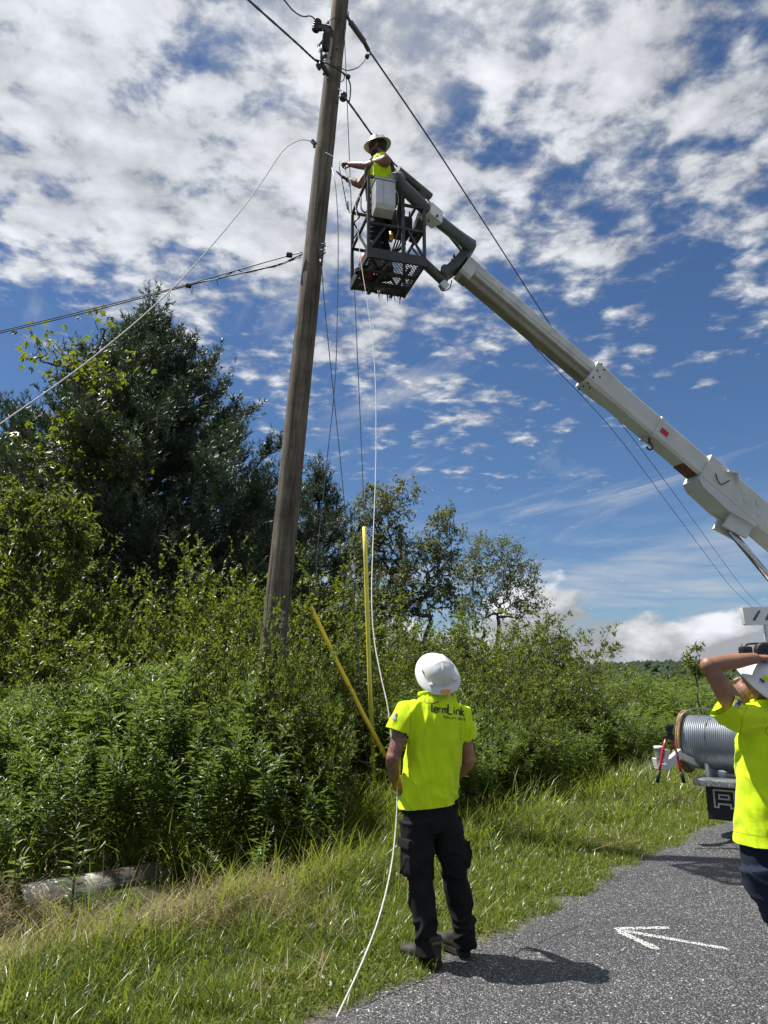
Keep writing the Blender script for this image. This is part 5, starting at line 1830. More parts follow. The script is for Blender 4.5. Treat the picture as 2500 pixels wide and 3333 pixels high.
def build_boom():
    tC, tK, tE = bt(1914), bt(2272), BLEN + 0.35
    boom = empty('boom', parent=TRK)
    boom.matrix_parent_inverse = Matrix.Identity(4)
    inv = T_INV
    def part(mb, name, mat, label=None):
        o = mb.build(name, mat, boom)
        o.location = -T_ORG
        if label:
            o['label'] = label
        return o
    # fly section with a stepped side
    mb = MB()
    bsect(mb, 0.0, tC + 0.4, [(0.10, 0.125), (0.115, 0.11), (0.115, 0.02), (0.10, 0.0), (0.10, -0.03), (-0.10, -0.03), (-0.10, 0.0), (-0.115, 0.02), (-0.115, 0.11), (-0.10, 0.125)])
    part(mb, 'fly_section', FLY)
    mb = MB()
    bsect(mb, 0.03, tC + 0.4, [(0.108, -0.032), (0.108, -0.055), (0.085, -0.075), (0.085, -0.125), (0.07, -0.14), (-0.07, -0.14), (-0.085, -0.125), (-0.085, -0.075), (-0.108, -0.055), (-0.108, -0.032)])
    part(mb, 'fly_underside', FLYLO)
    mb = MB()
    bsect(mb, -0.03, 0.13, rect(0.25, 0.27, 0.03))
    part(mb, 'tip_collar', FLY)
    # middle section with its collar
    mb = MB()
    bsect(mb, tC + 0.1, tK + 0.45, rect(0.26, 0.305, 0.03))
    mid = part(mb, 'middle_section', BOOMW)
    mb = MB()
    bsect(mb, tC - 0.02, tC + 0.12, rect(0.30, 0.345, 0.04))
    bsect(mb, tC + 0.12, tC + 0.42, [(s, min(u, 0.175)) for s, u in rect(0.30, 0.345, 0.04)], rect(0.265, 0.311, 0.032))
    part(mb, 'collar', BOOMW)
    for (dt, du) in ((0.03, 0.14), (0.03, 0.02), (0.03, -0.10), (0.10, 0.10), (0.10, -0.03)):
        mb = MB()
        c = bpt(tC + dt, 0.151, du)
        x, y = frame_from(BS)
        mb.lathe([(0.012, -0.004), (0.012, 0.008), (0.001, 0.008)], 8, Matrix.Translation(c) @ Matrix((x, y, BS)).transposed().to_4x4(), smooth=False)
        part(mb, 'collar_bolt', IRON)
    for dt, ds in ((0.03, 0.10), (0.03, 0.0), (0.03, -0.1), (0.09, 0.06)):
        mb = MB()
        c = bpt(tC + dt, ds, -0.1745)
        x, y = frame_from(-BU)
        mb.lathe([(0.012, -0.004), (0.012, 0.008), (0.001, 0.008)], 8, Matrix.Translation(c) @ Matrix((x, y, -BU)).transposed().to_4x4(), smooth=False)
        part(mb, 'collar_bolt', IRON)
    # top rail of the middle section
    mb = MB()
    bsect(mb, bt(2085), tK + 0.4, [(0.06, 0.145), (0.06, 0.18), (-0.06, 0.18), (-0.06, 0.145)])
    part(mb, 'cable_tray', BOOMW)
    # hook and its strap, red sticker, drip rail
    tH = bt(2122)
    mb = MB()
    bsect(mb, tH - 0.02, tH + 0.02, rect(0.285, 0.33, 0.03))
    part(mb, 'strap', BOOMW)
    mb = MB()
    h0 = bpt(tH, 0.06, -0.18)
    mb.tube([h0, h0 - Vector((0, 0, 0.07))], 0.018, 8)
    mb.tube(catmull([h0 - Vector((0, 0, 0.06)), h0 - Vector((-0.03, 0, 0.09)), h0 - Vector((-0.035, 0, 0.13)), h0 - Vector((0, 0, 0.155)), h0 - Vector((0.035, 0, 0.13)), h0 - Vector((0.03, 0, 0.11))], 5), 0.013, 8)
    part(mb, 'lifting_hook', IRON)
    mb = MB()
    bsect(mb, tH + 0.05, tH + 0.17, [(0.1315, 0.02), (0.1345, 0.02), (0.1345, -0.055), (0.1315, -0.055)])
    part(mb, 'warning_sticker', RED)
    mb = MB()
    bsect(mb, tK - 0.26, tK - 0.01, [(0.09, -0.153), (0.09, -0.157), (-0.11, -0.157), (-0.11, -0.153)])
    part(mb, 'rust_patch', RUST)
    # base section: deeper, with a chin below and raised discs
    mb = MB()
    bsect(mb, tK + 0.0, tE, rect(0.32, 0.385, 0.02))
    part(mb, 'base_section', BOOMW)
    mb = MB()
    bsect(mb, tK, tK + 0.10, [(0.155, -0.185), (0.155, -0.235), (-0.155, -0.235), (-0.155, -0.185)], [(0.155, -0.185), (0.155, -0.29), (-0.155, -0.29), (-0.155, -0.185)])
    bsect(mb, tK + 0.10, tK + 0.55, [(0.155, -0.185), (0.155, -0.29), (-0.155, -0.29), (-0.155, -0.185)], [(0.155, -0.185), (0.155, -0.315), (-0.155, -0.315), (-0.155, -0.185)])
    bsect(mb, tK + 0.55, tK + 1.0, [(0.155, -0.185), (0.155, -0.315), (-0.155, -0.315), (-0.155, -0.185)], [(0.155, -0.185), (0.155, -0.22), (-0.155, -0.22), (-0.155, -0.185)])
    part(mb, 'base_chin', BOOMW)
    x, y = frame_from(BS)
    F4 = Matrix((x, y, BS)).transposed().to_4x4()
    for (px, du, r) in ((2385, 0.07, 0.05), (2432, 0.08, 0.055), (2398, -0.03, 0.03), (2445, -0.06, 0.035), (2490, 0.05, 0.05), (2475, -0.12, 0.04)):
        mb = MB()
        mb.lathe([(r, -0.01), (r, 0.006), (r * 0.86, 0.010), (0.001, 0.010)], 20, Matrix.Translation(bpt(bt(px), 0.16, du)) @ F4, smooth=False)
        part(mb, 'pin_boss', BOOMW)
    mb = MB()
    q = bpt(bt(2332), 0.14, 0.17)
    mb.bar(bpt(bt(2322), 0.17, 0.11), bpt(bt(2345), 0.17, 0.19), 0.10, 0.02)
    mb.bar(bpt(bt(2345), 0.17, 0.19), bpt(bt(2362), 0.17, 0.08), 0.10, 0.02)
    part(mb, 'lamp_bracket', WHITE)
    mb = MB()
    mb.tube(catmull([bpt(bt(2300), 0.175, -0.02), bpt(bt(2312), 0.19, -0.10), bpt(bt(2325), 0.19, -0.10), bpt(bt(2338), 0.18, 0.03)], 6), 0.008, 6)
    part(mb, 'lamp_cable', BLACK)
    # lift cylinder lug and rod
    L0 = bpt(bt(2415), 0.0, -0.42)
    mb = MB()
    for s in (-0.09, 0.09):
        bsect(mb, bt(2385), bt(2450), [(s + 0.02, -0.2), (s + 0.02, -0.50), (s - 0.02, -0.50), (s - 0.02, -0.2)], [(s + 0.02, -0.2), (s + 0.02, -0.42), (s - 0.02, -0.42), (s - 0.02, -0.2)])
    part(mb, 'cylinder_lug', BOOMW)
    mb = MB()
    base = W(2.9, 0.0, 1.75)
    mb.tube([L0, L0.lerp(base, 0.55)], 0.045, 14)
    part(mb, 'lift_rod', CHROME)
    mb = MB()
    mb.tube([L0.lerp(base, 0.5), base], 0.085, 16)
    part(mb, 'lift_cylinder', WHITE)
    # turret cheeks up to the pivot
    mb = MB()
    c = W(3.2, 0, 1.9)
    for s in (-0.22, 0.22):
        mb.bar(c + BS * s, BB + BS * s, 0.05, 0.5, up=BW)
    part(mb, 'pivot_cheek', WHITE)

build_boom()

# ---- yoke and basket
BK_Z = 6.10
def build_basket():
    root = empty('basket', parent=TRK)
    root.matrix_parent_inverse = Matrix.Identity(4)
    def part(mb, name, mat, label=None, parent=None):
        o = mb.build(name, mat, root)
        o.location = -T_ORG
        if label:
            o['label'] = label
        return o
    nl, nr, fl, fr = G(1199, 836, BK_Z), G(1381, 866, BK_Z), G(1146, 939, BK_Z), G(1318, 966, BK_Z)
    # square the quad: keep the near-left corner, width and depth axes
    ex = ((nr - nl) + (fr - fl)) / 2
    ey = ((fl - nl) + (fr - nr)) / 2
    W0, D0 = ex.length, ey.length
    ex.normalize()
    ey = (ey - ex * ey.dot(ex)).normalized()
    def B(x, y, z):
        return nl + ex * x + ey * y + Vector((0, 0, z))
    H = 1.0
    t = 0.032
    # toe boards
    mb = MB()
    for a, b, h in (((0, 0, .055), (W0, 0, .055), .115), ((0, D0, .055), (W0, D0, .055), .115), ((0, .016, .052), (0, D0 - .016, .052), .105), ((W0, .016, .052), (W0, D0 - .016, .052), .105)):
        mb = MB()
        mb.bar(B(*a), B(*b), 0.03, h)
        part(mb, 'toe_board', CAGE)
    # posts
    for (x, y, h) in ((0, 0, H), (W0, 0, 0.92), (0, D0, H), (W0, D0, H), (0.30, D0, H), (0.40, 0.0, 0.92)):
        mb = MB(); mb.bar(B(x, y, -0.01), B(x, y, h), t, t, up=ex)
        part(mb, 'post', CAGE)
    # rails
    rails = [((0, 0, H), (0.42, 0, H)), ((0, D0, H), (W0, D0, H)), ((0, 0.02, H), (0, D0 - 0.02, H)), ((W0, 0.02, 0.92), (W0, D0 - 0.02, 0.92)),
             ((0.02, 0, 0.42), (W0 - 0.02, 0, 0.42)), ((0.40, 0, 0.72), (W0 - 0.02, 0, 0.72)), ((0.0, 0.02, 0.52), (0.0, D0 - 0.02, 0.52)), ((0.02, D0, 0.52), (W0 - 0.02, D0, 0.52)), ((W0, 0.02, 0.5), (W0, D0 - 0.02, 0.5))]
    for a, b in rails:
        mb = MB(); mb.bar(B(*a), B(*b), t * 0.85, t * 0.85)
        part(mb, 'rail', CAGE)
    for a, b in (((0.02, 0, 0.12), (0.19, 0, 0.40)), ((W0 - 0.02, 0.0, 0.12), (0.46, 0.0, 0.40)), ((0, 0.03, 0.1), (0, D0 * 0.55, 0.5)), ((W0 - 0.1, D0, 0.1), (0.32, D0, 0.5)), ((W0, 0.05, 0.1), (W0, D0 * 0.6, 0.48))):
        mb = MB(); mb.bar(B(*a), B(*b), 0.022, 0.022)
        part(mb, 'brace', CAGE)
    # expanded-metal floor
    mb = MB()
    nx, ny = 17, 28
    for i in range(-ny, nx + ny):
        for sg in (1, -1):
            x0 = i * W0 / nx
            x1 = x0 + sg * D0 * (W0 / nx) / (D0 / ny) * 1.0 * 0.5 * 1.0
            a, b = [x0, 0.0], [x1, D0]
            # clip to the floor
            def clip(p, q):
                t0, t1 = 0.0, 1.0
                dx = q[0] - p[0]
                for lo, hi in ((0.015, W0 - 0.015),):
                    if abs(dx) < 1e-9:
                        return None if not (lo <= p[0] <= hi) else (0, 1)
                    ta, tb = (lo - p[0]) / dx, (hi - p[0]) / dx
                    if ta > tb:
                        ta, tb = tb, ta
                    t0, t1 = max(t0, ta), min(t1, tb)
                return (t0, t1) if t1 - t0 > 0.01 else None
            r = clip(a, b)
            if r:
                pa = [a[0] + (b[0] - a[0]) * r[0], D0 * r[0]]
                pb = [a[0] + (b[0] - a[0]) * r[1], D0 * r[1]]
                mb.bar(B(pa[0], pa[1], 0.004 + 0.003 * sg), B(pb[0], pb[1], 0.004 + 0.003 * sg), 0.0055, 0.006)
    part(mb, 'floor_mesh', CAGE)
    mb = MB()
    for a, b, h in (((.015, D0 * .34, -.02), (W0 - .015, D0 * .34, -.02), .03), ((.015, D0 * .68, -.02), (W0 - .015, D0 * .68, -.02), .03), ((W0 * .36, .015, -.045), (W0 * .30, D0 - .015, -.045), .02), ((W0 * .75, .015, -.045), (W0 * .72, D0 - .015, -.045), .02)):
        mb = MB(); mb.bar(B(*a), B(*b), 0.035, h)
        part(mb, 'floor_beam', CAGE)
    # frayed bits hanging under the floor
    rr = random.Random(3)
    mb = MB()
    for k in range(13):
        x = 0.25 + 0.36 * rr.random() if k else 0.12
        a = B(x, D0 * 0.93, -0.0)
        l = rr.uniform(0.05, 0.15)
        mb.tube([a, a + Vector((rr.uniform(-.012, .012), 0, -l * .5)), a + Vector((rr.uniform(-.02, .02), 0, -l))], [0.006, 0.005, 0.002], 5)
    part(mb, 'frayed_strip', BLACK)
    # aluminium tool box hooked on the near face
    mb = MB()
    bx0, bx1, bz0, bz1 = 0.025, 0.245, 0.46, 0.84
    poly = [(0.0, bz1), (0.0, bz0 + 0.06), (-0.045, bz0), (-0.155, bz0 + 0.035), (-0.185, bz0 + 0.08), (-0.185, bz1 - 0.02), (-0.17, bz1)]
    vs = [B(bx0, y - 0.022, z) for y, z in poly] + [B(bx1, y - 0.022, z) for y, z in poly]
    n = len(poly)
    mb.add(vs, [tuple(range(n)), tuple(reversed(range(n, 2 * n)))] + [(i, (i + 1) % n, (i + 1) % n + n, i + n) for i in range(n)])
    part(mb, 'tool_box', TOOLB)
    mb = MB(); mb.bar(B(bx0 - 0.012, -0.11, bz1 + 0.008), B(bx1 + 0.012, -0.11, bz1 + 0.008), 0.20, 0.016, bev=0.005); mb.bar(B(bx0 + 0.085, -0.211, bz0 + 0.06), B(bx0 + 0.085, -0.211, bz1 - 0.01), 0.012, 0.006)
    part(mb, 'tool_box_lid', TOOLB)
    # control console and seat-like shelf on the right
    M3 = Matrix((ex, ey, Vector((0, 0, 1)))).transposed()
    mb = MB(); mb.box(B(0.47, 0.34, 0.66), (0.26, 0.22, 0.20), M3, 0.025); mb.box(B(0.42, 0.32, 0.80), (0.13, 0.10, 0.09), M3, 0.02); part(mb, 'control_console', BLACK)
    mb = MB(); mb.box(B(W0 + 0.09, 0.36, 0.78), (0.12, 0.26, 0.42), M3 @ Matrix.Rotation(0.30, 3, 'Y'), 0.02); part(mb, 'control_cover', BLACK)
    for x, z, l in ((0.46, 0.92, 0.10), (0.52, 0.86, 0.12), (0.58, 0.86, 0.12)):
        mb = MB(); mb.tube([B(x, 0.34, z - 0.14), B(x + 0.01, 0.32, z + l * 0.2)], 0.008, 6); part(mb, 'control_lever', BLACK)
    mb = MB()
    for k in range(5):
        o = 0.012 * k
        mb.tube(catmull([B(0.33 + o, 0.05, 0.95), B(0.36 + o, 0.02, 0.80), B(0.34 + o, 0.03, 0.6), B(0.37, 0.05 + o, 0.45), B(0.34 + 0.03 * k, 0.1, 0.30), B(0.30, 0.2, 0.12 + o)], 6), 0.009, 6)
    mb.tube(catmull([B(-0.02, 0.3, 0.95), B(-0.05, 0.33, 0.8), B(-0.01, 0.36, 0.72), B(-0.06, 0.4, 0.66), B(0.0, 0.45, 0.6), B(-0.04, 0.5, 0.52)], 6), 0.010, 6)
    mb.tube(catmull([B(0.02, 0.12, 0.98), B(0.07, 0.1, 0.8), B(0.02, 0.16, 0.66), B(-0.03, 0.2, 0.72), B(-0.02, 0.26, 0.9)], 6), 0.010, 6)
    part(mb, 'hose', BLACK)
    mb = MB(); mb.tube([B(0.285, 0.10, 0.30), B(0.30, 0.10, 0.36), B(0.285, 0.10, 0.42)], [0.02, 0.03, 0.018], 8); part(mb, 'valve', simple('brass_fitting', (0.42, 0.30, 0.08), 0.35, 0.8))
    # ---- yoke: two arms and the folded bracket on the boom tip
    top0, top1, top2 = P(1290, 588, 7.30), P(1410, 705, 7.72), P(1535, 805, 8.25)
    mb = MB(); mb.tube([top0, top1, top2], 0.072, 20); part(mb, 'upper_arm', OLIVE)
    mb = MB(); mb.tube([P(1284, 590, 7.27), P(1298, 583, 7.32)], 0.088, 18); part(mb, 'arm_pivot', OLIVE)
    mb = MB()
    mb.bar(P(1386, 684, 7.63), P(1424, 717, 7.78), 0.165, 0.165, bev=0.01); slv = part(mb, 'arm_sleeve', WHITE)
    for q in ((1400, 680), (1424, 702), (1395, 718)):
        mb = MB(); mb.box(P(q[0], q[1], 7.62), (0.025, 0.025, 0.025), bev=0.006)
        part(mb, 'sleeve_bolt', IRON)
    mb = MB()
    e0, e1, e2, e3 = P(1500, 775, 8.25), P(1543, 805, 8.3), P(1512, 830, 8.32), P(1485, 812, 8.28)
    th = Vector((0.02, 0.13, 0))
    # folded plate bracket from the arm end down to the boom tip
    def plate(pix, Y, y0, y1, name):
        q = MB()
        ps = [P(a, b, Y) for a, b in pix]
        n = len(ps)
        vs = [p + Vector((0, y0, 0)) for p in ps] + [p + Vector((0, y1, 0)) for p in ps]
        q.add(vs, [tuple(range(n)), tuple(reversed(range(n, 2 * n)))] + [(i, (i + 1) % n, (i + 1) % n + n, i + n) for i in range(n)])
        return part(q, name, OLIVE)
    plate([(1497, 763), (1548, 799), (1535, 822), (1518, 845), (1492, 880), (1460, 900), (1447, 915), (1426, 905), (1440, 885), (1474, 855), (1502, 822), (1494, 784)], 8.30, -0.09, 0.09, 'yoke_plate')
    mb = MB(); mb.tube([P(1370, 846, 8.02), P(1446, 918, 8.2)], 0.058, 16); part(mb, 'lower_arm', OLIVE)
    mb = MB(); mb.tube([P(1447, 892, 8.2) + Vector((0, -0.13, 0)), P(1447, 892, 8.2) + Vector((0, 0.14, 0))], 0.055, 16); mb.tube([P(1518, 800, 8.3) + Vector((0, -0.12, 0)), P(1518, 800, 8.3) + Vector((0, 0.12, 0))], 0.04, 14); part(mb, 'yoke_pin', OLIVE)
    mb = MB()
    mb.bar(P(1437, 936, 8.16), P(1452, 922, 8.18), 0.07, 0.09)
    part(mb, 'yoke_foot', WHITE)
    mb = MB()
    mb.tube(catmull([P(1432, 932, 8.15), P(1436, 944, 8.15), P(1448, 946, 8.15), P(1464, 936, 8.16), P(1471, 912, 8.18)], 6), 0.007, 6)
    part(mb, 'yoke_cable', BLACK)
    mb = MB(); mb.tube([P(1440, 742, 8.08), P(1502, 818, 8.28)], 0.012, 8); part(mb, 'leveling_rod', IRON)
    for q in ((1470, 868), (1478, 852), (1484, 838)):
        mb = MB(); mb.box(P(q[0] - 6, q[1] - 4, 8.24), (0.03, 0.05, 0.03), bev=0.008)
        part(mb, 'yoke_bolt', IRON)
    # spare tube clipped above the upper arm, and its plate
    mb = MB(); mb.tube([P(1294, 552, 7.45), P(1400, 640, 7.8)], 0.045, 18); part(mb, 'clipped_tube', OLIVE)
    for a, b in ((P(1312, 592, 7.42), P(1318, 570, 7.5)), (P(1362, 645, 7.6), P(1370, 614, 7.68))):
        mb = MB(); mb.bar(a, b, 0.03, 0.03); part(mb, 'tube_clip', CAGE)
    mb = MB(); q = MB(); ps = [P(a, b, 8.0) for a, b in ((1285, 632), (1310, 595), (1350, 612), (1372, 632), (1372, 655), (1330, 640), (1300, 640))]
    n = len(ps); q.add([p for p in ps] + [p + Vector((0, 0.02, 0)) for p in ps], [tuple(range(n)), tuple(reversed(range(n, 2 * n)))] + [(i, (i + 1) % n, (i + 1) % n + n, i + n) for i in range(n)])
    part(q, 'gusset_plate', CAGE)
    return B, W0, D0

BASKET, BK_W, BK_D = build_basket()

# ---- things carried by the truck
def build_reel():
    c = W(0.28, 0.79, 0.955)
    root = empty('cable_reel', c)
    tag(root, 'wooden reel wound with silver strand at the truck tail', 'cable reel')
    ax = Vv
    x, y = frame_from(ax)
    M = Matrix((x, y, ax)).transposed().to_4x4()
    wood = wood_mat('reel_plywood', (0.20, 0.12, 0.055), (0.42, 0.28, 0.15), (0.05, 0.03, 0.015), 1.0)
    Wd = 0.46
    for s in (1, -1):
        mb = MB()
        for k in range(2):
            z0 = s * (Wd + 0.003 + k * 0.024)
            z1 = s * (Wd + 0.024 + k * 0.024)
            mb.lathe([(0.03, z0), (0.329, z0), (0.334, (z0 + z1) / 2), (0.329, z1), (0.03, z1)], 48, M, smooth=False)
        mb.build('flange', wood, root)
    mb = MB()
    prof = []
    nw = 46
    for k in range(nw):
        z = -Wd + 2 * Wd * k / nw
        s = 2 * Wd / nw
        r = 0.280 + 0.006 * mnoise.noise(Vector((k * 0.31, 0, 0))) + 0.007 * mnoise.noise(Vector((k * 1.7, 5, 0)))
        prof += [(r - 0.014, z), (r, z + s * 0.25), (r + 0.003, z + s * 0.5), (r, z + s * 0.75)]
    prof.append((0.277, Wd))
    mb.lathe(prof, 48, M)
    steel = simple('bright_galvanised_strand', (0.24, 0.27, 0.30), 0.45, 0.5, var=0.10, scale=4)
    mb.build('wound_strand', steel, root)
    for k, (z0, z1, a0, a1) in enumerate(((0.22, -0.25, 1.35, 3.9), (0.05, 0.25, 0.9, 3.6), (0.33, 0.28, 0.6, 3.8), (-0.3, -0.1, 1.0, 3.2))):
        mb = MB()
        pts = []
        for i in range(24):
            t = i / 23
            a = a0 + (a1 - a0) * t
            pts.append(M @ Vector((0.291 * math.cos(a - 0.7), 0.291 * math.sin(a - 0.7), z0 + (z1 - z0) * t)))
        mb.tube(pts, 0.0055, 5)
        mb.build('loose_strand', steel, root)
    mb = MB()
    mb.tube(catmull([P(2196, 2372, 8.35), P(2206, 2345, 8.35), P(2230, 2318, 8.35), P(2265, 2306, 8.4), P(2320, 2308, 8.5), P(2345, 2316, 8.6)], 8), 0.005, 6)
    o = mb.build('free_strand_end', steel, root)
    o.matrix_parent_inverse = Matrix.Translation(-c)

build_reel()

def build_cutters():
    Y = 8.0
    piv = P(2178, 2400, Y)
    root = empty('bolt_cutters', P(2178, 2545, Y))
    tag(root, 'red bolt cutters with black grips hanging at the truck tail', 'bolt cutters')
    inv = Matrix.Translation(-root.location)
    def part(mb, name, mat):
        o = mb.build(name, mat, root); o.matrix_parent_inverse = inv
    for a, b, g0, g1 in (((2170, 2398), (2150, 2490), (2146, 2508), (2140, 2548)), ((2186, 2400), (2213, 2500), (2217, 2512), (2227, 2548))):
        mb = MB(); mb.tube([P(*a, Y), P((a[0] + b[0]) / 2 + (3 if b[0] > 2178 else -3), (a[1] + b[1]) / 2, Y), P(*b, Y), P(*g0, Y)], 0.014, 10); part(mb, 'handle', RED)
        mb = MB(); mb.tube([P(*g0, Y), P((g0[0] + g1[0]) / 2, (g0[1] + g1[1]) / 2, Y), P(*g1, Y)], [0.017, 0.020, 0.018], 10); part(mb, 'grip', BLACK)
    mb = MB()
    mb.bar(P(2172, 2402, Y), P(2175, 2365, Y), 0.05, 0.03, up=(1, 0, 0), bev=0.008)
    mb.bar(P(2184, 2402, Y), P(2182, 2365, Y), 0.05, 0.03, up=(1, 0, 0), bev=0.008)
    mb.bar(P(2170, 2372, Y - 0.01), P(2176, 2358, Y), 0.06, 0.045, up=(1, 0, 0), bev=0.012)
    mb.bar(P(2188, 2372, Y - 0.01), P(2181, 2358, Y), 0.06, 0.045, up=(1, 0, 0), bev=0.012)
    mb.box(P(2178, 2400, Y - 0.02), (0.09, 0.02, 0.03), bev=0.006)
    part(mb, 'jaw', BLACK)
    mb = MB(); mb.bar(P(2197, 2440, Y - 0.015), P(2203, 2462, Y - 0.015), 0.016, 0.006, up=(1, 0, 0)); part(mb, 'label_band', WHITE)

build_cutters()

def build_small():
    c = P(2148, 2484, 8.15)
    root = empty('tin_can', c)
    tag(root, 'small silver tin can with a white lid on the truck bracket', 'can')
    mb = MB(); mb.lathe([(0.001, 0), (0.048, 0), (0.048, 0.004), (0.046, 0.008), (0.046, 0.05), (0.047, 0.053), (0.046, 0.056), (0.046, 0.15), (0.049, 0.155)], 20); mb.build('can_body', GALV, root)
    mb = MB(); mb.lathe([(0.05, 0.148), (0.051, 0.165), (0.045, 0.17), (0.001, 0.168)], 20); mb.build('lid', WHITE, root)
    b = BASKET(0.10, BK_D * 0.62, 0.012)
    root = empty('fuel_jug', b)
    tag(root, 'orange red plastic jug standing on the work basket floor', 'jug')
    mb = MB()
    mb.lathe([(0.001, 0), (0.075, 0.0), (0.085, 0.02), (0.085, 0.10), (0.078, 0.12), (0.085, 0.14), (0.083, 0.24), (0.06, 0.285), (0.035, 0.30)], 18)
    mb.build('jug_body', ORANGE, root)
    mb = MB(); mb.lathe([(0.038, 0.295), (0.038, 0.335), (0.001, 0.337)], 14); mb.tube(catmull([(0.03, 0, 0.30), (0.06, 0, 0.34), (0.085, 0, 0.30), (0.086, 0, 0.25)], 5), 0.009, 6); mb.build('cap', BLACK, root)

build_small()

# ---------------------------------------------------------------- people
def skin_mat(name, col, tattoo=False):
    m, g = new_mat(name)
    co = g.n('ShaderNodeTexCoord').outputs['Object']
    n1 = g.noise(co, 14.0, 4.0, 0.6)
    n2 = g.noise(co, 90.0, 3.0, 0.6)
    c = g.mix(g.ss(n1, 0.3, 0.7), tuple(x * 0.8 for x in col) + (1,), (min(1, col[0] * 1.18), col[1] * 1.08, col[2] * 1.05, 1))
    if tattoo:
        a = g.n('ShaderNodeAttribute', dict(attribute_name='tattoo')).outputs['Fac']
        t1 = g.noise(co, 22.0, 3.0, 0.5, 2.5)
        line = g.ss(g.m('ABSOLUTE', g.m('SUBTRACT', t1, 0.5)), 0.055, 0.012)
        shade = g.ss(g.noise(co, 30.0, 2.0, 0.5, 1.5), 0.45, 0.62)
        ink = g.m('MULTIPLY', g.m('MAXIMUM', line, g.m('MULTIPLY', shade, 0.65)), a)
        c = g.mix(g.m('MULTIPLY', ink, 0.72), c, (0.040, 0.045, 0.050, 1))
    b = g.n('ShaderNodeBump', Strength=0.25, Distance=0.004, Height=n2)
    p = g.n('ShaderNodeBsdfPrincipled', Base_Color=c, Roughness=0.48, Normal=b.outputs[0])
    p.inputs['Subsurface Weight'].default_value = 0.08
    p.inputs['Subsurface Radius'].default_value = (0.012, 0.005, 0.003)
    g.n('ShaderNodeOutputMaterial', Surface=p.outputs[0])
    return m

def cloth_mat(name, col, var=0.12, weave=420.0, rough=0.85, sheen=0.2, dirt=None):
    m, g = new_mat(name)
    co = g.n('ShaderNodeTexCoord').outputs['Object']
    n1 = g.noise(co, 6.0, 5.0, 0.6)
    n2 = g.noise(co, weave, 2.0, 0.5)
    n3 = g.noise(co, 60.0, 4.0, 0.6)
    c = g.mix(g.ss(n1, 0.3, 0.7), tuple(x * (1 - var) for x in col) + (1,), tuple(min(1, x * (1 + var * .5)) for x in col) + (1,))
    if dirt:
        c = g.mix(g.ss(g.noise(co, dirt[1], 6.0, 0.65), dirt[2], dirt[2] + 0.2), c, (*dirt[0], 1))
    b = g.n('ShaderNodeBump', Strength=0.35, Distance=0.004, Height=g.m('ADD', g.m('MULTIPLY', n2, 0.35), n3))
    p = g.n('ShaderNodeBsdfPrincipled', Base_Color=c, Roughness=rough, Normal=b.outputs[0])
    p.inputs['Sheen Weight'].default_value = sheen
    p.inputs['Specular IOR Level'].default_value = 0.25
    g.n('ShaderNodeOutputMaterial', Surface=p.outputs[0])
    return m

SKIN1 = skin_mat('tanned_skin_inked', (0.28, 0.135, 0.088), True)
SKIN2 = skin_mat('tanned_skin', (0.26, 0.128, 0.082))
SKIN3 = skin_mat('tanned_skin_dark', (0.20, 0.095, 0.06))
HIVIS = cloth_mat('fluorescent_yellow_green_cotton', (0.57, 0.765, 0.008), var=0.11, sheen=0.1)
CHARC = cloth_mat('charcoal_work_cotton', (0.0085, 0.0085, 0.009), var=0.3, sheen=0.0, dirt=((0.017, 0.0165, 0.016), 9, 0.55))
DENIM = cloth_mat('dark_blue_denim', (0.008, 0.014, 0.034), var=0.35, sheen=0.03, dirt=((0.022, 0.033, 0.060), 7, 0.55))
BOOT = simple('dusty_brown_leather', (0.026, 0.021, 0.017), 0.65, var=0.4, scale=14, bump=0.3, dirt=((0.075, 0.06, 0.045), 16, 0.60))
SOLE = simple('black_boot_sole', (0.02, 0.018, 0.016), 0.8, var=0.3)
HARDHAT = simple('white_hard_hat_plastic', (0.62, 0.63, 0.62), 0.32, var=0.03, scale=6, dirt=((0.50, 0.49, 0.45), 12, 0.70))
HAIR = simple('dark_hair', (0.018, 0.013, 0.010), 0.7, var=0.4, scale=80, bump=0.7, bscale=200)
INK = simple('black_shirt_print', (0.022, 0.035, 0.030), 0.8, var=0.2)
GLOVE = simple('black_work_glove', (0.02, 0.02, 0.021), 0.7, var=0.3)
STRAP = simple('harness_webbing', (0.055, 0.055, 0.05), 0.8, var=0.3)

def ball(mb, c, rx, ry, rz, M=None, n=16):
    prof = [(math.sin(math.pi * i / 10), -math.cos(math.pi * i / 10)) for i in range(11)]
    S = Matrix.Diagonal((rx, ry, rz, 1))
    T = Matrix.Translation(Vector(c)) @ (M.to_4x4() if M is not None else Matrix.Identity(4)) @ S
    mb.lathe([(max(r, 0.02), h) for r, h in prof], n, T, cap=True)

def voxel(mb, size, it=4, fac=0.5, disp=None):
    """weld overlapping closed pieces into one continuous skin"""
    o = mb.build('tmp_weld', HAIR)
    md = o.modifiers.new('r', 'REMESH')
    md.mode, md.voxel_size, md.use_smooth_shade = 'VOXEL', size, True
    if it:
        sm = o.modifiers.new('s', 'SMOOTH')
        sm.factor, sm.iterations = fac, it
    dg = bpy.context.evaluated_depsgraph_get()
    dg.update()
    me = bpy.data.meshes.new_from_object(o.evaluated_get(dg))
    bpy.data.objects.remove(o)
    n = len(me.vertices)
    if disp:
        V = np.empty(n * 3, np.float32); me.vertices.foreach_get('co', V); V = V.reshape(-1, 3)
        N = np.empty(n * 3, np.float32); me.vertices.foreach_get('normal', N); N = N.reshape(-1, 3)
        me.vertices.foreach_set('co', disp(V.astype(float), N.astype(float)).astype(np.float32).ravel())
    me.polygons.foreach_set('use_smooth', np.ones(len(me.polygons), bool))
    me.update()
    return me

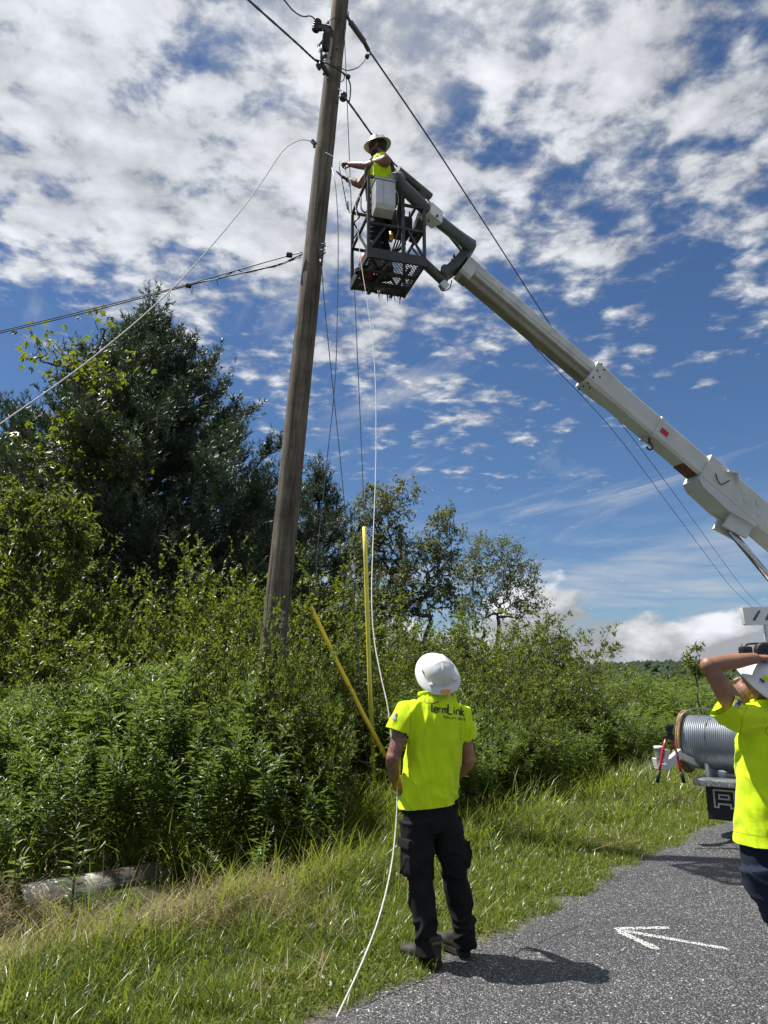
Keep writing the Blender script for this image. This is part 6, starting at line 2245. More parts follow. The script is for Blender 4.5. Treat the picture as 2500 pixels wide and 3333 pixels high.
def trim(me, cuts):
    """cut cloth clean at hems: (point, outward normal, centre, radius)"""
    bm = bmesh.new()
    bm.from_mesh(me)
    for co, no, c, rad in cuts:
        c = Vector(c)
        fs = [f for f in bm.faces if (f.calc_center_median() - c).length < rad]
        es = {e for f in fs for e in f.edges}
        vs = {v for f in fs for v in f.verts}
        bmesh.ops.bisect_plane(bm, geom=list(vs) + list(es) + fs, plane_co=co, plane_no=no, clear_outer=True)
    bm.to_mesh(me)
    bm.free()
    me.polygons.foreach_set('use_smooth', np.ones(len(me.polygons), bool))
    me.update()
    return me

def clothe(name, me, mat, parent, label=None):
    me.materials.clear()
    me.materials.append(mat)
    me.name = name
    o = bpy.data.objects.new(name, me)
    link(o, parent)
    if label:
        o['label'] = label
    return o

_nz = np.vectorize(lambda a, b, c: mnoise.noise(Vector((a, b, c))))

def fold_disp(axes, freq, amp, seed=0.0, mask=None, amp2=0.003):
    """cloth folds: ridges along axes[0], repeating across axes[1], axes[2]"""
    A = np.array([list(a) for a in axes])
    def f(V, N):
        q = V @ A.T
        wob = _nz(q[:, 0] * 2.2 + seed, q[:, 1] * 2.2, q[:, 2] * 2.2)
        n = _nz(q[:, 0] * freq[0] + seed, q[:, 1] * freq[1] + wob * 1.2, q[:, 2] * freq[2])
        n2 = _nz(q[:, 0] * freq[0] * 1.7 + seed + 31, q[:, 1] * freq[1] * 1.6 + wob * 1.5, q[:, 2] * freq[2] * 1.4)
        d = (np.exp(-(n / 0.13) ** 2) - 0.4 + 0.55 * (np.exp(-(n2 / 0.12) ** 2) - 0.4)) * amp
        d2 = _nz(V[:, 0] * 14 + seed, V[:, 1] * 14, V[:, 2] * 14) * amp2
        k = mask(V) if mask else 1.0
        return V + N * ((d * k) + d2)[:, None]
    return f

def hand(mb, wrist, d, pn, curl=0.5, s=1.0, thumb=1, spread=0.16):
    """palm, four unequal fingers and a thumb; d: palm direction, pn: palm normal (fingers curl towards it)"""
    d = Vector(d).normalized()
    pn = Vector(pn); pn = (pn - d * pn.dot(d)).normalized()
    sd = d.cross(pn) * thumb
    w = Vector(wrist)
    palm = w + d * 0.085 * s
    mb.tube([w - d * 0.02 * s, w + d * 0.02 * s, w + d * 0.055 * s, palm], [(0.020 * s, 0.026 * s), (0.018 * s, 0.032 * s), (0.017 * s, 0.040 * s), (0.013 * s, 0.040 * s)], 10, up=pn)
    for k, ln in enumerate((0.074, 0.083, 0.078, 0.062)):
        off = (k - 1.5) * -0.0205 * s
        p = palm + sd * off - d * 0.012 * s
        dd = (d + sd * (k - 1.5) * -spread * (1 - curl)).normalized()
        pts, ang = [p], 0.12 + curl * 0.35
        for j in range(3):
            v = dd * math.cos(ang) + pn * math.sin(ang)
            p = p + v * ln * s * (0.44, 0.32, 0.24)[j] * 1.15
            pts.append(p)
            ang += curl * (1.25 if j == 0 else 0.95)
        mb.tube(pts, [0.0098 * s, 0.0092 * s, 0.0086 * s, 0.0072 * s], 8)
    p = w + d * 0.028 * s + sd * 0.026 * s
    v = (d * 0.75 + sd * (0.75 - 0.3 * curl) + pn * (0.15 + 0.5 * curl)).normalized()
    q = p + v * 0.040 * s
    v2 = (d * 0.9 + sd * (0.25 - 0.5 * curl) + pn * (0.2 + 0.5 * curl)).normalized()
    mb.tube([p, q, q + v2 * 0.032 * s, q + v2 * 0.052 * s], [0.015 * s, 0.0115 * s, 0.010 * s, 0.008 * s], 8)

def head(mb, c, f, up, s=1.0):
    """skull, jaw, nose, brow, lips, ears; f: where the face looks, up: crown direction"""
    f, up = Vector(f).normalized(), Vector(up)
    up = (up - f * up.dot(f)).normalized()
    r = f.cross(up)
    M = Matrix((r, f, up)).transposed()
    c = Vector(c)
    def at(x, y, z):
        return c + M @ Vector((x * s, y * s, z * s))
    ball(mb, at(0, -0.012, 0.028), 0.076 * s, 0.096 * s, 0.092 * s, M)
    ball(mb, at(0, 0.020, -0.035), 0.062 * s, 0.072 * s, 0.082 * s, M)
    ball(mb, at(0, 0.058, -0.092), 0.030 * s, 0.028 * s, 0.024 * s, M)
    mb.tube([at(0, 0.084, 0.012), at(0, 0.100, -0.012), at(0, 0.107, -0.030), at(0, 0.088, -0.040)], [0.010 * s, 0.013 * s, 0.016 * s, 0.012 * s], 8)
    mb.tube([at(-0.045, 0.070, 0.022), at(0, 0.088, 0.024), at(0.045, 0.070, 0.022)], 0.012 * s, 8)
    mb.tube([at(-0.024, 0.080, -0.063), at(0, 0.090, -0.062), at(0.024, 0.080, -0.063)], 0.009 * s, 8)
    for sx in (-1, 1):
        ball(mb, at(sx * 0.079, -0.008, -0.012), 0.010 * s, 0.020 * s, 0.032 * s, M)
        ball(mb, at(sx * 0.032, 0.078, 0.000), 0.014 * s, 0.012 * s, 0.010 * s, M)
    return at

def helmet(parent, c, f, up, base, label=None, s=1.0):
    """full-brim hard hat with three crown ridges; returns local->place function"""
    f, up = Vector(f).normalized(), Vector(up)
    up = (up - f * up.dot(f)).normalized()
    r = f.cross(up)
    M = Matrix((r, f, up)).transposed()
    c = Vector(c) - Vector(base)
    n = 72
    prof = [(0.001, 0.128), (0.30, 0.1255), (0.55, 0.112), (0.76, 0.088), (0.90, 0.056), (0.97, 0.024), (1.0, 0.004), (1.10, -0.004), (1.28, -0.014), (1.46, -0.024), (1.50, -0.030), (1.49, -0.035), (1.40, -0.029), (1.10, -0.012), (0.96, -0.006), (0.93, 0.02), (0.86, 0.055), (0.70, 0.085), (0.45, 0.108), (0.001, 0.118)]
    vs, fs = [], []
    for i, (rr, h) in enumerate(prof):
        for k in range(n):
            a = 2 * math.pi * k / n
            x, y = math.cos(a), math.sin(a)
            ext = 0.5 + max(0.0, rr - 1.0)
            bx, by = (0.118 if rr > 1 else 0.118), 0.138
            if rr <= 1:
                px_, py_ = rr * bx * x, rr * by * y
            else:
                px_, py_ = (bx + (rr - 1) * 0.105 * (1 + 0.12 * abs(y))) * x, (by + (rr - 1) * 0.105 * (1 + 0.25 * max(0, y))) * y
            z = h
            if i < 6:
                for rx, amp in ((0.0, 0.011), (0.046, 0.009), (-0.046, 0.009)):
                    z += amp * math.exp(-((px_ - rx) / 0.013) ** 4) * (1 if rr < 0.92 else 0.3) * (0.6 if y < -0.5 and rr > 0.7 else 1)
            if rr > 1:
                z += 0.010 * (y * y) - 0.012 * (abs(x) ** 3) * (rr - 1) * 2
            vs.append(c + M @ Vector((px_ * s, py_ * s, z * s)))
    for i in range(len(prof) - 1):
        for k in range(n):
            k2 = (k + 1) % n
            fs.append((i * n + k, i * n + k2, (i + 1) * n + k2, (i + 1) * n + k))
    mb = MB(); mb.add(vs, fs, True)
    o = mb.build('hard_hat', HARDHAT, parent)
    if label:
        o['label'] = label
    def at(x, y, z):
        return c + M @ Vector((x * s, y * s, z * s))
    # slots and rear ratchet clips
    for sx in (-1, 1):
        q = MB(); q.box(at(sx * 0.122, 0.02, 0.018), (0.006, 0.026, 0.010), M, 0.002); q.build('accessory_slot', BLACK, o)
        q = MB(); q.box(at(sx * 0.095, -0.098, 0.012), (0.030, 0.020, 0.018), M, 0.005); q.build('strap_clip', HARDHAT, o)
    return o, at, M

def boot(parent, heel, toe, base, h=0.16):
    """leather upper and a thick sole"""
    heel, toe = Vector(heel) - Vector(base), Vector(toe) - Vector(base)
    d = (toe - heel); d.z = 0
    L = 0.29
    d.normalize()
    sd = Vector((-d.y, d.x, 0))
    def at(t, z):
        return heel + d * (t * L) + Vector((0, 0, z))
    mb = MB()
    mb.tube([at(-0.02, 0.05), at(0.10, 0.052), at(0.35, 0.055), at(0.6, 0.048), at(0.82, 0.042), at(0.97, 0.036), at(1.02, 0.032)],
            [(0.030, 0.025), (0.040, 0.038), (0.042, 0.038), (0.038, 0.044), (0.033, 0.049), (0.024, 0.038), (0.010, 0.018)], 16, up=(0, 0, 1))
    mb.tube([at(0.13, 0.04), at(0.14, 0.09), at(0.15, h)], [(0.052, 0.040), (0.050, 0.043), (0.055, 0.050)], 16, up=d)
    mb.tube([at(0.18, 0.10), at(0.45, 0.075), at(0.62, 0.06)], [0.040, 0.038, 0.030], 12)
    me = voxel(mb, 0.007, 3)
    o = clothe('boot', me, BOOT, parent)
    mb = MB()
    out = [(-0.03, 0.0), (-0.01, 0.030), (0.15, 0.039), (0.42, 0.037), (0.62, 0.047), (0.80, 0.051), (0.96, 0.036), (1.03, 0.0), (0.96, -0.036), (0.80, -0.051), (0.62, -0.047), (0.42, -0.037), (0.15, -0.039), (-0.01, -0.030)]
    n = len(out)
    vs = [heel + d * (t * L) + sd * s_ + Vector((0, 0, 0.0)) for t, s_ in out] + [heel + d * (t * L) + sd * s_ * 1.03 + Vector((0, 0, 0.028)) for t, s_ in out]
    mb.add(vs, [tuple(range(n)), tuple(reversed(range(n, 2 * n)))] + [(i, (i + 1) % n, (i + 1) % n + n, i + n) for i in range(n)])
    mb.build('sole', SOLE, o)
    mb = MB()
    mb.tube(catmull([at(0.02, h - 0.03) + sd * 0.046, at(-0.03, h - 0.03), at(0.02, h - 0.03) - sd * 0.046], 5), 0.008, 6)
    mb.build('heel_band', simple('tan_boot_leather', (0.11, 0.085, 0.06), 0.7, var=0.3), o)
    return o

def bvh_of(o):
    me = o.data
    mw = o.matrix_world if o.parent is None else (o.parent.matrix_basis @ o.matrix_basis)
    return BVHTree.FromPolygons([mw @ v.co for v in me.vertices], [tuple(p.vertices) for p in me.polygons])

def hit_px(bvh, px, py, off):
    r = ray(px, py).normalized()
    h, n, _, _ = bvh.ray_cast(Vector((0, 0, CAM_H)), r)
    if h is None:
        return None
    if n.dot(r) > 0:
        n = -n
    return h + n * off

def print_strokes(bvh, strokes, wpx, base, name, mat, parent, off=0.0025):
    """lettering laid on cloth: every stroke a ribbon that follows the surface"""
    mb = MB()
    for st in strokes:
        w = wpx
        if isinstance(st, tuple):
            st, w = st
        pts = []
        for (a, b) in zip(st[:-1], st[1:]):
            n = max(1, int(math.hypot(b[0] - a[0], b[1] - a[1]) / 2.0))
            pts += [(a[0] + (b[0] - a[0]) * i / n, a[1] + (b[1] - a[1]) * i / n) for i in range(n)]
        pts.append(st[-1])
        row = []
        for i, p in enumerate(pts):
            a, b = pts[max(0, i - 1)], pts[min(len(pts) - 1, i + 1)]
            dx, dy = b[0] - a[0], b[1] - a[1]
            l = math.hypot(dx, dy) or 1
            ww = w(i / max(1, len(pts) - 1)) if callable(w) else w
            A = hit_px(bvh, p[0] - dy / l * ww / 2, p[1] + dx / l * ww / 2, off)
            B = hit_px(bvh, p[0] + dy / l * ww / 2, p[1] - dx / l * ww / 2, off)
            if A is None or B is None:
                row = []
                continue
            row.append((A - base, B - base))
        if len(row) > 1:
            vs = [v for ab in row for v in ab]
            mb.add(vs, [(2 * i, 2 * i + 1, 2 * i + 3, 2 * i + 2) for i in range(len(row) - 1)])
    return mb.build(name, mat, parent, fix=False)

def flag_patch(bvh, quad, base, parent, faded=False):
    """small striped flag patch on a sleeve, following the cloth; quad: photo pixels tl, tr, br, bl"""
    nx, ny = 10, 13
    cols = (simple('patch_pale_stripe', (0.50, 0.50, 0.36), 0.8, var=0.1), simple('patch_grey_stripe', (0.16, 0.145, 0.12), 0.8, var=0.1), simple('patch_dark_canton', (0.045, 0.075, 0.085), 0.8, var=0.1))
    mb = MB()
    q = [Vector((a, b, 0)) for a, b in quad]
    idx, mats = {}, []
    vs, fs = [], []
    for j in range(ny + 1):
        for i in range(nx + 1):
            s, t = i / nx, j / ny
            p = q[0].lerp(q[1], s).lerp(q[3].lerp(q[2], s), t)
            h = hit_px(bvh, p.x, p.y, 0.003)
            idx[(i, j)] = len(vs)
            vs.append((h - base) if h is not None else Vector((0, 0, -1)))
    for j in range(ny):
        for i in range(nx):
            f = (idx[(i, j)], idx[(i + 1, j)], idx[(i + 1, j + 1)], idx[(i, j + 1)])
            if any(vs[k].z < -0.5 for k in f):
                continue
            fs.append(f)
            mats.append(2 if (i >= 6 and j < 7) else (1 if j % 2 else 0))
    mb.add(vs, fs)
    o = mb.build('flag_patch', cols[0], parent, fix=False)
    o.data.materials.append(cols[1]); o.data.materials.append(cols[2])
    if len(o.data.polygons) == len(mats):
        o.data.polygons.foreach_set('material_index', mats)
    return o

def arm(mb, sh, el, wr, r=(0.060, 0.052, 0.044, 0.046, 0.040, 0.029)):
    sh, el, wr = Vector(sh), Vector(el), Vector(wr)
    mb.tube([sh, sh.lerp(el, 0.4), sh.lerp(el, 0.85), el, el.lerp(wr, 0.25), el.lerp(wr, 0.6), wr], [r[0], r[1] * 1.03, r[2], r[2] * 0.98, r[3], r[4], r[5]], 14)
    ball(mb, sh, r[0] * 1.02, r[0] * 1.02, r[0] * 1.02)
    ball(mb, el, r[2], r[2], r[2])

def leg(mb, h, k, a, r=(0.10, 0.085, 0.062, 0.058, 0.045)):
    h, k, a = Vector(h), Vector(k), Vector(a)
    mb.tube([h, h.lerp(k, 0.4), k, k.lerp(a, 0.3), a], list(r), 14)

# ======== the worker on the verge, seen from behind
def worker_verge():
    base = Vector((0.38, 4.84, 0.0))
    f = Vector((-0.42, 0.907, 0)); r = Vector((f.y, -f.x, 0))
    def Q(px, py, Y):
        return P(px, py, Y) - base
    neck = Q(1402, 2262, 4.84)
    Ls, Rs = Q(1316, 2318, 4.77), Q(1502, 2326, 4.92)
    Le, Re = Q(1279, 2466, 4.72), Q(1526, 2470, 4.94)
    Lw, Rw = Q(1284, 2534, 4.89), Q(1494, 2520, 5.14)
    Lh, Rh = Q(1353, 2672, 4.82), Q(1450, 2670, 4.90)
    Lk, Rk = Q(1367, 2860, 4.83), Q(1487, 2862, 4.95)
    La, Ra = Q(1392, 3078, 4.80), Q(1513, 3058, 4.93)
    hc = Q(1424, 2204, 4.87)
    hf = Vector((-0.30, 0.56, 0.82)); hu = Vector((0.10, -0.78, 0.60))
    # body: one skin from head to ankle
    mb = MB()
    pel, chest = Q(1400, 2650, 4.86), Q(1412, 2400, 4.87)
    mb.tube([pel - Vector((0, 0, .03)), pel + Vector((0, 0, .12)), chest, neck - Vector((0, 0, .07)), neck - Vector((0, 0, .02))], [(0.14, 0.09), (0.135, 0.085), (0.14, 0.09), (0.11, 0.065), (0.055, 0.052)], 16, up=r)
    mb.tube([neck - Vector((0, 0, .05)), neck.lerp(hc, 0.5), hc], [0.062, 0.058, 0.056], 12)
    head(mb, hc, hf, hu)
    dz = Vector((0, 0, -0.02)); ar = (0.046, 0.047, 0.044, 0.047, 0.041, 0.029)
    arm(mb, Ls + dz + r * 0.01, Le, Lw, ar); arm(mb, Rs + dz - r * 0.01, Re, Rw, ar)
    leg(mb, Lh, Lk, La, (0.085, 0.07, 0.055, 0.05, 0.04)); leg(mb, Rh, Rk, Ra, (0.085, 0.07, 0.055, 0.05, 0.04))
    hd = (Q(1291, 2552, 4.97) - Lw)
    hand(mb, Lw, hd, Vector((0.75, 0.1, -0.5)), 0.95, 1.02, thumb=-1)
    hand(mb, Rw, Vector((-0.5, 0.6, -0.3)), Vector((-0.6, -0.3, -0.6)), 0.6, 1.0)
    me = voxel(mb, 0.0062, 2)
    V = np.empty(len(me.vertices) * 3, np.float32); me.vertices.foreach_get('co', V); V = V.reshape(-1, 3)
    at = me.attributes.new('tattoo', 'FLOAT', 'POINT')
    def seg(a, b):
        a, b = np.array(a), np.array(b)
        t = np.clip(((V - a) @ (b - a)) / ((b - a) @ (b - a)), 0, 1)
        return np.linalg.norm(V - (a + t[:, None] * (b - a)), axis=1)
    dd = np.minimum(seg(Vector(Ls).lerp(Le, 0.62), Le), seg(Le, Vector(Le).lerp(Lw, 0.75)))
    at.data.foreach_set('value', np.clip((0.085 - dd) / 0.03, 0, 1).astype(np.float32))
    body = clothe('person', me, SKIN1, None)
    body.location = base
    tag(body, 'worker in yellow green T-shirt and charcoal trousers standing with back turned, holding rope', 'person')
    # shirt
    mb = MB()
    hem, wst, cst, upr, shl, nk = Q(1394, 2612, 4.86), Q(1407, 2530, 4.86), Q(1420, 2400, 4.86), Q(1416, 2330, 4.86), Q(1408, 2286, 4.85), Q(1404, 2262, 4.845)
    mb.tube([hem - Vector((0, 0, .10)), hem, wst, wst.lerp(cst, .5), cst, upr, shl, nk, nk + Vector((0, 0, .012))],
            [(0.192, 0.156), (0.190, 0.153), (0.184, 0.146), (0.180, 0.142), (0.186, 0.138), (0.196, 0.128), (0.166, 0.102), (0.088, 0.080), (0.076, 0.070)], 28, up=r)
    mb.tube([Q(1365, 2312, 4.81), Q(1322, 2318, 4.775), Q(1302, 2362, 4.755), Q(1293, 2388, 4.75)], [(0.075, 0.075), (0.080, 0.080), (0.084, 0.080), (0.090, 0.084)], 18)
    mb.tube([Q(1455, 2318, 4.89), Q(1500, 2330, 4.92), Q(1514, 2375, 4.93), Q(1521, 2408, 4.935)], [(0.075, 0.075), (0.080, 0.078), (0.080, 0.078), (0.080, 0.076)], 18)
    cz = float(wst.z); hemc = np.array(hem)
    rr, ff = np.array(r), np.array(f)
    def drape(V, N):
        lat = (V - hemc) @ rr
        k = np.clip((cz + 0.10 - V[:, 2]) / 0.22, 0, 1)
        V = V.copy()
        # loose flare and a hem that rises on the right
        tors = np.abs(lat) < 0.23
        V[:, 2] += np.where(tors, k * (np.clip(lat - 0.02, 0, 1) * 0.30), 0)
        dn = fold_disp([(0.45, 0, 0.9), tuple(r), tuple(f)], (1.6, 8.0, 4.0), 0.013, 3.0, amp2=0.007)
        V1 = dn(V, N)
        up_ = np.clip((V[:, 2] - cz) / 0.35, 0, 1)
        q = fold_disp([(0.8, 0, -0.6), (0.6, 0, 0.8), (0, 1, 0)], (1.8, 8.0, 3.0), 0.018, 8.0, amp2=0.0)(V, N) - V
        low = np.clip((cz + 0.02 - V[:, 2]) / 0.12, 0, 1) * tors
        blade = np.exp(-((lat - 0.03) / 0.025) ** 2) * np.clip((V[:, 2] - cz) / 0.2, 0, 1) * (((V - hemc) @ ff) < 0)
        return V1 + q * low[:, None] - N * (blade * 0.010)[:, None]
    sm = voxel(mb, 0.0075, 9, disp=drape)
    le, re_ = Q(1293, 2388, 4.75), Q(1521, 2408, 4.935)
    ld, rd_ = (le - Q(1302, 2362, 4.755)).normalized(), (re_ - Q(1514, 2375, 4.93)).normalized()
    trim(sm, [(hem - Vector((0, 0, .012)), Vector((0.10, 0.02, -1)).normalized(), hem, 0.36), (le - ld * 0.014, ld, le - r * 0.03, 0.092)])
    shirt = clothe('shirt', sm, HIVIS, body)
    # collar and seams
    mb = MB()
    ring = [nk + Vector((0, 0, .010)) + r * (0.079 * math.cos(a)) + f * (0.075 * math.sin(a)) + Vector((0, 0, -0.012 * math.sin(a))) for a in [2 * math.pi * i / 24 for i in range(25)]]
    mb.tube(ring, 0.010, 8, cap=False); mb.build('collar', HIVIS, shirt)
    # trousers
    mb = MB()
    mb.tube([Q(1400, 2702, 4.86), Q(1400, 2670, 4.86), Q(1400, 2610, 4.86), Q(1404, 2560, 4.86)], [(0.150, 0.105), (0.178, 0.125), (0.172, 0.125), (0.160, 0.115)], 24, up=r)
    mb.tube([Lh + r * .012, Lh.lerp(Lk, .35), Lh.lerp(Lk, .7), Lk, Lk.lerp(La, .35), Lk.lerp(La, .7), La + Vector((0, 0, .03)), La - Vector((0, 0, .045))], [0.112, 0.104, 0.090, 0.081, 0.080, 0.074, 0.076, 0.078], 20)
    mb.tube([Rh - r * .012, Rh.lerp(Rk, .35), Rh.lerp(Rk, .7), Rk, Rk.lerp(Ra, .35), Rk.lerp(Ra, .7), Ra + Vector((0, 0, .03)), Ra - Vector((0, 0, .045))], [0.112, 0.104, 0.088, 0.078, 0.078, 0.072, 0.072, 0.072], 20)
    # cargo pockets
    pc = Lh.lerp(Lk, .62) - r * 0.085 - f * 0.02
    Mp = Matrix((r, f, Vector((0, 0, 1)))).transposed()
    mb.box(pc, (0.05, 0.15, 0.19), Mp, 0.02)
    pr = Rh.lerp(Rk, .58) + r * 0.082
    mb.box(pr, (0.05, 0.14, 0.18), Mp, 0.02)
    kz, az = float(Lk.z), float(La.z)
    def tmask(V):
        return 0.35 + 0.9 * np.exp(-((V[:, 2] - kz - 0.02) / 0.09) ** 2) + 1.1 * np.exp(-((V[:, 2] - az - 0.09) / 0.10) ** 2) + 0.6 * np.exp(-((V[:, 2] - 0.62) / 0.1) ** 2)
    tr = clothe('trousers', voxel(mb, 0.0075, 4, disp=fold_disp([(0.75, 0.2, 0.6), (-0.5, 0, 0.85), (0, 1, 0)], (4.0, 7.0, 5.0), 0.013, 5.0, mask=tmask, amp2=0.007)), CHARC, body)
    mb = MB(); mb.box(pc + Vector((0, 0, .085)) - r * 0.014, (0.030, 0.150, 0.055), Mp @ Matrix.Rotation(0.12, 3, 'Y'), 0.010); mb.build('pocket_flap', CHARC, tr)
    mb = MB(); mb.box(Q(1468, 2622, 4.835), (0.10, 0.02, 0.05), Mp @ Matrix.Rotation(-0.15, 3, 'Y'), 0.008); mb.build('pocket_flap', CHARC, tr)
    # boots
    lh, rh = G(1428, 3150, 0.012), G(1518, 3112, 0.012)
    boot(body, lh, lh + Vector((-0.20, 0.21, 0)), base)
    boot(body, rh, rh + Vector((-0.16, 0.24, 0)), base)
    # hard hat
    hu2 = (hu - hf.normalized() * hu.dot(hf.normalized())).normalized()
    ho, at_, M = helmet(body, hc + base + hu2 * 0.048, hf, hu, base, 'white full brim hard hat with an orange sticker at the back', s=0.83)
    mb = MB()
    pts = []
    for i in range(7):
        a = -math.pi / 2 + (i - 3) * 0.075 - 0.06
        pts.append((0.118 * math.cos(a) * 1.06, 0.138 * math.sin(a) * 1.07, 0.012, a))
    vs = []
    for (x, y, z, a) in pts:
        for k in (0, 1):
            rr_ = 1.0 + 0.035 + k * 0.037
            vs.append(at_((0.118 + (rr_ - 1) * 0.8) * math.cos(a), (0.138 + (rr_ - 1) * 0.8) * math.sin(a), 0.0085 - k * 0.0115 + 0.002))
    mb.add(vs, [(2 * i, 2 * i + 2, 2 * i + 3, 2 * i + 1) for i in range(6)])
    mb.build('sticker', simple('orange_sticker', (0.70, 0.30, 0.01), 0.5, var=0.1, scale=20), ho, fix=False)
    # print on the back
    bv = bvh_of(shirt)
    def C(pts):
        return [(1150 + x * 0.3014, 2050 + y * 0.3014) for x, y in pts]
    def arc(cx, cy, rx, ry, a0, a1, n=10):
        return [(cx + rx * math.cos(a0 + (a1 - a0) * i / n), cy + ry * math.sin(a0 + (a1 - a0) * i / n)) for i in range(n + 1)]
    sw = [(785, 729), (772, 742), (766, 757), (771, 772), (788, 785), (815, 793), (850, 795), (885, 790), (905, 784), (919, 777)]
    letters = [
        (C(sw), lambda t: 0.9 + 3.2 * t ** 2),
        C([(848, 796), (848, 880), (856, 888)]),
        C([(874, 862), (906, 866), (905, 846), (896, 838), (882, 838), (872, 848), (872, 876), (880, 888), (906, 892)]),
        C([(922, 894), (922, 858), (930, 846), (948, 846)]),
        C([(962, 899), (962, 862), (970, 850), (982, 850), (989, 858), (989, 900)]),
        C([(989, 862), (996, 853), (1006, 853), (1013, 861), (1013, 904)]),
        C([(1022, 803), (1022, 900), (1030, 910), (1066, 914)]),
        C([(1088, 862), (1088, 914)]), C([(1088, 835), (1088, 845)]),
        C([(1112, 918), (1112, 878), (1120, 867), (1138, 867), (1146, 878), (1146, 922)]),
        C([(1164, 838), (1164, 924)]), C([(1194, 872), (1166, 898), (1196, 932)]),
    ]
    print_strokes(bv, letters, 4.5, base, 'shirt_print', INK, shirt)
    small = []
    def sol(x, y, w, h, k):
        s = 0.125
        def T(p):
            return (x + p[0] * w, y + p[1] * h + s * p[0] * w)
        shapes = {'S': [[(1, 0), (0.1, 0), (0, .15), (0.1, .48), (0.9, .52), (1, .8), (.9, 1), (0, 1)]], 'O': [[(0.2, 0), (.8, 0), (1, .2), (1, .8), (.8, 1), (.2, 1), (0, .8), (0, .2), (.2, 0)]],
                  'L': [[(0, 0), (0, .9), (.1, 1), (1, 1)]], 'U': [[(0, 0), (0, .8), (.2, 1), (.8, 1), (1, .8), (1, 0)]], 'T': [[(0, 0), (1, 0)], [(.5, 0), (.5, 1)]], 'I': [[(.5, 0), (.5, 1)]],
                  'n': [[(0, 1), (0, .35), (.2, .2), (.8, .2), (1, .35), (1, 1)]]}
        for q in shapes[k]:
            small.append(C([T(p) for p in q]))
    x, y = 977, 930
    for ch, w in zip('SOLUTIOnS', (15, 17, 14, 16, 15, 6, 17, 15, 15)):
        sol(x, y + 0.125 * (x - 977), w, 20, ch)
        x += w + 13
    print_strokes(bv, small, 1.9, base, 'shirt_print', INK, shirt)
    SEAM = simple('seam_thread', (0.33, 0.46, 0.006), 0.9, var=0.2)
    print_strokes(bv, [[(1296, 2610), (1340, 2616), (1400, 2617), (1450, 2612), (1494, 2603)], [(1326, 2292), (1335, 2325), (1337, 2360), (1333, 2396)], [(1492, 2302), (1500, 2340), (1501, 2390), (1499, 2412)], [(1268, 2368), (1295, 2379), (1326, 2390)]], 1.3, base, 'seam', SEAM, shirt, off=0.0015)
    flag_patch(bv, [(1283, 2321), (1295, 2322), (1288, 2344), (1274, 2342)], base, shirt)
    return body

worker_verge()

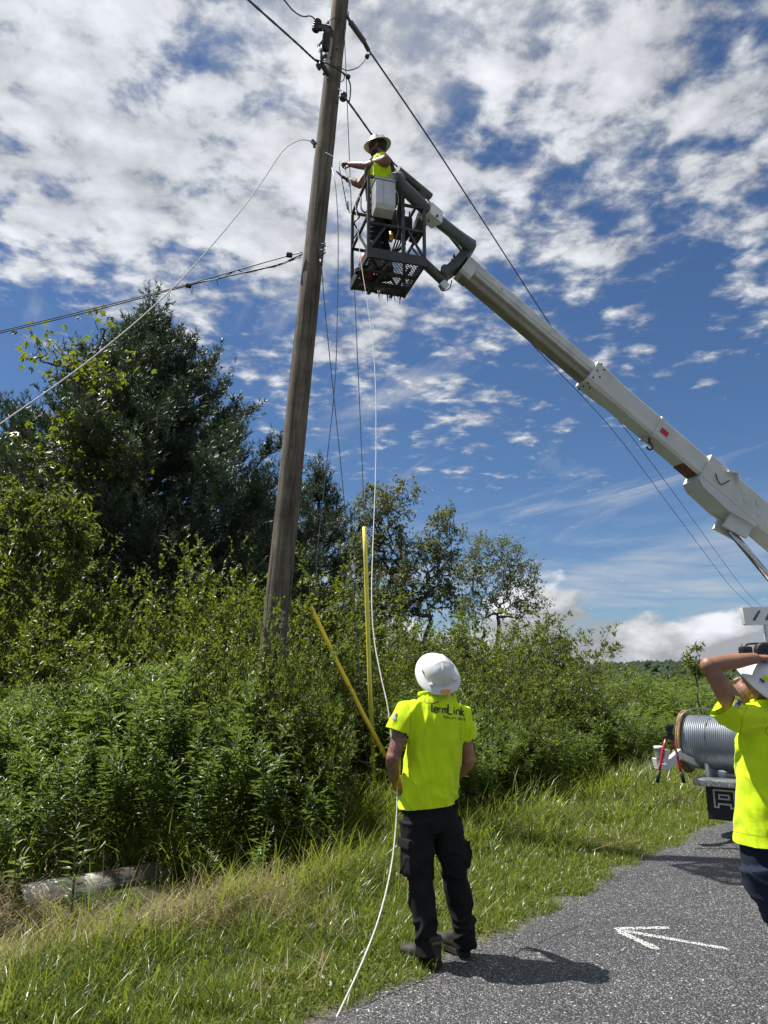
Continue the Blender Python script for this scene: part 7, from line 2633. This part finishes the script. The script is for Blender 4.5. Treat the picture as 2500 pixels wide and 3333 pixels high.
# ======== the man at the truck, arm over his head
def worker_truck():
    base = Vector((G(2690, 3290, 0.0).x, 4.12, 0.03))
    f = Vector((-0.72, 0.69, 0)).normalized(); r = Vector((f.y, -f.x, 0))
    def Q(px, py, Y):
        return P(px, py, Y) - base
    neck = Q(2488, 2300, 4.13)
    Ls, Le, Lw = Q(2408, 2328, 4.0), Q(2306, 2166, 3.98), Q(2462, 2142, 4.06)
    Rs, Re, Rw = Q(2600, 2335, 4.26), Q(2640, 2490, 4.28), Q(2620, 2620, 4.22)
    La, Ra = G(2672, 3285, 0.12) - base, G(2760, 3230, 0.12) - base
    Lh, Rh = Q(2480, 2810, 4.06), Q(2568, 2805, 4.22)
    Lk, Rk = Q(2558, 3010, 4.04), Q(2650, 2995, 4.22)
    hc = Q(2462, 2248, 4.14)
    hf = Vector((-0.66, 0.28, 0.70)); hu = Vector((0.60, -0.34, 0.72))
    mb = MB()
    pel, chest = Q(2515, 2790, 4.14), Q(2498, 2430, 4.14)
    mb.tube([pel, pel + Vector((0, 0, .15)), chest, neck - Vector((0, 0, .08)), neck - Vector((0, 0, .02))], [(0.14, 0.09), (0.135, 0.085), (0.145, 0.09), (0.115, 0.065), (0.055, 0.052)], 16, up=r)
    mb.tube([neck - Vector((0, 0, .05)), neck.lerp(hc, 0.5), hc - hf.normalized() * 0.02], [0.064, 0.060, 0.060], 12)
    head(mb, hc, hf, hu)
    arm(mb, Ls, Le, Lw, (0.054, 0.054, 0.043, 0.046, 0.040, 0.029)); arm(mb, Rs - Vector((0, 0, .03)) - r * 0.02, Re, Rw, (0.044, 0.046, 0.044, 0.046, 0.040, 0.029))
    leg(mb, Lh, Lk, La, (0.065, 0.06, 0.05, 0.045, 0.04)); leg(mb, Rh, Rk, Ra, (0.065, 0.06, 0.05, 0.045, 0.04))
    hand(mb, Lw, Q(2540, 2140, 4.10) - Lw, Vector((0.1, 0.1, -1)), 0.45, 1.0, thumb=1)
    hand(mb, Rw, Vector((0, 0.15, -1)), Vector((-1, 0.2, 0)), 0.5, 1.0)
    body = clothe('person', voxel(mb, 0.0065, 2), SKIN2, None)
    body.location = base
    tag(body, 'worker in yellow green T-shirt and jeans raising one arm to his helmet', 'person')
    # beard shadow and hair
    hN = hf.normalized(); hU = (hu - hN * hu.dot(hN)).normalized(); hR = hN.cross(hU)
    mb = MB()
    ball(mb, hc - hN * 0.052 - hU * 0.025, 0.066, 0.050, 0.062, Matrix((hR, hN, hU)).transposed())
    clothe('hair', voxel(mb, 0.006, 2), HAIR, body)
    mb = MB()
    Mh = Matrix((hR, hN, hU)).transposed()
    ball(mb, hc + hN * 0.026 - hU * 0.064, 0.0635, 0.071, 0.056, Mh)
    clothe('beard', voxel(mb, 0.006, 2), simple('stubble_skin', (0.13, 0.075, 0.052), 0.8, var=0.35, scale=120), body)
    # shirt
    mb = MB()
    hem, wst, cst, upr, shl, nk = Q(2506, 2738, 4.13), Q(2500, 2600, 4.13), Q(2497, 2440, 4.13), Q(2494, 2370, 4.13), Q(2492, 2330, 4.13), Q(2489, 2288, 4.13)
    mb.tube([hem - Vector((0, 0, .10)), hem, wst, wst.lerp(cst, .5), cst, upr, shl, nk, nk + Vector((0, 0, .012))], [(0.202, 0.168), (0.200, 0.165), (0.196, 0.160), (0.194, 0.152), (0.196, 0.145), (0.192, 0.126), (0.165, 0.098), (0.088, 0.080), (0.078, 0.072)], 28, up=r)
    mb.tube([Q(2462, 2345, 4.06), Q(2415, 2338, 4.01), Q(2375, 2312, 3.99), Q(2347, 2288, 3.985)], [(0.085, 0.085), (0.088, 0.088), (0.090, 0.088), (0.088, 0.086)], 18)
    mb.tube([Q(2545, 2345, 4.20), Q(2600, 2345, 4.26), Q(2622, 2420, 4.27)], [0.082, 0.082, 0.084], 18)
    cz = float(wst.z)
    def drape(V, N):
        V1 = fold_disp([(0.50, 0, -0.86), (0.86, 0, 0.5), (0, 1, 0)], (1.4, 6.5, 3.0), 0.014, 2.0, amp2=0.006)(V, N)
        k = np.clip((V[:, 2] - float(cst.z)) / 0.12, 0, 1)
        q = fold_disp([(0.9, 0, 0.3), (-0.3, 0, 0.9), (0, 1, 0)], (2.0, 10.0, 5.0), 0.009, 6.0, amp2=0)(V, N) - V
        return V1 + q * k[:, None]
    sm = voxel(mb, 0.0075, 5, disp=drape)
    le = Q(2347, 2288, 3.985)
    ld = (le - Q(2375, 2312, 3.99)).normalized()
    trim(sm, [(hem - Vector((0, 0, .0)), Vector((0.02, 0.0, -1)).normalized(), hem, 0.36), (le - ld * 0.012, ld, le + ld * 0.03, 0.115)])
    shirt = clothe('shirt', sm, HIVIS, body)
    mb = MB()
    ring = [nk + Vector((0, 0, .010)) + r * (0.085 * math.cos(a)) + f * (0.080 * math.sin(a)) for a in [2 * math.pi * i / 24 for i in range(25)]]
    mb.tube(ring, 0.010, 8, cap=False); mb.build('collar', HIVIS, shirt)
    # jeans
    mb = MB()
    mb.tube([Q(2512, 2850, 4.14), Q(2510, 2800, 4.14), Q(2506, 2720, 4.13), Q(2504, 2690, 4.13)], [(0.15, 0.11), (0.182, 0.135), (0.178, 0.135), (0.170, 0.128)], 24, up=r)
    for h, k, a in ((Lh, Lk, La), (Rh, Rk, Ra)):
        mb.tube([h, h.lerp(k, .4), h.lerp(k, .8), k, k.lerp(a, .4), a, a - Vector((0, 0, .07))], [0.118, 0.110, 0.092, 0.086, 0.082, 0.080, 0.082], 20)
    jn = clothe('jeans', voxel(mb, 0.008, 4, disp=fold_disp([(0.9, 0.2, -0.4), (0.2, 0, 1), (0, 1, 0)], (2.5, 8.0, 4.0), 0.011, 5.0, amp2=0.004)), DENIM, body)
    for a in (La, Ra):
        q = a + base; q.z = 0.03
        boot(body, q + Vector((0.06, -0.06, 0)), q + Vector((-0.15, 0.14, 0)), base)
    hu2 = (hu - hN * hu.dot(hN)).normalized()
    ho, at_, M = helmet(body, hc + base + hu2 * 0.050, hf, hu, base, 'white full brim hard hat with a yellow reflective strip', s=0.86)
    # reflective strip on the left side of the shell
    vs = []
    for i in range(7):
        a = math.pi + (i - 3) * 0.11 + 0.12
        for k in range(2):
            rr, z = ((0.985, 0.030), (0.93, 0.058))[k]
            vs.append(at_(0.118 * rr * math.cos(a) * 0.988, 0.138 * rr * math.sin(a) * 0.988, z))
    mb = MB(); mb.add(vs, [(2 * i, 2 * i + 1, 2 * i + 3, 2 * i + 2) for i in range(6)])
    mb.build('reflective_strip', HIVIS, ho, fix=False)
    bs = bvh_of(shirt)
    SEAM = simple('seam_thread', (0.33, 0.46, 0.006), 0.9, var=0.2)
    print_strokes(bs, [[(2386, 2706), (2430, 2714), (2500, 2724), (2540, 2728)], [(2432, 2300), (2418, 2330), (2412, 2372), (2404, 2400)]], 1.5, base, 'seam', SEAM, shirt, off=0.0015)
    flag_patch(bs, [(2383, 2262), (2414, 2285), (2402, 2308), (2374, 2291)], base, shirt)
    print_strokes(bs, [[(2500, 2364), (2494, 2372), (2491, 2380), (2496, 2390), (2506, 2398), (2522, 2402)]], 1.6, base, 'shirt_print', INK, shirt)
    return body

worker_truck()

# ======== the lineman in the basket
def lineman():
    foot = BASKET(BK_W * 0.42, BK_D * 0.45, 0.0)
    base = Vector((foot.x, foot.y, BK_Z + 0.012))
    f = Vector((-0.95, 0.31, 0)).normalized(); r = Vector((f.y, -f.x, 0))
    Yc = 7.74
    def Q(px, py, Y):
        return P(px, py, Y) - base
    neck = Q(1243, 513, Yc)
    Ls, Le, Lw = Q(1254, 524, 7.57), Q(1194, 540, 7.74), Q(1140, 535, 7.88)
    Rs, Re, Rw = Q(1228, 528, 7.93), Q(1170, 601, 8.0), Q(1130, 583, 8.06)
    hc = Q(1229, 481, Yc)
    hf = Vector((-0.95, 0.28, -0.12)); hu = Vector((-0.10, 0, 1))
    pel = Q(1248, 665, 7.80)
    chest = Q(1243, 560, 7.76)
    Lh, Rh = pel - r * 0.09 - Vector((0, 0, .04)), pel + r * 0.09 - Vector((0, 0, .04))
    La, Ra = Vector(-r * 0.12 + f * 0.06 + Vector((0, 0, .10))), Vector(r * 0.12 + f * 0.0 + Vector((0, 0, .10)))
    Lk, Rk = Lh.lerp(La, 0.48) + f * 0.05, Rh.lerp(Ra, 0.48) + f * 0.05
    mb = MB()
    mb.tube([pel, pel.lerp(chest, .5), chest, neck - Vector((0, 0, .06)), neck], [(0.15, 0.10), (0.14, 0.10), (0.165, 0.11), (0.15, 0.085), (0.06, 0.06)], 16, up=r)
    mb.tube([neck - Vector((0, 0, .04)), neck.lerp(hc, 0.5) - f * 0.012, hc - f * 0.02], [0.064, 0.058, 0.056], 12)
    head(mb, hc, hf, hu)
    arm(mb, Ls, Le, Lw, (0.066, 0.060, 0.048, 0.048, 0.042, 0.031)); arm(mb, Rs, Re, Rw, (0.064, 0.058, 0.047, 0.047, 0.041, 0.030))
    leg(mb, Lh, Lk, La, (0.09, 0.075, 0.058, 0.05, 0.04)); leg(mb, Rh, Rk, Ra, (0.09, 0.075, 0.058, 0.05, 0.04))
    hand(mb, Lw, Q(1112, 527, 7.95) - Lw, Vector((0, 0.35, -1)), 0.95, 1.05, thumb=-1)
    body = clothe('person', voxel(mb, 0.0065, 2), SKIN3, None)
    body.location = base
    tag(body, 'lineman in sleeveless yellow green shirt and white hard hat reaching from the basket', 'person')
    mb = MB()
    hand(mb, Rw, Q(1100, 568, 8.10) - Rw, Vector((0.2, -0.3, 0.9)), 0.12, 1.12, thumb=1, spread=0.3)
    mb.tube([Rw.lerp(Re, 0.15), Rw], [0.036, 0.034], 12)
    clothe('glove', voxel(mb, 0.005, 2), GLOVE, body)
    # sleeveless shirt
    mb = MB()
    mb.tube([pel + Vector((0, 0, .02)), pel.lerp(chest, .5), chest, Q(1244, 532, Yc), Q(1243, 520, Yc), Q(1243, 510, Yc)], [(0.168, 0.128), (0.165, 0.128), (0.182, 0.136), (0.172, 0.118), (0.140, 0.098), (0.075, 0.075)], 24, up=r)
    shirt = clothe('shirt', voxel(mb, 0.0075, 3, disp=fold_disp([(0.3, 0, 0.95), tuple(f), tuple(r)], (2, 8, 8), 0.010, 4.0)), HIVIS, body)
    mb = MB()
    for s in (-1, 1):
        pts = [pel + r * s * 0.12 + f * 0.15, chest + r * s * 0.11 + f * 0.155, neck + r * s * 0.10 + Vector((0, 0, -.035)), chest + r * s * 0.10 - f * 0.155, pel + r * s * 0.06 - f * 0.15]
        mb.tube(catmull(pts, 6), [(0.006, 0.022)] * 25, 8, up=r)
    mb.tube([pel + r * 0.19 * math.cos(a) + f * 0.15 * math.sin(a) + Vector((0, 0, .03)) for a in [2 * math.pi * i / 20 for i in range(21)]], [(0.028, 0.01)] * 21, 8, cap=False, up=(0, 0, 1))
    mb.build('harness', STRAP, body)
    mb = MB()
    mb.tube([pel - Vector((0, 0, .10)), pel - Vector((0, 0, .03)), pel + Vector((0, 0, .06))], [(0.14, 0.10), (0.172, 0.125), (0.165, 0.12)], 20, up=r)
    for h, k, a in ((Lh, Lk, La), (Rh, Rk, Ra)):
        mb.tube([h, h.lerp(k, .4), k, k.lerp(a, .4), a, a - Vector((0, 0, .05))], [0.112, 0.102, 0.082, 0.080, 0.078, 0.08], 18)
    clothe('trousers', voxel(mb, 0.009, 4, disp=fold_disp([(0.9, 0.2, -0.4), (0.2, 0, 1), (0, 1, 0)], (2.5, 8.0, 4.0), 0.010, 5.0)), CHARC, body)
    for a in (La, Ra):
        q = a + base; q.z = base.z
        boot(body, q - f * 0.05, q + f * 0.2, base)
    hN = hf.normalized(); hU = (hu - hN * hu.dot(hN)).normalized(); hR = hN.cross(hU)
    Mh = Matrix((hR, hN, hU)).transposed()
    mb = MB()
    ball(mb, hc - hN * 0.040 + hU * 0.010, 0.0785, 0.074, 0.078, Mh)
    ball(mb, hc - hN * 0.062 - hU * 0.045, 0.058, 0.040, 0.045, Mh)
    clothe('hair', voxel(mb, 0.006, 2), HAIR, body)
    mb = MB()
    ball(mb, hc + hN * 0.026 - hU * 0.066, 0.0635, 0.070, 0.055, Mh)
    clothe('beard', voxel(mb, 0.006, 2), HAIR, body)
    mb = MB()
    pts = [hc + Mh @ Vector((x, y, 0.004)) for x, y in ((-0.078, 0.0), (-0.072, 0.06), (-0.045, 0.088), (0, 0.098), (0.045, 0.088), (0.072, 0.06), (0.078, 0.0))]
    mb.tube(pts, [(0.006, 0.003), (0.012, 0.004), (0.020, 0.004), (0.012, 0.004), (0.020, 0.004), (0.012, 0.004), (0.006, 0.003)], 8, up=hU)
    mb.build('sunglasses', BLACK, body)
    hu2 = hU
    ho, at_, M = helmet(body, hc + base + hu2 * 0.056 - hN * 0.008, hf, hu + hf * 0.08, base, 'white full brim hard hat, scuffed', s=0.84)
    return body

lineman()

# ======== ropes in the workers' hands
def hand_ropes():
    def thru(px):
        return [P(*q) for q in px]
    wire('rope', thru([(1060, 496, 8.15), (1090, 512, 8.05), (1108, 524, 7.97), (1120, 540, 7.93), (1132, 570, 7.85), (1144, 605, 7.75), (1160, 690, 7.5), (1172, 830, 7.25), (1200, 1016, 6.95), (1220, 1200, 6.65), (1224, 1400, 6.35), (1222, 1560, 6.1), (1213, 1800, 5.7), (1210, 1950, 5.45), (1218, 2080, 5.3), (1240, 2200, 5.15), (1262, 2300, 5.05), (1274, 2400, 5.0), (1284, 2500, 4.97), (1290, 2548, 4.95), (1293, 2600, 4.93), (1288, 2700, 4.86), (1272, 2830, 4.72), (1236, 2980, 4.54), (1180, 3130, 4.35), (1085, 3333, 4.10), (1020, 3450, 3.95)]), (0.0026, 0.0052), ROPE,
         'long white rope hanging from the lineman through the standing worker hand', 'rope', n=8)
    wire('tie_wire', thru([(1106, 524, 7.95), (1105, 548, 7.93), (1112, 580, 7.92), (1123, 640, 7.92), (1131, 682, 7.92)]), 0.006, ALU, 'twisted wire tail dangling below the lineman gripping hand', 'cable', twist=0.3)
    wire('tie_wire', thru([(1122, 545, 7.9), (1128, 562, 7.9), (1134, 578, 7.9), (1137, 608, 7.9)]), 0.006, ALU, 'short twisted wire tail between the lineman hands', 'cable', twist=0.3)
    wire('tie_wire', thru([(1132, 654, 7.9), (1134, 680, 7.9), (1140, 694, 7.88), (1146, 700, 7.85)]), 0.008, CABLE, 'bent black cable stub hooked on the basket corner', 'cable')

hand_ropes()
